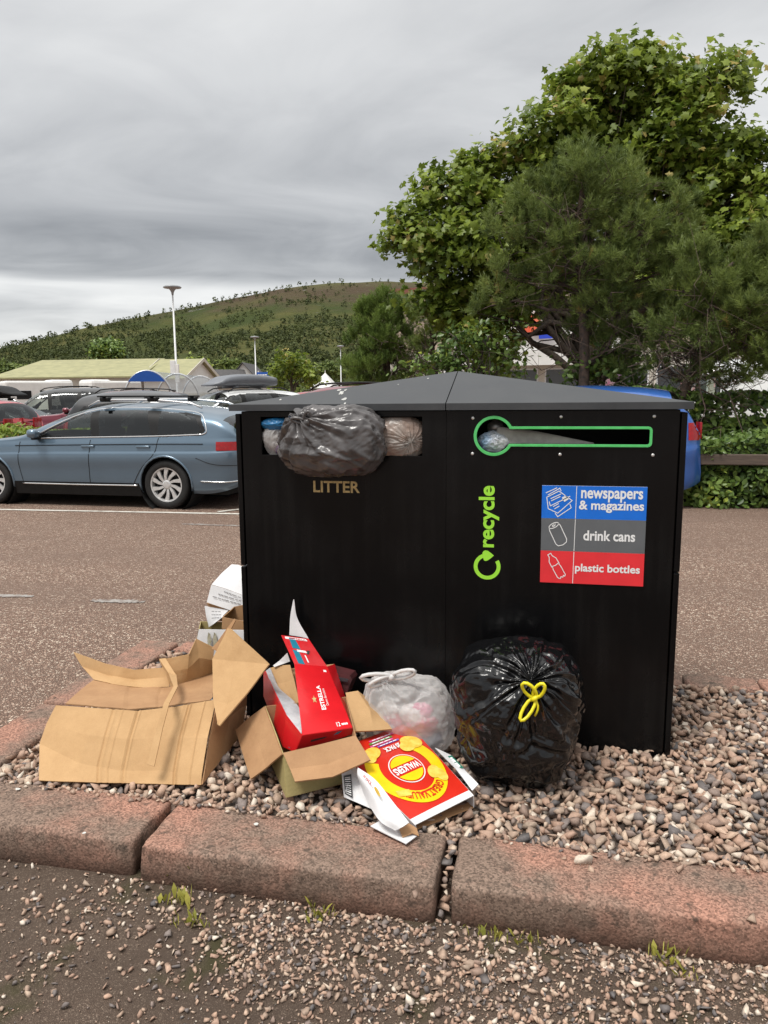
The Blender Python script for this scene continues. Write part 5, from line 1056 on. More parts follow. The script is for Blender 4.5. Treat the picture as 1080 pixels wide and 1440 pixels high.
def make_car(name, label, cat, p, colour, loc, rz, cell=.03, group=None):
    """local frame: +x forward, y across, z up; the body is lofted from the side profile"""
    t = thing(name, label, cat, loc, rz, group)
    top, W0 = p['top'], p['W'] / 2; xa, xb = top[0][0], top[-1][0]; belt = p['belt']; cl0 = p.get('clear', .20); wb = p['wb'] / 2; R = p['R']; ax = p.get('axle', 0)
    zt = lambda x: pip(x, top)
    zs_ = lambda x: np.minimum(pip(x, belt), zt(x) - .05)
    zb_ = lambda x: cl0 + .10 * np.clip((x - (xb - .45)) / .45, 0, 1) ** 2 + .14 * np.clip(((xa + .6) - x) / .6, 0, 1) ** 2
    rnd = p.get('round', (.55, .45))
    def Wx(x):
        f_ = np.clip((x - (xb - rnd[0])) / rnd[0], 0, 1); g_ = np.clip(((xa + rnd[1]) - x) / rnd[1], 0, 1)
        return W0 * (1 - .30 * f_ ** 3.0) * (1 - .22 * g_ ** 3.0)
    tum = p.get('tum', .34)
    prof = ((0, .915), (.07, .955), (.20, .975), (.42, .985), (.62, 1.0), (.735, .995), (.76, .978), (.90, .965), (1, .940))
    def ysurf(x, z):
        zb, zs, zz = zb_(x), zs_(x), zt(x); w_ = Wx(x); v = np.clip((z - zb) / (zs - zb), 0, 1); lo = w_ * pip(v, prof)
        u = np.clip((z - zs) / (zz - zs + 1e-9), 0, 1); cab = np.clip((zz - zs - .06) / .35, 0, 1); pw = 2.4 + 4.6 * cab
        hi = (w_ * .940 - tum * cab * np.maximum(z - zs, 0)) * np.maximum(1 - u ** pw, 0) ** .45
        return np.where(z <= zs, lo, hi)
    nx = int((xb - xa) / cell) + 1; xs = np.linspace(xa, xb, nx)
    n1 = max(8, int(.75 / cell)); n2 = max(8, int(.55 / cell)); n3 = max(5, int(.6 / cell / 1.6))
    rows_x, rows_z, rows_y = [], [], []
    for j in range(n1): v = j / n1; rows_x.append(xs); rows_z.append(zb_(xs) + v * (zs_(xs) - zb_(xs))); rows_y.append(None)
    ue = .80
    for j in range(n2 + 1): u = ue * j / n2; rows_x.append(xs); rows_z.append(zs_(xs) + u * (zt(xs) - zs_(xs))); rows_y.append(None)
    zs, zz, w_ = zs_(xs), zt(xs), Wx(xs); cab = np.clip((zz - zs - .06) / .35, 0, 1); pw = 2.4 + 4.6 * cab; ye = ysurf(xs, zs + ue * (zz - zs))
    for j in range(1, n3 + 1):
        y = ye * (1 - j / n3); wq = w_ * .940 - tum * cab * (zz - zs) * .95; ce = (1 - ue ** pw) ** .45; frac = y / (ye + 1e-9) * ce
        u = np.maximum(1 - frac ** (1 / .45), 0) ** (1 / pw); rows_x.append(xs); rows_z.append(zs + u * (zz - zs)); rows_y.append(y)
    X = np.array(rows_x); Z = np.array(rows_z); m_ = n1 + n2 + 1
    arches = [(ax + wb, R + .055), (ax - wb, R + .055)]
    wins = p['windows']; dlo = p['dlo']; sx_, sz_ = X[:m_].copy(), Z[:m_].copy()
    ins_hi = sz_ > zs_(sx_) - .03; lowm = ~ins_hi
    for P in [dlo] + [w2[1] for w2 in wins]:
        a, b = snap(sx_, sz_, P, cell * .52); sx_ = np.where(ins_hi, a, sx_); sz_ = np.where(ins_hi, b, sz_)
    for c_, r_ in arches:
        d = np.hypot(sx_ - c_, sz_ - R); k = (np.abs(d - r_) < cell * .55) & (d > 1e-6) & (sz_ < R + r_ + .02); sx_ = np.where(k, c_ + (sx_ - c_) / d * r_, sx_); sz_ = np.where(k, R + (sz_ - R) / d * r_, sz_)
    X[:m_] = sx_; Z[:m_] = np.maximum(sz_, zb_(sx_) * .98); Y = np.array([ysurf(X[j], Z[j]) if rows_y[j] is None else rows_y[j] for j in range(len(X))])
    nr = len(X); Vr = np.stack([X, Y, Z], -1).reshape(-1, 3); Vl = Vr * np.array([1, -1, 1])
    i, j = np.meshgrid(np.arange(nr - 1), np.arange(nx - 1), indexing='ij'); a = (i * nx + j).ravel(); Fq = np.stack([a, a + 1, a + nx + 1, a + nx], 1)
    cen = Vr[Fq].mean(1); side = (i.ravel() < m_ - 1); fx, fy, fz = cen.T
    kind_ = np.zeros(len(Fq), int)                # 0 paint, -1 cut away, 1 trim, 2.. panes
    for c_, r_ in arches: kind_[side & (np.hypot(fx - c_, fz - R) < r_ - .004)] = -1
    kind_[side & in_poly(fx, fz, dlo) & (fz > zs_(fx) - .03)] = 1
    for q, (nm, P, dark) in enumerate(wins): kind_[side & in_poly(fx, fz, P) & (fz > zs_(fx) - .03)] = 2 + q
    ws0, ws1 = p['screen']; rs0, rs1 = p['rear']
    slope_w = (fx > ws0) & (fx < ws1) & (fz > zs_(fx) + .04) & ~side; kind_[slope_w] = 100
    sw_ = side & (fx > ws0 + .06) & (fx < ws1 - .02) & (kind_ == 0) & (fz > zs_(fx) + (zt(fx) - zs_(fx)) * .45) & (fy < Wx(fx) * .80); kind_[sw_] = 100
    rear_m = (fx > rs0) & (fx < rs1) & (fz > zs_(fx) + .02) & (~side | (fz > zs_(fx) + (zt(fx) - zs_(fx)) * .55)) & (fy < Wx(fx) * .80) & (kind_ == 0); kind_[rear_m] = 101
    VV = np.vstack([Vr, Vl]); off = len(Vr); Fl = Fq[:, ::-1] + off
    def part(nm, faces, mat, smooth=True, push=0.0):
        faces = np.asarray(faces)
        if not len(faces): return None
        used = np.unique(faces); mp_ = np.zeros(len(VV), int); mp_[used] = np.arange(len(used)); me = np_mesh(nm, VV[used], mp_[faces], smooth)
        return link(nm, me, mat, t, False)
    pb = kind_ == 0; capF = []
    lowz = np.array([zb_(xa), zb_(xb)])
    body = part('body', np.vstack([Fq[pb], Fl[pb]]), colour)
    tr = kind_ == 1
    for FF in (Fq[tr], Fl[tr]):                   # each connected strip of black trim is a part
        par = {}
        def root(a):
            while par.setdefault(a, a) != a: par[a] = par[par[a]]; a = par[a]
            return a
        for f in FF:
            for q in f[1:]: par[root(int(f[0]))] = root(int(q))
        ids = np.array([root(int(f[0])) for f in FF])
        for q in np.unique(ids):
            if (ids == q).sum() > 3: part('window_trim', FF[ids == q], M_dark)
    for q, (nm, P, dark) in enumerate(wins):
        k = kind_ == 2 + q
        for FF in (Fq, Fl): part('side_window', FF[k], M_privacy if dark else M_glass)
    k = kind_ == 100; part('windscreen', np.vstack([Fq[k], Fl[k]]), M_glass); k = kind_ == 101; part('rear_window', np.vstack([Fq[k], Fl[k]]), M_privacy)
    # closed nose and tail
    for e, sgn in ((0, -1), (nx - 1, 1)):
        idx = [q * nx + e for q in range(nr)]; ring = [tuple(VV[q]) for q in idx] + [tuple(VV[q + off]) for q in idx[::-1]]
        mb = MB(); b0 = len(idx)
        Fc = [(q, q + 1, 2 * b0 - 2 - q, 2 * b0 - 1 - q) for q in range(b0 - 1)]; mb.add(ring, Fc); mb.build('nose_panel' if sgn > 0 else 'tail_panel', colour if not p.get('dark_nose') else colour, t, True, False)
    # cladding and sills, arch lips
    M_clad = M_dark if not p.get('painted_sill') else colour
    mb = MB(); sd_x = np.linspace(ax - wb + R + .06, ax + wb - R - .06, 20)
    for s in (1, -1):
        for q in range(len(sd_x) - 1):
            a0, a1 = sd_x[q], sd_x[q + 1]; mb.add([(a0, s * (ysurf(a0, cl0 + .02) + .006), cl0 - .05), (a1, s * (ysurf(a1, cl0 + .02) + .006), cl0 - .05), (a1, s * (ysurf(a1, cl0 + .13) + .006), cl0 + .13), (a0, s * (ysurf(a0, cl0 + .13) + .006), cl0 + .13)], [(0, 1, 2, 3)])
    mb.build('sill', M_dark, t, False, False)
    for c_, r_ in arches:
        for s in (1, -1):
            mb = MB(); pts = []
            for k in range(19):
                an = math.pi * (-.06 + 1.12 * k / 18); x_, z_ = c_ + r_ * math.cos(an), max(R + r_ * math.sin(an), cl0 - .02); pts.append((x_, s * (float(ysurf(np.float64(x_), np.float64(max(z_, zb_(x_) + .01)))) + .001), z_))
            mb.tube(pts, .016, 6); mb.build('arch_lip', colour if not p.get('clad_arch') else M_dark, t, True, False)
            MB().lathe([(r_ + .012, s * (W0 - .02)), (r_ + .012, s * (W0 - .42)), (.02, s * (W0 - .43))], 24, (c_, 0, R), 'Y', False).build('wheel_well', M_under, t, False, False)
    MB().box(xa + .25, xb - .25, -W0 + .16, W0 - .16, cl0 - .02, cl0 + .16, .02).build('underbody', M_under, t, False, False)
    tyre, rim, dark = wheel_meshes(R, p.get('spokes', 10), p.get('swirl', .35))
    for c_, _ in arches:
        for s in (1, -1):
            e = bpy.data.objects.new('wheel', None); C.objects.link(e); e.parent = t; e.location = (c_, s * (W0 - .125), R); e.rotation_euler = (0, random.uniform(0, .6), 0 if s > 0 else math.pi)
            for nm, me in (('tyre', tyre), ('rim', rim), ('brake_disc', dark)): q = bpy.data.objects.new(nm, me); C.objects.link(q); q.parent = e
    # lamps, plates, mirrors, handles
    ys = lambda x, z: float(ysurf(np.float64(x), np.float64(z)))
    def patch(nm, x0, x1, z0, z1, mat, s, proud=.008, n=10, slant=0.0):
        mb = MB(); V = []; F = []
        for q in range(n + 1):
            for w2 in range(5):
                z = z0 + (z1 - z0) * w2 / 4; x = x0 + (x1 - x0) * q / n + slant * (w2 / 4 - .5) * (1 - q / n); x = min(max(x, xa + .001), xb - .001); V.append((x, s * (ys(x, z) + proud), z))
        for q in range(n):
            for w2 in range(4): F.append((q * 5 + w2, q * 5 + 5 + w2, q * 5 + 6 + w2, q * 5 + 1 + w2))
        mb.add(V, F); return mb.build(nm, mat, t, True, False)
    for s in (1, -1):
        zt0, zt1, tl = p['tail']; patch('tail_light', xa, xa + tl, zt0, zt1, M_tail, s, .010, 10, -.10); yw = float(Wx(np.float64(xa))) * .93
        MB().box(xa - .012, xa + .015, min(s * yw * .5, s * yw * .9), max(s * yw * .5, s * yw * .9), zt0, zt1, .004).build('tail_light', M_tail, t, True, False)
        zh0, zh1, hl = p['head']; patch('headlight', xb - hl, xb - .005, zh0, zh1, M_lampw, s, .010); MB().box(xb - .02, xb + .012, min(s * yw * .5, s * yw * .9), max(s * yw * .5, s * yw * .9), zh0, zh1, .004).build('headlight', M_lampw, t, True, False)
        mx_, mz_ = p['mirror']; my = s * (ys(mx_, mz_ - .05) + .11)
        mr = MB().box(-.075, .075, -.10, .10, -.06, .06, .045); mr.v = [(mx_ + v[0] - .25 * v[1] * s, my + v[1], mz_ + v[2] + .06) for v in mr.v]; mo = mr.build('mirror', colour, t, True, False)
        MB().box(mx_ - .02, mx_ + .05, min(my, s * (abs(my) - .14)), max(my, s * (abs(my) - .14)), mz_ - .03, mz_ + .025, .01).build('bracket', M_dark, mo, True, False)
        for hx_ in p['handles']:
            hz_ = p['handle_z']; MB().box(hx_ - .10, hx_ + .10, s * (ys(hx_, hz_) + .012) - .012, s * (ys(hx_, hz_) + .012) + .012, hz_ - .016, hz_ + .016, .008).build('door_handle', colour, t, True, False)
        for ln in p['seams']:
            pts = [(x, s * (ys(x, z) + .0015), z) for x, z in ln]; pts = [tuple(q) for q in cr(pts, 24)]
            pts = [(x, s * (ys(x, z) + .0005), z) for x, y, z in pts]; MB().tube(pts, .005, 4).build('door_seam', M_under, t, False, False)
        for nm, ln, rad, mt in p.get('trim', ()):
            pts = [(x, s * (ys(x, z) + .004), z) for x, z in ln]; pts = cr(pts, 40); pts = [(q[0], s * (ys(q[0], q[2]) + .004), q[2]) for q in pts]; MB().tube(pts, rad, 6).build(nm, mt, t, True, False)
        if p.get('rails'):
            x0, x1 = p['rails']; pts = []
            for q in range(12):
                x = x0 + (x1 - x0) * q / 11; yy = W0 * .62; z = float(zt(np.float64(x))) + .0 + .045 * min(1, 4 * math.sin(math.pi * q / 11)); pts.append((x, s * yy, z))
            MB().tube(pts, .016, 8).build('roof_rail', p.get('rail_mat', M_dark), t, True, False)
    if p.get('bars'):
        for x in p['bars']:
            z = float(zt(np.float64(x))) + .085; mb = MB().box(x - .03, x + .03, -W0 * .80, W0 * .80, z, z + .022, .008)
            br = mb.build('roof_bar', M_dark, t, True, False)
            for s in (1, -1): MB().box(x - .075, x + .075, s * W0 * .62 - .05, s * W0 * .62 + .05, z - .065, z + .005, .02).build('bar_foot', M_dark, br, True, False)
    for x_, m2 in ((xb + .008, M_wht), (xa - .008, M_plate)):
        MB().box(x_ - .006, x_ + .006, -.26, .26, p.get('plate_z', .5) - .055, p.get('plate_z', .5) + .055, .002).build('number_plate', m2, t, False, False)
    # seats and dash seen through the glass
    xf = (ws0 + rs1) / 2
    for sx in p['seats']:
        for s in (1, -1):
            mb = MB().box(sx - .30, sx + .22, s * .38 - .24, s * .38 + .24, .36, .52, .05); mb.obox((sx - .30, s * .38, .80), (.075, 0, .02), (0, .24, 0), (-.07, 0, .28), .06); mb.obox((sx - .40, s * .38, 1.17), (.05, 0, .01), (0, .13, 0), (-.01, 0, .085), .05); mb.build('seat', M_seat, t, True, False)
    MB().box(ws0 - .15, ws0 + .55, -W0 + .2, W0 - .2, .55, min(.92, p['belt'][0][1]), .05).build('dashboard', M_seat, t, True, False)
    MB().box(xa + .3, xb - .9, -W0 + .14, W0 - .14, cl0 + .17, cl0 + .24).build('cabin_floor', M_seat, t, False, False)
    return t
# side profiles; x runs from tail to nose
ESTATE = dict(W=1.83, wb=2.79, R=.333, axle=.06, clear=.215, spokes=10, swirl=.30,
    top=[(-2.43, .60), (-2.42, .84), (-2.36, .99), (-2.26, 1.16), (-2.12, 1.265), (-2.0, 1.310), (-1.5, 1.380), (-.9, 1.422), (-.35, 1.425), (.1, 1.36), (.55, 1.215), (.98, 1.02), (1.08, .995), (1.6, .92), (2.05, .80), (2.24, .70), (2.30, .55)],
    belt=[(-2.45, .965), (-1.5, .955), (0, .935), (1.0, .915), (2.3, .85)],
    dlo=[(-1.86, 1.00), (-1.92, 1.06), (-1.80, 1.255), (-1.40, 1.325), (-.8, 1.355), (-.35, 1.35), (.03, 1.275), (.42, 1.105), (.73, .945), (.0, .955), (-1.2, .975)],
    windows=[('front', [(-.20, .978), (-.12, 1.325), (.02, 1.257), (.40, 1.09), (.64, .968)], False), ('rear', [(-1.12, .998), (-1.00, 1.325), (-.8, 1.332), (-.36, 1.327), (-.25, 1.322), (-.335, .982)], True), ('quarter', [(-1.81, 1.025), (-1.85, 1.075), (-1.74, 1.238), (-1.40, 1.300), (-1.20, 1.315), (-1.22, 1.003)], True)],
    screen=(.02, .98), rear=(-2.37, -2.13), tail=(.80, .915, .34), head=(.62, .76, .45), mirror=(.62, .96), handles=(-.05 - .12, -1.02), handle_z=.842, plate_z=.72, seats=(.15, -.78),
    seams=[[(.93, .90), (.95, .6), (.90, .30)], [(-.20, .93), (-.18, .6), (-.17, .28)], [(-1.24, .96), (-1.18, .75), (-.98, .55), (-.86, .36), (-.84, .28)], [(-.84, .275), (0, .272), (.90, .28)], [(-2.40, .60), (-2.05, .62), (-1.80, .70)]],
    trim=[('chrome_strip', [(-1.89, 1.01), (-1.2, .985), (0, .962), (.75, .945)], .009, M_chrome), ('chrome_strip', [(-1.87, 1.005), (-1.935, 1.06), (-1.81, 1.262), (-1.40, 1.332), (-.8, 1.362), (-.35, 1.357), (.03, 1.285), (.42, 1.115), (.75, .95)], .009, M_chrome), ('chrome_strip', [(-.9, .315), (0, .312), (.92, .315)], .012, M_chrome), ('crease_shade_line', [(-1.9, .885), (-1.2, .880), (0, .862), (1.0, .845)], .006, M_dark), ('chrome_strip', [(-2.40, .40), (-2.2, .385), (-1.85, .39)], .010, M_chrome)],  # the dark line on the flank is the body crease's shade, painted in
    rails=(-1.75, .0), bars=(-.28, -1.02), rail_mat=M_chrome)
HATCH = dict(W=1.75, wb=2.52, R=.305, axle=.08, clear=.20, spokes=8, swirl=.0,
    top=[(-1.93, .55), (-1.92, .88), (-1.86, 1.02), (-1.72, 1.30), (-1.60, 1.425), (-1.2, 1.475), (-.6, 1.50), (-.1, 1.48), (.3, 1.37), (.95, 1.03), (1.05, 1.0), (1.55, .91), (1.88, .76), (1.97, .62), (2.0, .5)],
    belt=[(-1.95, 1.0), (-.8, .97), (.3, .94), (2.0, .86)], dlo=[(-1.50, 1.05), (-1.58, 1.12), (-1.45, 1.34), (-.8, 1.42), (-.3, 1.41), (.15, 1.33), (.55, 1.14), (.85, .96), (0, .965), (-.9, 1.0)],
    windows=[('front', [(-.32, .99), (-.28, 1.385), (.13, 1.31), (.5, 1.13), (.76, .985)], False), ('rear', [(-1.40, 1.04), (-1.50, 1.12), (-1.40, 1.31), (-.8, 1.395), (-.40, 1.39), (-.45, .99)], False)],
    screen=(.2, .95), rear=(-1.87, -1.62), tail=(.82, 1.10, .20), head=(.62, .78, .42), mirror=(.72, .98), handles=(-.25, -1.05), handle_z=.88, seats=(.15, -.65),
    seams=[[(.88, .92), (.9, .6), (.85, .30)], [(-.38, .96), (-.38, .6), (-.37, .30)], [(-1.30, .98), (-1.2, .75), (-.95, .5), (-.93, .3)]])
SUV = dict(W=1.88, wb=2.67, R=.36, axle=.05, clear=.27, spokes=7, swirl=.0, clad_arch=True,
    top=[(-2.27, .65), (-2.26, 1.02), (-2.20, 1.15), (-2.08, 1.48), (-1.98, 1.60), (-1.5, 1.66), (-.8, 1.69), (-.2, 1.67), (.2, 1.57), (.85, 1.18), (.95, 1.14), (1.6, 1.07), (2.1, .95), (2.27, .80), (2.32, .6)],
    belt=[(-2.3, 1.14), (-.8, 1.10), (.3, 1.07), (2.3, 1.0)], dlo=[(-1.90, 1.18), (-1.95, 1.25), (-1.80, 1.50), (-1.2, 1.58), (-.3, 1.58), (.05, 1.52), (.45, 1.30), (.78, 1.09), (0, 1.10), (-1, 1.13)],
    windows=[('front', [(-.25, 1.125), (-.2, 1.555), (.03, 1.495), (.42, 1.285), (.68, 1.115)], False), ('rear', [(-1.15, 1.155), (-1.05, 1.56), (-.33, 1.56), (-.36, 1.13)], True), ('quarter', [(-1.82, 1.19), (-1.87, 1.255), (-1.74, 1.48), (-1.25, 1.55), (-1.28, 1.165)], True)],
    screen=(.12, .86), rear=(-2.21, -1.99), tail=(.95, 1.20, .28), head=(.82, .98, .45), mirror=(.65, 1.14), handles=(-.15, -1.05), handle_z=1.0, plate_z=.7, seats=(.1, -.8),
    seams=[[(.82, 1.05), (.84, .7), (.80, .38)], [(-.3, 1.09), (-.3, .7), (-.29, .38)], [(-1.22, 1.12), (-1.15, .85), (-.9, .6), (-.88, .4)]], rails=(-1.6, .05))
BOXY = dict(SUV); BOXY.update(W=1.92, top=[(-2.30, .65), (-2.30, 1.05), (-2.27, 1.20), (-2.20, 1.70), (-2.12, 1.80), (-1.5, 1.84), (-.8, 1.84), (-.25, 1.80), (.15, 1.70), (.75, 1.22), (.85, 1.17), (1.6, 1.12), (2.2, 1.02), (2.30, .85), (2.33, .6)],
    dlo=[(-2.08, 1.18), (-2.10, 1.25), (-2.02, 1.64), (-1.2, 1.72), (-.3, 1.71), (.05, 1.62), (.40, 1.36), (.70, 1.09), (0, 1.10), (-1, 1.13)],
    windows=[('front', [(-.25, 1.125), (-.2, 1.685), (.03, 1.59), (.37, 1.34), (.60, 1.115)], False), ('rear', [(-1.15, 1.155), (-1.12, 1.69), (-.33, 1.69), (-.36, 1.13)], True), ('quarter', [(-2.0, 1.19), (-2.02, 1.255), (-1.95, 1.62), (-1.25, 1.69), (-1.28, 1.165)], True)], rear=(-2.28, -2.13), screen=(.08, .78))
LOWHATCH = dict(HATCH); LOWHATCH['rails'] = None; LOWHATCH['top'] = [(a, b * 1.09) for a, b in HATCH['top']]
MINI = dict(HATCH); MINI['top'] = [(a * 1.04, b * 1.075) for a, b in HATCH['top']]; MINI['tail'] = (.90, 1.12, .20)
def yaw_pt(px_, D): p_ = PD(px_, D); return (p_.x, p_.y, 0)
# blue estate, side on across the lane
rw = G(237, 716); ewb = ESTATE['wb']
blue = paint('slate_blue_paint', (.120, .180, .240), .5)
ecx = rw.x - (.06 * -1) * 0 - ewb / 2 + .075; ang = R_(180)
make_car('estate_car', 'slate blue estate car parked side on with empty roof bars', 'car', ESTATE, blue, (rw.x + .06 - ewb / 2 * .99, 9.24 + .915, 0), R_(180 - 1.5), .016)
make_car('hatchback', 'bright red hatchback at the left edge behind the estate car', 'car', HATCH, paint('red_paint', (.56, .016, .028), .0), (-12.62, 13.75, 0), R_(180), .03)
dk = make_car('saloon_car', 'dark grey car carrying a black roof box behind the red hatchback', 'car', ESTATE, paint('charcoal_paint', (.028, .032, .036), .4), (-14.95, 18.6, 0), R_(2), .035)
def roof_box(parent_car, x0, x1, y0, y1, z, h, mat, label):
    """a slim wedge-nosed box strapped on the roof: a thing of its own"""
    V = []; F = []; n = 16; k = 10
    for i in range(n + 1):
        u = i / n; x = x0 + (x1 - x0) * u; hh = h * (.55 + .45 * math.sin(math.pi * min(1, u * 1.1 + .05)) ** .5) * (1 if u < .75 else 1 - .75 * ((u - .75) / .25) ** 1.6); wd_ = (y1 - y0) / 2 * (1 - .35 * max(0, (u - .8) / .2) ** 2)
        for q in range(k):
            a = 2 * math.pi * q / k + math.pi / k; c_, s_ = math.cos(a), math.sin(a); V.append((x, (y0 + y1) / 2 + wd_ * math.copysign(abs(c_) ** .45, c_), z + hh / 2 + hh / 2 * math.copysign(abs(s_) ** .45, s_)))
    for i in range(n):
        for q in range(k): F.append((i * k + q, i * k + (q + 1) % k, (i + 1) * k + (q + 1) % k, (i + 1) * k + q))
    F += [tuple(range(k))[::-1], tuple(n * k + q for q in range(k))]
    mw = parent_car.matrix_basis; mb = MB().add([mw @ Vector(v) for v in V], F)
    for fx_ in (x0 + .35, x1 - .65):
        q = MB().box(fx_ - .03, fx_ + .03, y0 + .05, y1 - .05, z - .05, z + .02); mb.add([mw @ Vector(v) for v in q.v], q.f)
    o = mb.build('roof_box', mat, None, True); tag(o, label, 'roof box'); return o
roof_box(dk, -1.5, .55, -.55, .35, 1.56, .34, M_dark, 'glossy black roof box on the dark grey car at left')
make_car('off_roader', 'tall black off-road car facing left behind the dark grey car', 'car', BOXY, paint('black_paint', (.012, .013, .015), .3), yaw_pt(66, 28), R_(180 + 22), .04)
make_car('black_hatchback', 'black car close behind the blue estate, mostly hidden by it', 'car', LOWHATCH, paint('deep_black_paint', (.006, .006, .007), .2), (-7.35, 13.75, 0), R_(2), .03)
make_car('maroon_car', 'maroon car whose roof shows above the black car', 'car', SUV, paint('maroon_paint', (.16, .012, .03), .3), yaw_pt(152, 21.3), R_(186), .04)
wsuv = make_car('white_suv', 'white car with grey roof box facing the lane', 'car', SUV, paint('white_paint', (.72, .73, .73), .0), yaw_pt(309, 19.4), R_(180 + 50), .035)
roof_box(wsuv, -1.4, .35, -.45, .45, 1.76, .30, pm('grey_roof_box', (.17, .18, .20), .4, col2=(.15, .16, .18), scale=8), 'grey roof box strapped on the white car')
make_car('red_people_carrier', 'dark red car just behind the litter bin, only its roof showing', 'car', SUV, paint('dark_red_paint', (.26, .015, .025), .2), yaw_pt(452, 14.6), R_(183), .035)
make_car('far_red_car', 'far red car whose roof peeks over the bin roof', 'car', SUV, paint('scarlet_paint', (.36, .03, .04), .1), yaw_pt(492, 27), R_(10), .05)
make_car('bright_blue_car', 'bright blue hatchback beside the hedge, its tail showing past the bin', 'car', MINI, paint('bright_blue_paint', (.03, .12, .42), .3), (G(985, 700).x - 2.25, 11.0, 0), R_(180 + 2), .03)
VAN = dict(SUV); VAN.update(W=2.0, top=[(-2.6, .6), (-2.6, 1.3), (-2.58, 2.2), (-2.5, 2.36), (-1.5, 2.42), (.4, 2.40), (.8, 2.30), (1.6, 1.45), (1.75, 1.30), (2.3, 1.12), (2.5, .9), (2.55, .6)], belt=[(-2.6, 1.35), (2.5, 1.1)], dlo=[(.45, 1.34), (.45, 1.95), (.95, 1.95), (1.45, 1.38)], windows=[('front', [(.5, 1.38), (.5, 1.9), (.92, 1.9), (1.35, 1.40)], False)], screen=(.85, 1.66), rear=(-2.599, -2.595), tail=(1.0, 1.5, .12), head=(.85, 1.1, .4), mirror=(1.25, 1.35), handles=(.6,), handle_z=1.15, seats=(.6,), seams=[[(.4, 2.1), (.4, 1.2), (.4, .4)], [(1.35, 1.25), (1.35, .9), (1.3, .5)]], rails=None, wb=3.0)
make_car('white_van', 'white van glimpsed through the branches beyond the hedge', 'van', VAN, paint('van_white_paint', (.70, .71, .70), .0), yaw_pt(1035, 23), R_(172), .05)
# ================================================================== BUILDINGS AND STREET FURNITURE FAR OFF
M_cream = pm('cream_render', (.58, .55, .48), .8, col2=(.50, .47, .41), scale=2)
M_white = pm('white_render', (.74, .74, .72), .7, col2=(.66, .66, .64), scale=2)
M_roofy = pm('yellow_green_sheet_roof', (.34, .325, .165), .6, col2=(.25, .245, .125), scale=1.2, stretch=(1, 1, 6))
M_slate = pm('slate_roof', (.085, .08, .08), .7, col2=(.06, .058, .06), scale=3)
M_post = pm('white_post', (.72, .73, .73), .4, col2=(.64, .65, .65), scale=6)
M_pane = glassmat('house_glass', (.10, .11, .12))
def house(name, label, cat, px_, D, rz, L_, Wd, eave, ridge, wall, roofm, wins=3, board_=None, hip=0.0):
    t = thing(name, label, cat, yaw_pt(px_, D), rz); hl, hw = L_ / 2, Wd / 2
    MB().add([(-hl, -hw, 0), (hl, -hw, 0), (hl, hw, 0), (-hl, hw, 0), (-hl, -hw, eave), (hl, -hw, eave), (hl, hw, eave), (-hl, hw, eave), (-hl + hip, 0, ridge - .08), (hl, 0, ridge - .08)], [(0, 1, 5, 4), (2, 3, 7, 6), (1, 2, 6, 9, 5), (3, 0, 4, 8, 7)]).build('wall', wall, t, False, False)
    o_ = .35; sl = (ridge - eave) / hw; r_ = MB()
    for s in (-1, 1): r_.prism([(-hl - o_, s * (hw + o_), eave - sl * o_), (hl + o_, s * (hw + o_), eave - sl * o_), (hl + o_, 0, ridge), (-hl - o_ + hip, 0, ridge)], (0, 0, .12))
    if hip: r_.prism([(-hl - o_, -hw - o_, eave - sl * o_ - .005), (-hl - o_ + hip, 0, ridge - .005), (-hl - o_, hw + o_, eave - sl * o_ - .005)], (0, 0, .1))
    rf = r_.build('roof', roofm, t, False, False)
    if board_:
        for e in (-1, 1):
            for s in (-1, 1): MB().prism([(e * (hl + o_ + .02), s * (hw + o_), eave - sl * o_ - .1), (e * (hl + o_ + .02), s * (hw + o_), eave - sl * o_ + .2), (e * (hl + o_ + .02), 0, ridge + .2), (e * (hl + o_ + .02), 0, ridge - .1)], (e * .06, 0, 0)).build('barge_board', board_, rf, False, False)
    for i in range(wins):
        x = -hl + L_ * (i + .5) / wins; w_ = min(1.2, L_ / wins * .5); z0 = min(1.0, eave * .35); z1 = min(eave - .4, z0 + 1.2)
        for s in (-1, 1):
            wo = MB().box(x - w_ / 2, x + w_ / 2, s * hw - .03, s * hw + .03, z0, z1).build('window', M_post, t, False, False); MB().box(x - w_ / 2 + .08, x + w_ / 2 - .08, s * hw - .045, s * hw + .045, z0 + .08, z1 - .08).build('pane', M_dark, wo, False, False)
    return t
house('long_shed', 'long low building with pale yellow green sheet roof', 'building', 134, 76, R_(6), 13.2, 10, 3.3, 4.9, M_cream, M_roofy, 5, hip=2.0)
house('shed_wing', 'end wing of the low building with cream bargeboards', 'building', 258, 72, R_(6), 3.4, 9.0, 3.1, 4.8, M_white, M_roofy, 2, M_cream)
house('dark_cottage', 'small dark slate roofed cottage behind the trolley shelter', 'building', 306, 105, R_(40), 7, 5, 3.0, 5.0, M_cream, M_slate, 2)
house('white_cottage', 'small white gabled cottage by the second lamp post', 'building', 352, 110, R_(100), 8, 5, 3.2, 6.0, M_white, M_slate, 2)
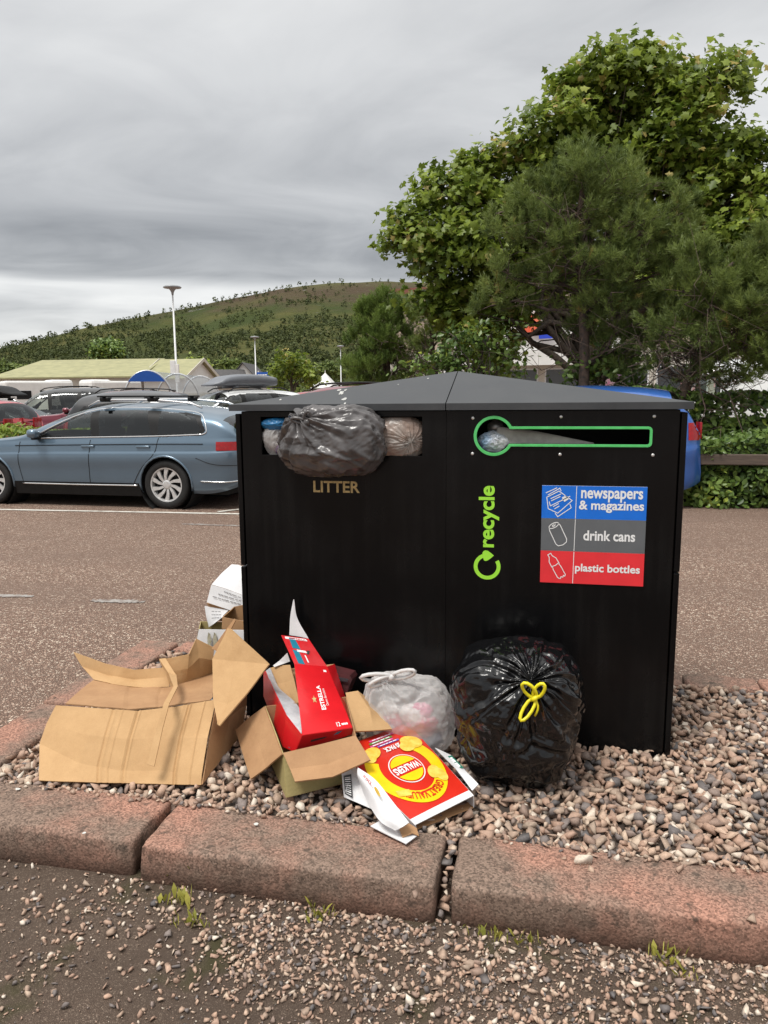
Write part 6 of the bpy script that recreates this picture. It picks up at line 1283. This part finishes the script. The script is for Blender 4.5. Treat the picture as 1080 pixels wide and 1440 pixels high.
# motorhomes
def motorhome(label, px_, D, rz, L_=6.5):
    t = thing('motorhome', label, 'motorhome', yaw_pt(px_, D), rz); m2 = MB()
    m2.box(-L_ / 2, L_ / 2 - 1.2, -1.1, 1.1, .45, 2.75, .15); m2.box(L_ / 2 - 2.2, L_ / 2 - .5, -1.08, 1.08, 1.9, 2.85, .25); m2.box(L_ / 2 - 1.3, L_ / 2, -.95, .95, .45, 1.2, .12); m2.build('body', M_white, t, False, False)
    MB().add([(L_ / 2 - 1.15, -.9, 1.15), (L_ / 2 - .35, -.9, 1.15), (L_ / 2 - .9, -.9, 1.95), (L_ / 2 - 1.15, -.9, 1.95), (L_ / 2 - 1.15, .9, 1.15), (L_ / 2 - .35, .9, 1.15), (L_ / 2 - .9, .9, 1.95), (L_ / 2 - 1.15, .9, 1.95)], [(0, 1, 2, 3), (4, 7, 6, 5), (1, 5, 6, 2)]).build('cab_glass', M_dark, t, False, False)
    for x in (-L_ / 2 + 1.2, 0.2):
        for s in (-1, 1): wo = MB().box(x - .5, x + .5, s * 1.1 - .03, s * 1.1 + .03, 1.45, 2.05, .02).build('window', M_dark, t, False, False)
    for x in (-L_ / 2 + 1.5, L_ / 2 - 1.2):
        for s in (-1, 1): MB().lathe([(.34, -.1), (.36, -.06), (.36, .06), (.34, .1)], 20, (x, s * 1.0, .36), 'Y').build('wheel', M_tyre, t, True, False)
    return t
motorhome('white motorhome in front of the long shed, nearest the left edge', 58, 62, R_(50), 5.2); motorhome('white caravan-like motorhome behind the black off-road car', 152, 62, R_(240), 4.6)
# lamp posts
def lamp(label, px_, top, D, sc=1.0):
    p_ = yaw_pt(px_, D); h = PH(px_, top, D).z; t = thing('lamp_post', label, 'lamp post', p_, 0, 'car park lamp posts')
    MB().tube([(0, 0, 0), (0, 0, 1.2), (0, 0, 1.25), (0, 0, h - .2)], [.10 * sc, .10 * sc, .065 * sc, .042 * sc], 12).build('pole', M_post, t, True, False)
    MB().lathe([(.05, h - .50), (.07, h - .36), (.13, h - .24), (.20, h - .17), (.46, h - .13), (.50, h - .09), (.42, h - .02), (.02, h + .05)], 24).build('lamp_head', pm('lamp_head_grey', (.28, .29, .30), .4, col2=(.24, .25, .26), scale=10), t, True, False)
    return t, h
lt, lh = lamp('tall white lamp post with flat round head nearest the shed', 250, 402, 44)
MB().box(-.26, .04, -.22, -.10, 2.75, 3.5, .02).build('notice_box', M_post, lt, False, False); MB().box(.0, .24, -.20, -.09, 2.3, 3.3, .02).build('notice_box', M_white, lt, False, False)
lamp('white lamp post rising before the hill between shed and bushes', 361, 473, 84, 1.2); lamp('farthest white lamp post beside the small pine', 480, 486, 100, 1.2)
# trolley shelter: three clear arches with a blue arched sign
t = thing('trolley_shelter', 'clear arched trolley shelter with blue arched sign', 'trolley shelter', yaw_pt(208, 25))
M_steel = pm('galvanised_tube', (.62, .63, .64), .35, metal=.6, col2=(.5, .51, .52), scale=12); M_poly = glassmat('polycarbonate', (.86, .89, .90), .6, .12)
a_ = Vector(yaw_pt(172, 25)); b_ = Vector(yaw_pt(245, 25)); cen = (a_ + b_) / 2; across = (b_ - a_) * .5; hv = 2.32; dep = (Vector(yaw_pt(283, 31.5)) - cen); dep.z = 0
def arch(c, k=24): return [c + across * math.cos(math.pi * i / k) + Vector((0, 0, .95 + (hv - .95) * math.sin(math.pi * i / k) ** .8)) for i in range(k + 1)]
for q in (0, .5, 1.0):
    ar = arch(cen + dep * q); pts = [Vector((ar[0].x, ar[0].y, 0))] + ar + [Vector((ar[-1].x, ar[-1].y, 0))]; MB().tube(pts, .035, 8).build('hoop', M_steel, t, True)
for q in (0, .5):
    A, B = arch(cen + dep * q), arch(cen + dep * (q + .5)); V = A + B; n = len(A); MB().add(V, [(i, i + 1, n + i + 1, n + i) for i in range(n - 1)]).build('canopy', M_poly, t, True)
ar = arch(cen + dep * -.012); sgn_ = [p for p in ar if p.z > 1.98]; M_sblue = pm('blue_sign', (.012, .095, .42), .4, col2=(.010, .085, .38), scale=4)
bs2 = MB().prism(sgn_, dep.normalized() * -.02).build('sign', M_sblue, t)
lc = cen + Vector((0, 0, 2.15)) + dep.normalized() * -.05; ux = across.normalized(); V, F = shape2d([circ(0, 0, .12, 24)]); link('sign_disc', np_mesh('sign_disc', [lc + ux * v.x + Vector((0, 0, v.y)) for v in V], F), M_wht, bs2)
V, F = shape2d([circ(0, 0, .085, 24), circ(0, 0, .06, 24)[::-1]]); link('sign_disc', np_mesh('sign_disc', [lc + ux * v.x + Vector((0, 0, v.y)) + dep.normalized() * -.006 for v in V], F), M_sblue, bs2)
# blue information board, pointed marquee top, chimneys
p_ = Vector(yaw_pt(371, 55)); t = thing('information_board', 'small blue information board on posts beside the white car', 'sign', p_)
for dx in (-.35, .35): MB().box(p_.x + dx - .04, p_.x + dx + .04, p_.y - .04, p_.y + .04, 0, 3.3).build('post', M_post, t)
bo = MB().box(p_.x - .45, p_.x + .45, p_.y - .08, p_.y - .04, 2.35, 3.2).build('board', M_sblue, t)
for i in range(4): decal('small_print', dashes(-.36, .36, 0, .07, 4, i), lambda u, v: (p_.x + u, p_.y - .085, 2.5 + i * .16 + v), M_wht, bo)
p_ = Vector(yaw_pt(458, 70)); t = thing('marquee', 'white pointed marquee top in the distance', 'marquee', p_)
MB().add([(p_.x - 1.1, p_.y - 1.1, 2.2), (p_.x + 1.1, p_.y - 1.1, 2.2), (p_.x + 1.1, p_.y + 1.1, 2.2), (p_.x - 1.1, p_.y + 1.1, 2.2), (p_.x, p_.y, 3.6)], [(0, 1, 4), (1, 2, 4), (2, 3, 4), (3, 0, 4), (3, 2, 1, 0)]).build('canopy', M_white, t); MB().tube([(p_.x, p_.y, 3.5), (p_.x, p_.y, 3.8)], .04, 6).build('finial', M_white, t)
for dx in (-1, 1):
    for dy in (-1, 1): MB().tube([(p_.x + dx, p_.y + dy, 0), (p_.x + dx, p_.y + dy, 2.2)], .05, 6).build('leg', M_post, t)
# supermarket behind the trees
p0, p1 = Vector(yaw_pt(545, 52)), Vector(yaw_pt(1500, 52)); t = thing('supermarket', 'long pale supermarket building behind the trees', 'building', p0)
dx = (p1 - p0).normalized(); dn_ = Vector((-dx.y, dx.x, 0)); Ls = (p1 - p0).length
def slab(nm, s0, s1, z0, z1, off, th, mat, par=None): return MB().prism([p0 + dx * s0 - dn_ * off + Vector((0, 0, z0)), p0 + dx * s1 - dn_ * off + Vector((0, 0, z0)), p0 + dx * s1 - dn_ * off + Vector((0, 0, z1)), p0 + dx * s0 - dn_ * off + Vector((0, 0, z1))], dn_ * th).build(nm, mat, par or t)
slab('wall', 0, Ls, 0, 4.4, 0, 12, M_cream)
for i, (z0, z1) in enumerate(((4.4, 5.3), (5.32, 6.3), (6.32, 7.3), (7.32, 8.1))): slab('cladding_band', 0, Ls, z0, z1, .1 + .02 * (i % 2), 12, pm('beige_cladding%d' % (i % 2), ((.50, .40, .32), (.44, .35, .28))[i % 2], .7, col2=(.42, .33, .27), scale=1.5))
slab('roof_edge', 0, Ls, 8.1, 8.45, .25, 12.2, pm('red_brown_coping', (.20, .07, .05), .6))
slab('canopy_band', 5.2, 15.0, 3.25, 4.15, 1.4, .3, M_white); slab('canopy_band', 5.0, 15.2, 4.17, 6.6, 1.2, .4, M_white)
def s_at(px_):
    d = ray(px_, 556); A2 = np.array([[d[0], -dx.x], [d[1], -dx.y]]); k = np.linalg.solve(A2, np.array([p0.x + dn_.x * -1.5, p0.y + dn_.y * -1.5])); return float(k[1]), float(k[0])
def z_at(px_, y): d = ray(px_, y); return CAMH + d[2] * s_at(px_)[1]
slab('sign', s_at(729)[0], s_at(757)[0], z_at(745, 468), z_at(745, 444), 1.5, .1, pm('red_orange_sign', (.72, .08, .03), .4, col2=(.78, .22, .12), scale=1.2)); slab('sign', s_at(756)[0], s_at(776)[0], z_at(765, 477), z_at(765, 467), 1.52, .1, pm('blue_store_sign', (.02, .06, .55), .4))
for i in range(9):
    wo = slab('window', 4 + i * 3.3, 6.9 + i * 3.3, .35, 3.1, .05, .1, M_post); slab('pane', 4.1 + i * 3.3, 6.8 + i * 3.3, .5, 3.0, .08, .05, pm('shop_glass', (.06, .065, .07), .1), wo)
for i, (s, z, c_) in enumerate(((14.3, 2.0, (.62, .12, .32)), (14.6, 2.8, (.35, .08, .45)), (18.6, 1.7, (.60, .20, .25)), (20.4, 2.2, (.65, .3, .3)), (22.5, 2.6, (.20, .35, .30)))): slab('poster', s, s + .8, z - .4, z + .5, .12, .03, pm('poster%d' % i, c_, .5, col2=(.6, .55, .55), scale=3))

# ================================================================== HEDGE, RAIL, SHRUBS, TREES
M_ivy = leafmat('ivy_leaves', (.040, .082, .016), (.185, .275, .060), (.30, .36, .06), .25, .36)
M_syc = leafmat('sycamore_leaves', (.080, .130, .016), (.31, .39, .062), (.48, .39, .14), .42, .42)
M_pine = leafmat('pine_needles', (.075, .112, .030), (.26, .325, .085), (.36, .29, .09), .35, .5)
M_pine2 = leafmat('young_pine_needles', (.085, .14, .028), (.26, .35, .08), None, .35, .5)
M_bush = leafmat('lime_shrub_leaves', (.10, .16, .02), (.32, .40, .06), (.48, .48, .07), .35, .45)
M_far = leafmat('broadleaf_far', (.055, .090, .020), (.18, .23, .05), None, .3, .6)
r = np.random.default_rng(11)
def hedge(name, label, x0, x1, y0, y1, h0, h1, nl, ls, mat, seed, shape=OVAL, bulge_=.25):
    r = np.random.default_rng(seed); t = thing(name, label, 'hedge', ((x0 + x1) / 2, (y0 + y1) / 2, 0)); P = []; N_ = []
    u = r.random((nl, 3)); k = r.random(nl)
    X = x0 + (x1 - x0) * u[:, 0]; hh = h0 + (h1 - h0) * u[:, 0] + .16 * fbm(np.c_[X * 1.1, X * 0, X * 0], seed, 3)
    fr = k < .62; Y = np.where(fr, y0 + .28 * u[:, 1] ** 1.5 + .20 * fbm(np.c_[X * 1.6, u[:, 2] * hh * 1.8, X * 0], seed + 3, 3), y0 + (y1 - y0) * u[:, 1]); Z = np.where(fr, hh * u[:, 2] ** .85, hh - .2 * u[:, 2] ** 2)
    nn = np.where(fr[:, None], np.array([0, -.8, .45]), np.array([0, -.2, 1]))
    tone = np.clip(.45 + .8 * fbm(np.c_[X * 2.2, Z * 2.2, X * 0], seed + 8, 3) + r.normal(0, .22, nl), 0, 1)
    leaf_cloud('foliage', np.c_[X, Y, np.maximum(Z, .03)], nn, r.uniform(.7, 1.3, nl) * ls, mat, t, shape, r, .55, tone)
    MB().box(x0, x1, y0 + .42, y1 - .1, 0, min(h0, h1) * .82, .1).build('shade_core', pm('hedge_shade', (.020, .026, .010), .95, col2=(.012, .014, .007), scale=9), t); return t  # dark box within the leaves: the hedge's inner shade put in as colour
hb = G(965, 715); hedge('hedge', 'dense ivy hedge along the car park edge at right', hb.x - .35, 8.5, 10.45, 11.7, .95, 1.05, 15000, .085, M_ivy, 3)
hedge('hedge_bank', 'taller ivy bank rising behind the wooden rail', hb.x - .9, 9, 11.6, 13.2, 1.55, 1.35, 13000, .10, M_ivy, 5)
t = thing('wooden_rail', 'weathered wooden rail standing in front of the hedge', 'fence', (3, 10.62, 0)); M_wood = pm('weathered_wood', (.115, .085, .065), .85, col2=(.07, .052, .042), scale=9, stretch=(.6, 6, 6), bump=.4, bscale=30)
zr = PY(1020, 646, 10.45).z; MB().box(1.75, 4.3, 10.40, 10.46, zr - .07, zr + .07, .012).build('rail', M_wood, t); MB().box(4.304, 7.0, 10.40, 10.46, zr - .07, zr + .07, .012).build('rail', M_wood, t)
for x in (2.86, 4.3, 5.9): MB().box(x - .05, x + .05, 10.462, 10.55, 0, zr + .06, .012).build('post', M_wood, t)
sb = G(60, 640); hedge('lime_shrub', 'bright lime green shrubs between the estate car and the red hatchback', -15.5, -6.8, 11.35, 12.2, 1.0, .95, 11000, .085, M_bush, 7)

def tree(name, label, px_, D, lobes, per, ls, mat, shape, trunk_h, r0, seed, sub=.3, cat='tree', group=None, bark=None, twigs=4, tilt=.6, base=None, shell=.5, nsub=None):
    r = np.random.default_rng(seed); b = Vector(base) if base else Vector(yaw_pt(px_, D)); t = thing(name, label, cat, b, 0, group)
    tree_wood('trunk', b, b + Vector((r.normal(0, .2), r.normal(0, .2), trunk_h)), lobes, r, r0, bark or M_bark, t, twigs)
    P, N_, A = clump_points(lobes, per, r, sub, shell=shell, nsub=nsub); S = r.uniform(.7, 1.25, len(P)) * ls
    leaf_cloud('crown', P, N_, S, mat, t, shape, r, tilt, A); return t
def lob(px_, py_, rpx, D): p = PH(px_, py_, D); return (tuple(p), rpx / FPX * D)
r = np.random.default_rng(2)
SD = 15.5
sl = [lob(a, b, c, SD + d) for a, b, c, d in ((852, 128, 52, .2), (880, 95, 42, 0), (812, 118, 26, .1), (935, 105, 40, .3), (1000, 122, 38, -.1), (1022, 104, 22, .2), (900, 175, 75, .6), (790, 185, 55, -.2), (748, 212, 46, 0), (965, 205, 70, .2), (1030, 215, 42, 0), (700, 252, 50, .2), (830, 240, 85, .8), (920, 270, 90, .9), (1020, 300, 75, .3), (1062, 250, 24, .2), (1060, 360, 70, .2), (640, 285, 48, -.1), (615, 262, 26, .1), (660, 240, 24, .2), (600, 335, 44, -.2), (572, 312, 26, 0), (560, 340, 22, 0), (640, 370, 60, .2), (690, 330, 62, -.3), (735, 300, 60, .5), (610, 420, 34, 0), (655, 440, 50, .1), (700, 420, 60, .6), (770, 380, 80, 1.2), (880, 380, 90, 1.2), (980, 400, 80, 1.0), (1075, 440, 60, .8), (1130, 300, 90, .5), (1150, 430, 90, .5), (690, 490, 40, .7))]
tree('sycamore', 'tall broad sycamore with maple-like leaves behind the recycling bin', 850, SD, sl, 40, .150, M_syc, MAPLE, 2.6, .17, 5, .32, twigs=5, nsub=48, base=tuple(PD(835, SD + .8)))
# ivy-grown shrub at its foot
il = [lob(a, b, c, 13.6) for a, b, c in ((690, 470, 34), (715, 500, 32), (665, 505, 34), (640, 475, 26), (700, 535, 36), (650, 530, 30), (600, 520, 22), (628, 500, 18))]
tree('ivy_shrub', 'dark glossy leafy shrub above the middle of the bin roof', 680, 13.6, il, 26, .105, M_ivy, OVAL, 1.2, .06, 8, .24, 'shrub')
il = [lob(a, b, c, 12.9) for a, b, c in ((860, 515, 34), (890, 500, 30), (808, 525, 18), (838, 505, 24), (900, 535, 30))]
tree('leafy_shrub', 'green leafy shrub at the foot of the tall pine', 850, 12.9, il, 22, .11, M_ivy, OVAL, 1.0, .05, 9, .24, 'shrub')
def pine(name, label, px_, D, blobs, n, L0, mat, trunk, seed, needles=26, nl=.075, up=.9, dead=0, wdt=.009, base=None, tops=None):
    r = np.random.default_rng(seed); b = Vector(base) if base else Vector(yaw_pt(px_, D)); t = thing(name, label, 'tree', b); mb = MB()
    tp = [np.array(b)] + [np.array(PH(x, y, D)) for x, y in trunk]; pts = cr(tp, 14); mb.tube(pts, [.085 * (1 - .80 * i / 13) + .012 for i in range(14)], 8); P = []; Dv = []; A = []
    tot = sum(c[2] ** 2 for c in blobs)
    for bx_, by_, br, dd in blobs:
        c = np.array(PH(bx_, by_, D + dd)); rad = br / FPX * D; k = int(n * br ** 2 / tot)
        s = pts[min(13, max(2, int(np.argmin([np.linalg.norm(np.array(q) - (c - [0, 0, rad * .9])) for q in pts]))))]
        lp = limb_path(s, c, r, 7, .5); mb.tube(lp, [.030 * (1 - .7 * i / 6) + .004 for i in range(7)], 5, False)
        nc = max(3, k // 13); dc = r.normal(size=(nc, 3)); dc /= np.linalg.norm(dc, axis=1, keepdims=True); cc = c + dc * rad * r.uniform(.45, 1.0, (nc, 1)); wh = r.integers(0, nc, k)
        l = r.normal(size=(k, 3)) * np.array([1, 1, .7]); l /= np.linalg.norm(l, axis=1, keepdims=True); d = dc[wh]; rr_ = np.ones((k, 1)); q = cc[wh] + l * rad * .20 * r.random((k, 1)) ** .5
        for cq in cc: mb.tube(limb_path(lp[r.integers(3, 7)], cq, r, 4, .5), [.010, .008, .006, .004], 4, False)
        ou = d * .45 + l * .55 + np.array([0, -.12, up]); ctone = r.normal(0, .16, nc)[wh]; P.append(q); Dv.append(ou); A.append(np.clip(.45 + ctone + r.normal(0, .15, k), 0, 1))
    for i in range(dead):
        s = pts[r.integers(3, 9)]; d = r.normal(size=3) * [1, .6, .35]; d /= np.linalg.norm(d); e = np.array(s) + d * r.uniform(.5, 1.5); lp = limb_path(s, e, r, 6, .9); mb.tube(lp, [.014, .012, .010, .008, .006, .003], 4, False)
        for q in range(3): e2 = lp[r.integers(2, 6)]; mb.tube([e2, e2 + r.normal(0, .16, 3), e2 + r.normal(0, .28, 3)], [.006, .004, .002], 4, False)
    mb.build('trunk', M_pbark, t, True); P = np.vstack(P); pine_shoots('crown', P, np.vstack(Dv), r.uniform(.7, 1.3, len(P)) * L0, mat, t, r, needles, nl, wdt, np.concatenate(A)); return t
pine('tall_pine', 'tall dark pine standing in front of the sycamore', 820, 12.6, [(800, 235, 30, 0), (838, 225, 34, .1), (850, 260, 44, -.2), (770, 285, 38, 0), (735, 275, 24, 0), (890, 270, 36, .1), (930, 260, 22, .2), (810, 300, 50, -.3), (870, 320, 52, -.2), (925, 320, 44, 0), (960, 300, 24, .2), (725, 325, 40, 0), (700, 300, 20, 0), (760, 350, 48, -.2), (820, 370, 50, -.4), (890, 390, 50, -.2), (945, 380, 42, 0), (715, 385, 36, 0), (775, 415, 36, .2), (850, 430, 44, -.1), (910, 450, 42, 0), (690, 430, 26, .2), (820, 470, 34, .2), (870, 490, 34, 0)], 3700, .17, M_pine, [(822, 500), (818, 400), (815, 300), (830, 215)], 4, 28, .095, .75, 34, .0105)
pine('spreading_pine', 'low spreading olive pine over the hedge at right', 1000, 11.9, [(985, 370, 30, 0), (1010, 400, 42, 0), (960, 410, 34, 0), (1050, 385, 36, .1), (1075, 420, 44, .1), (1000, 450, 50, -.2), (945, 460, 36, 0), (1050, 470, 52, -.1), (1090, 500, 40, 0), (980, 500, 36, .1), (1030, 520, 32, 0), (925, 500, 26, .2), (1110, 400, 40, 0), (1075, 345, 24, .2)], 2100, .17, M_pine, [(960, 560), (985, 500), (1005, 440), (1020, 380)], 6, 28, .095, .6, 50, .0105, base=(PD(945, 11.9).x, PD(945, 11.9).y, 0))
pine('small_pine', 'small bright bushy pine left of the sycamore', 545, 19, [(538, 432, 22, 0), (560, 440, 20, 0), (515, 450, 20, 0), (575, 460, 18, .2), (535, 465, 28, -.2), (505, 485, 20, 0), (565, 490, 26, 0), (530, 500, 30, -.2), (500, 515, 20, 0), (590, 500, 16, .1), (555, 525, 28, 0), (520, 530, 26, 0), (590, 530, 18, 0)], 2600, .24, M_pine2, [(545, 520), (545, 470), (542, 415)], 8, 24, .11, 1.5, 0, .013)
pine('background_pine', 'bare-branched pine between the small pine and the sycamore', 612, 17, [(600, 440, 20, 0), (620, 470, 22, 0), (598, 490, 18, 0), (632, 505, 20, 0)], 500, .2, M_pine, [(612, 530), (608, 490), (606, 445)], 10, 22, .09, .7, 26)
# broadleaf trees further off
for i, (nm, lb, px_, D, ls_, seed) in enumerate((
    ('round_tree', 'light green round tree between the second lamp post and the small pine', 412, 48, ((410, 515, 24), (395, 520, 18), (428, 525, 20), (405, 500, 14), (420, 508, 14), (390, 535, 14), (440, 535, 12)), 31),
    ('dark_tree', 'dark round tree standing at the foot of the hill', 152, 190, ((152, 490, 14), (143, 495, 10), (162, 495, 10)), 32),
    ('green_tree', 'fresh green trees at the far left behind the caravans', 12, 80, ((10, 522, 14), (28, 526, 10), (-5, 528, 16)), 33),
    ('yellow_tree', 'yellowish bushy tree right of the lamp post by the shed', 275, 95, ((270, 512, 12), (285, 515, 10), (262, 518, 8)), 34),
    ('olive_tree', 'olive tree behind the dark cottage', 320, 130, ((322, 514, 9), (333, 518, 9), (344, 519, 7)), 35),
    ('far_tree', 'small tree right of the pointed marquee', 466, 120, ((462, 520, 12), (474, 523, 10), (448, 524, 10)), 36))):
    lo_ = [lob(a, b, c, D + r.normal(0, .01) * D) for a, b, c in ls_]; tree(nm, lb, px_, D, lo_, 16, .011 * D ** .85, (M_syc, M_ivy, M_far, M_bush, M_far, M_far)[i], RHOMB, max(1.0, lo_[0][0][2] - lo_[0][1]), .0022 * D + .03, seed, .0075 * D, twigs=2, group='trees below the hill')
# ground-level scrub along the far edge of the car park
n = 5200; sx_ = r.uniform(-500, 560, n); sD = r.uniform(125, 300, n); az = np.arctan((sx_ - 540) / FPX); th = YAW - az; hgt = 2.2 + 2.6 * np.maximum(0, fbm(np.c_[sx_ / 40, sD / 40, sx_ * 0], 91, 3)) + .012 * (sD - 125)
Pz = r.random(n) * hgt; Ps = np.c_[-np.sin(th) * sD, np.cos(th) * sD, Pz]
sc_ = leaf_cloud('scrub', Ps, np.tile([0, -.3, .6], (n, 1)), r.uniform(.8, 1.6, n) * 1.0, M_far, None, RHOMB, r, .8); tag(sc_, 'green scrub along the foot of the hill beyond the car park', 'scrub', kind='stuff')

# ---- weeds along the near kerb
M_weed = leafmat('weed_leaves', (.17, .18, .025), (.46, .42, .09), None, .3, .5)
for i, (px_, py_, h, nl_, lb) in enumerate(((288, 1243, .10, 7, 'upright green seedling growing against the front kerb face'), (232, 1232, .06, 22, 'yellowing weed at the gap between two kerb stones'), (255, 1270, .055, 40, 'tuft of yellow grass in the grit near the kerb gap'), (272, 1300, .04, 36, 'low mossy weed among the pebbles at left centre'), (440, 1272, .035, 16, 'small round leaved weed under the middle kerb stone'), (690, 1315, .035, 26, 'yellow tuft below the open kerb joint'), (735, 1325, .035, 24, 'pale weed tuft a little right of the open joint'), (935, 1350, .055, 26, 'broad leaved weed at the foot of the right kerb stone'), (965, 1372, .035, 18, 'low weed among stones at the lower right'), (455, 1290, .04, 30, 'dry grass wisps below the middle kerb stone'))):
    r = np.random.default_rng(200 + i); c = G(px_, py_, .008); V = []; F = []; at = []
    for k in range(nl_):
        an = r.random() * 6.28; sp = r.uniform(.1, .9); w_ = r.uniform(.003, .006) * (1.5 if nl_ < 10 or k % 4 == 0 else .32); hh = h * r.uniform(.35, .9); d = Vector((math.cos(an), math.sin(an), 0)); q = Vector((-d.y, d.x, 0)) * w_; o_ = Vector((r.normal(0, .026), r.normal(0, .012), 0)); b = len(V)
        V += [c + o_ - q * .3, c + o_ + q * .3, c + o_ + d * hh * sp * .5 + q + Vector((0, 0, hh * .6)), c + o_ + d * hh * sp * .5 - q + Vector((0, 0, hh * .6)), c + o_ + d * hh * sp + Vector((0, 0, hh))]; F += [(b, b + 1, b + 2, b + 3), (b + 3, b + 2, b + 4)]; at += [r.random()] * 2
    t = thing('weed', lb, 'weed', c, 0, 'weeds along the near kerb'); link('leaves', np_mesh('leaves', V, F, False, at), M_weed, t)
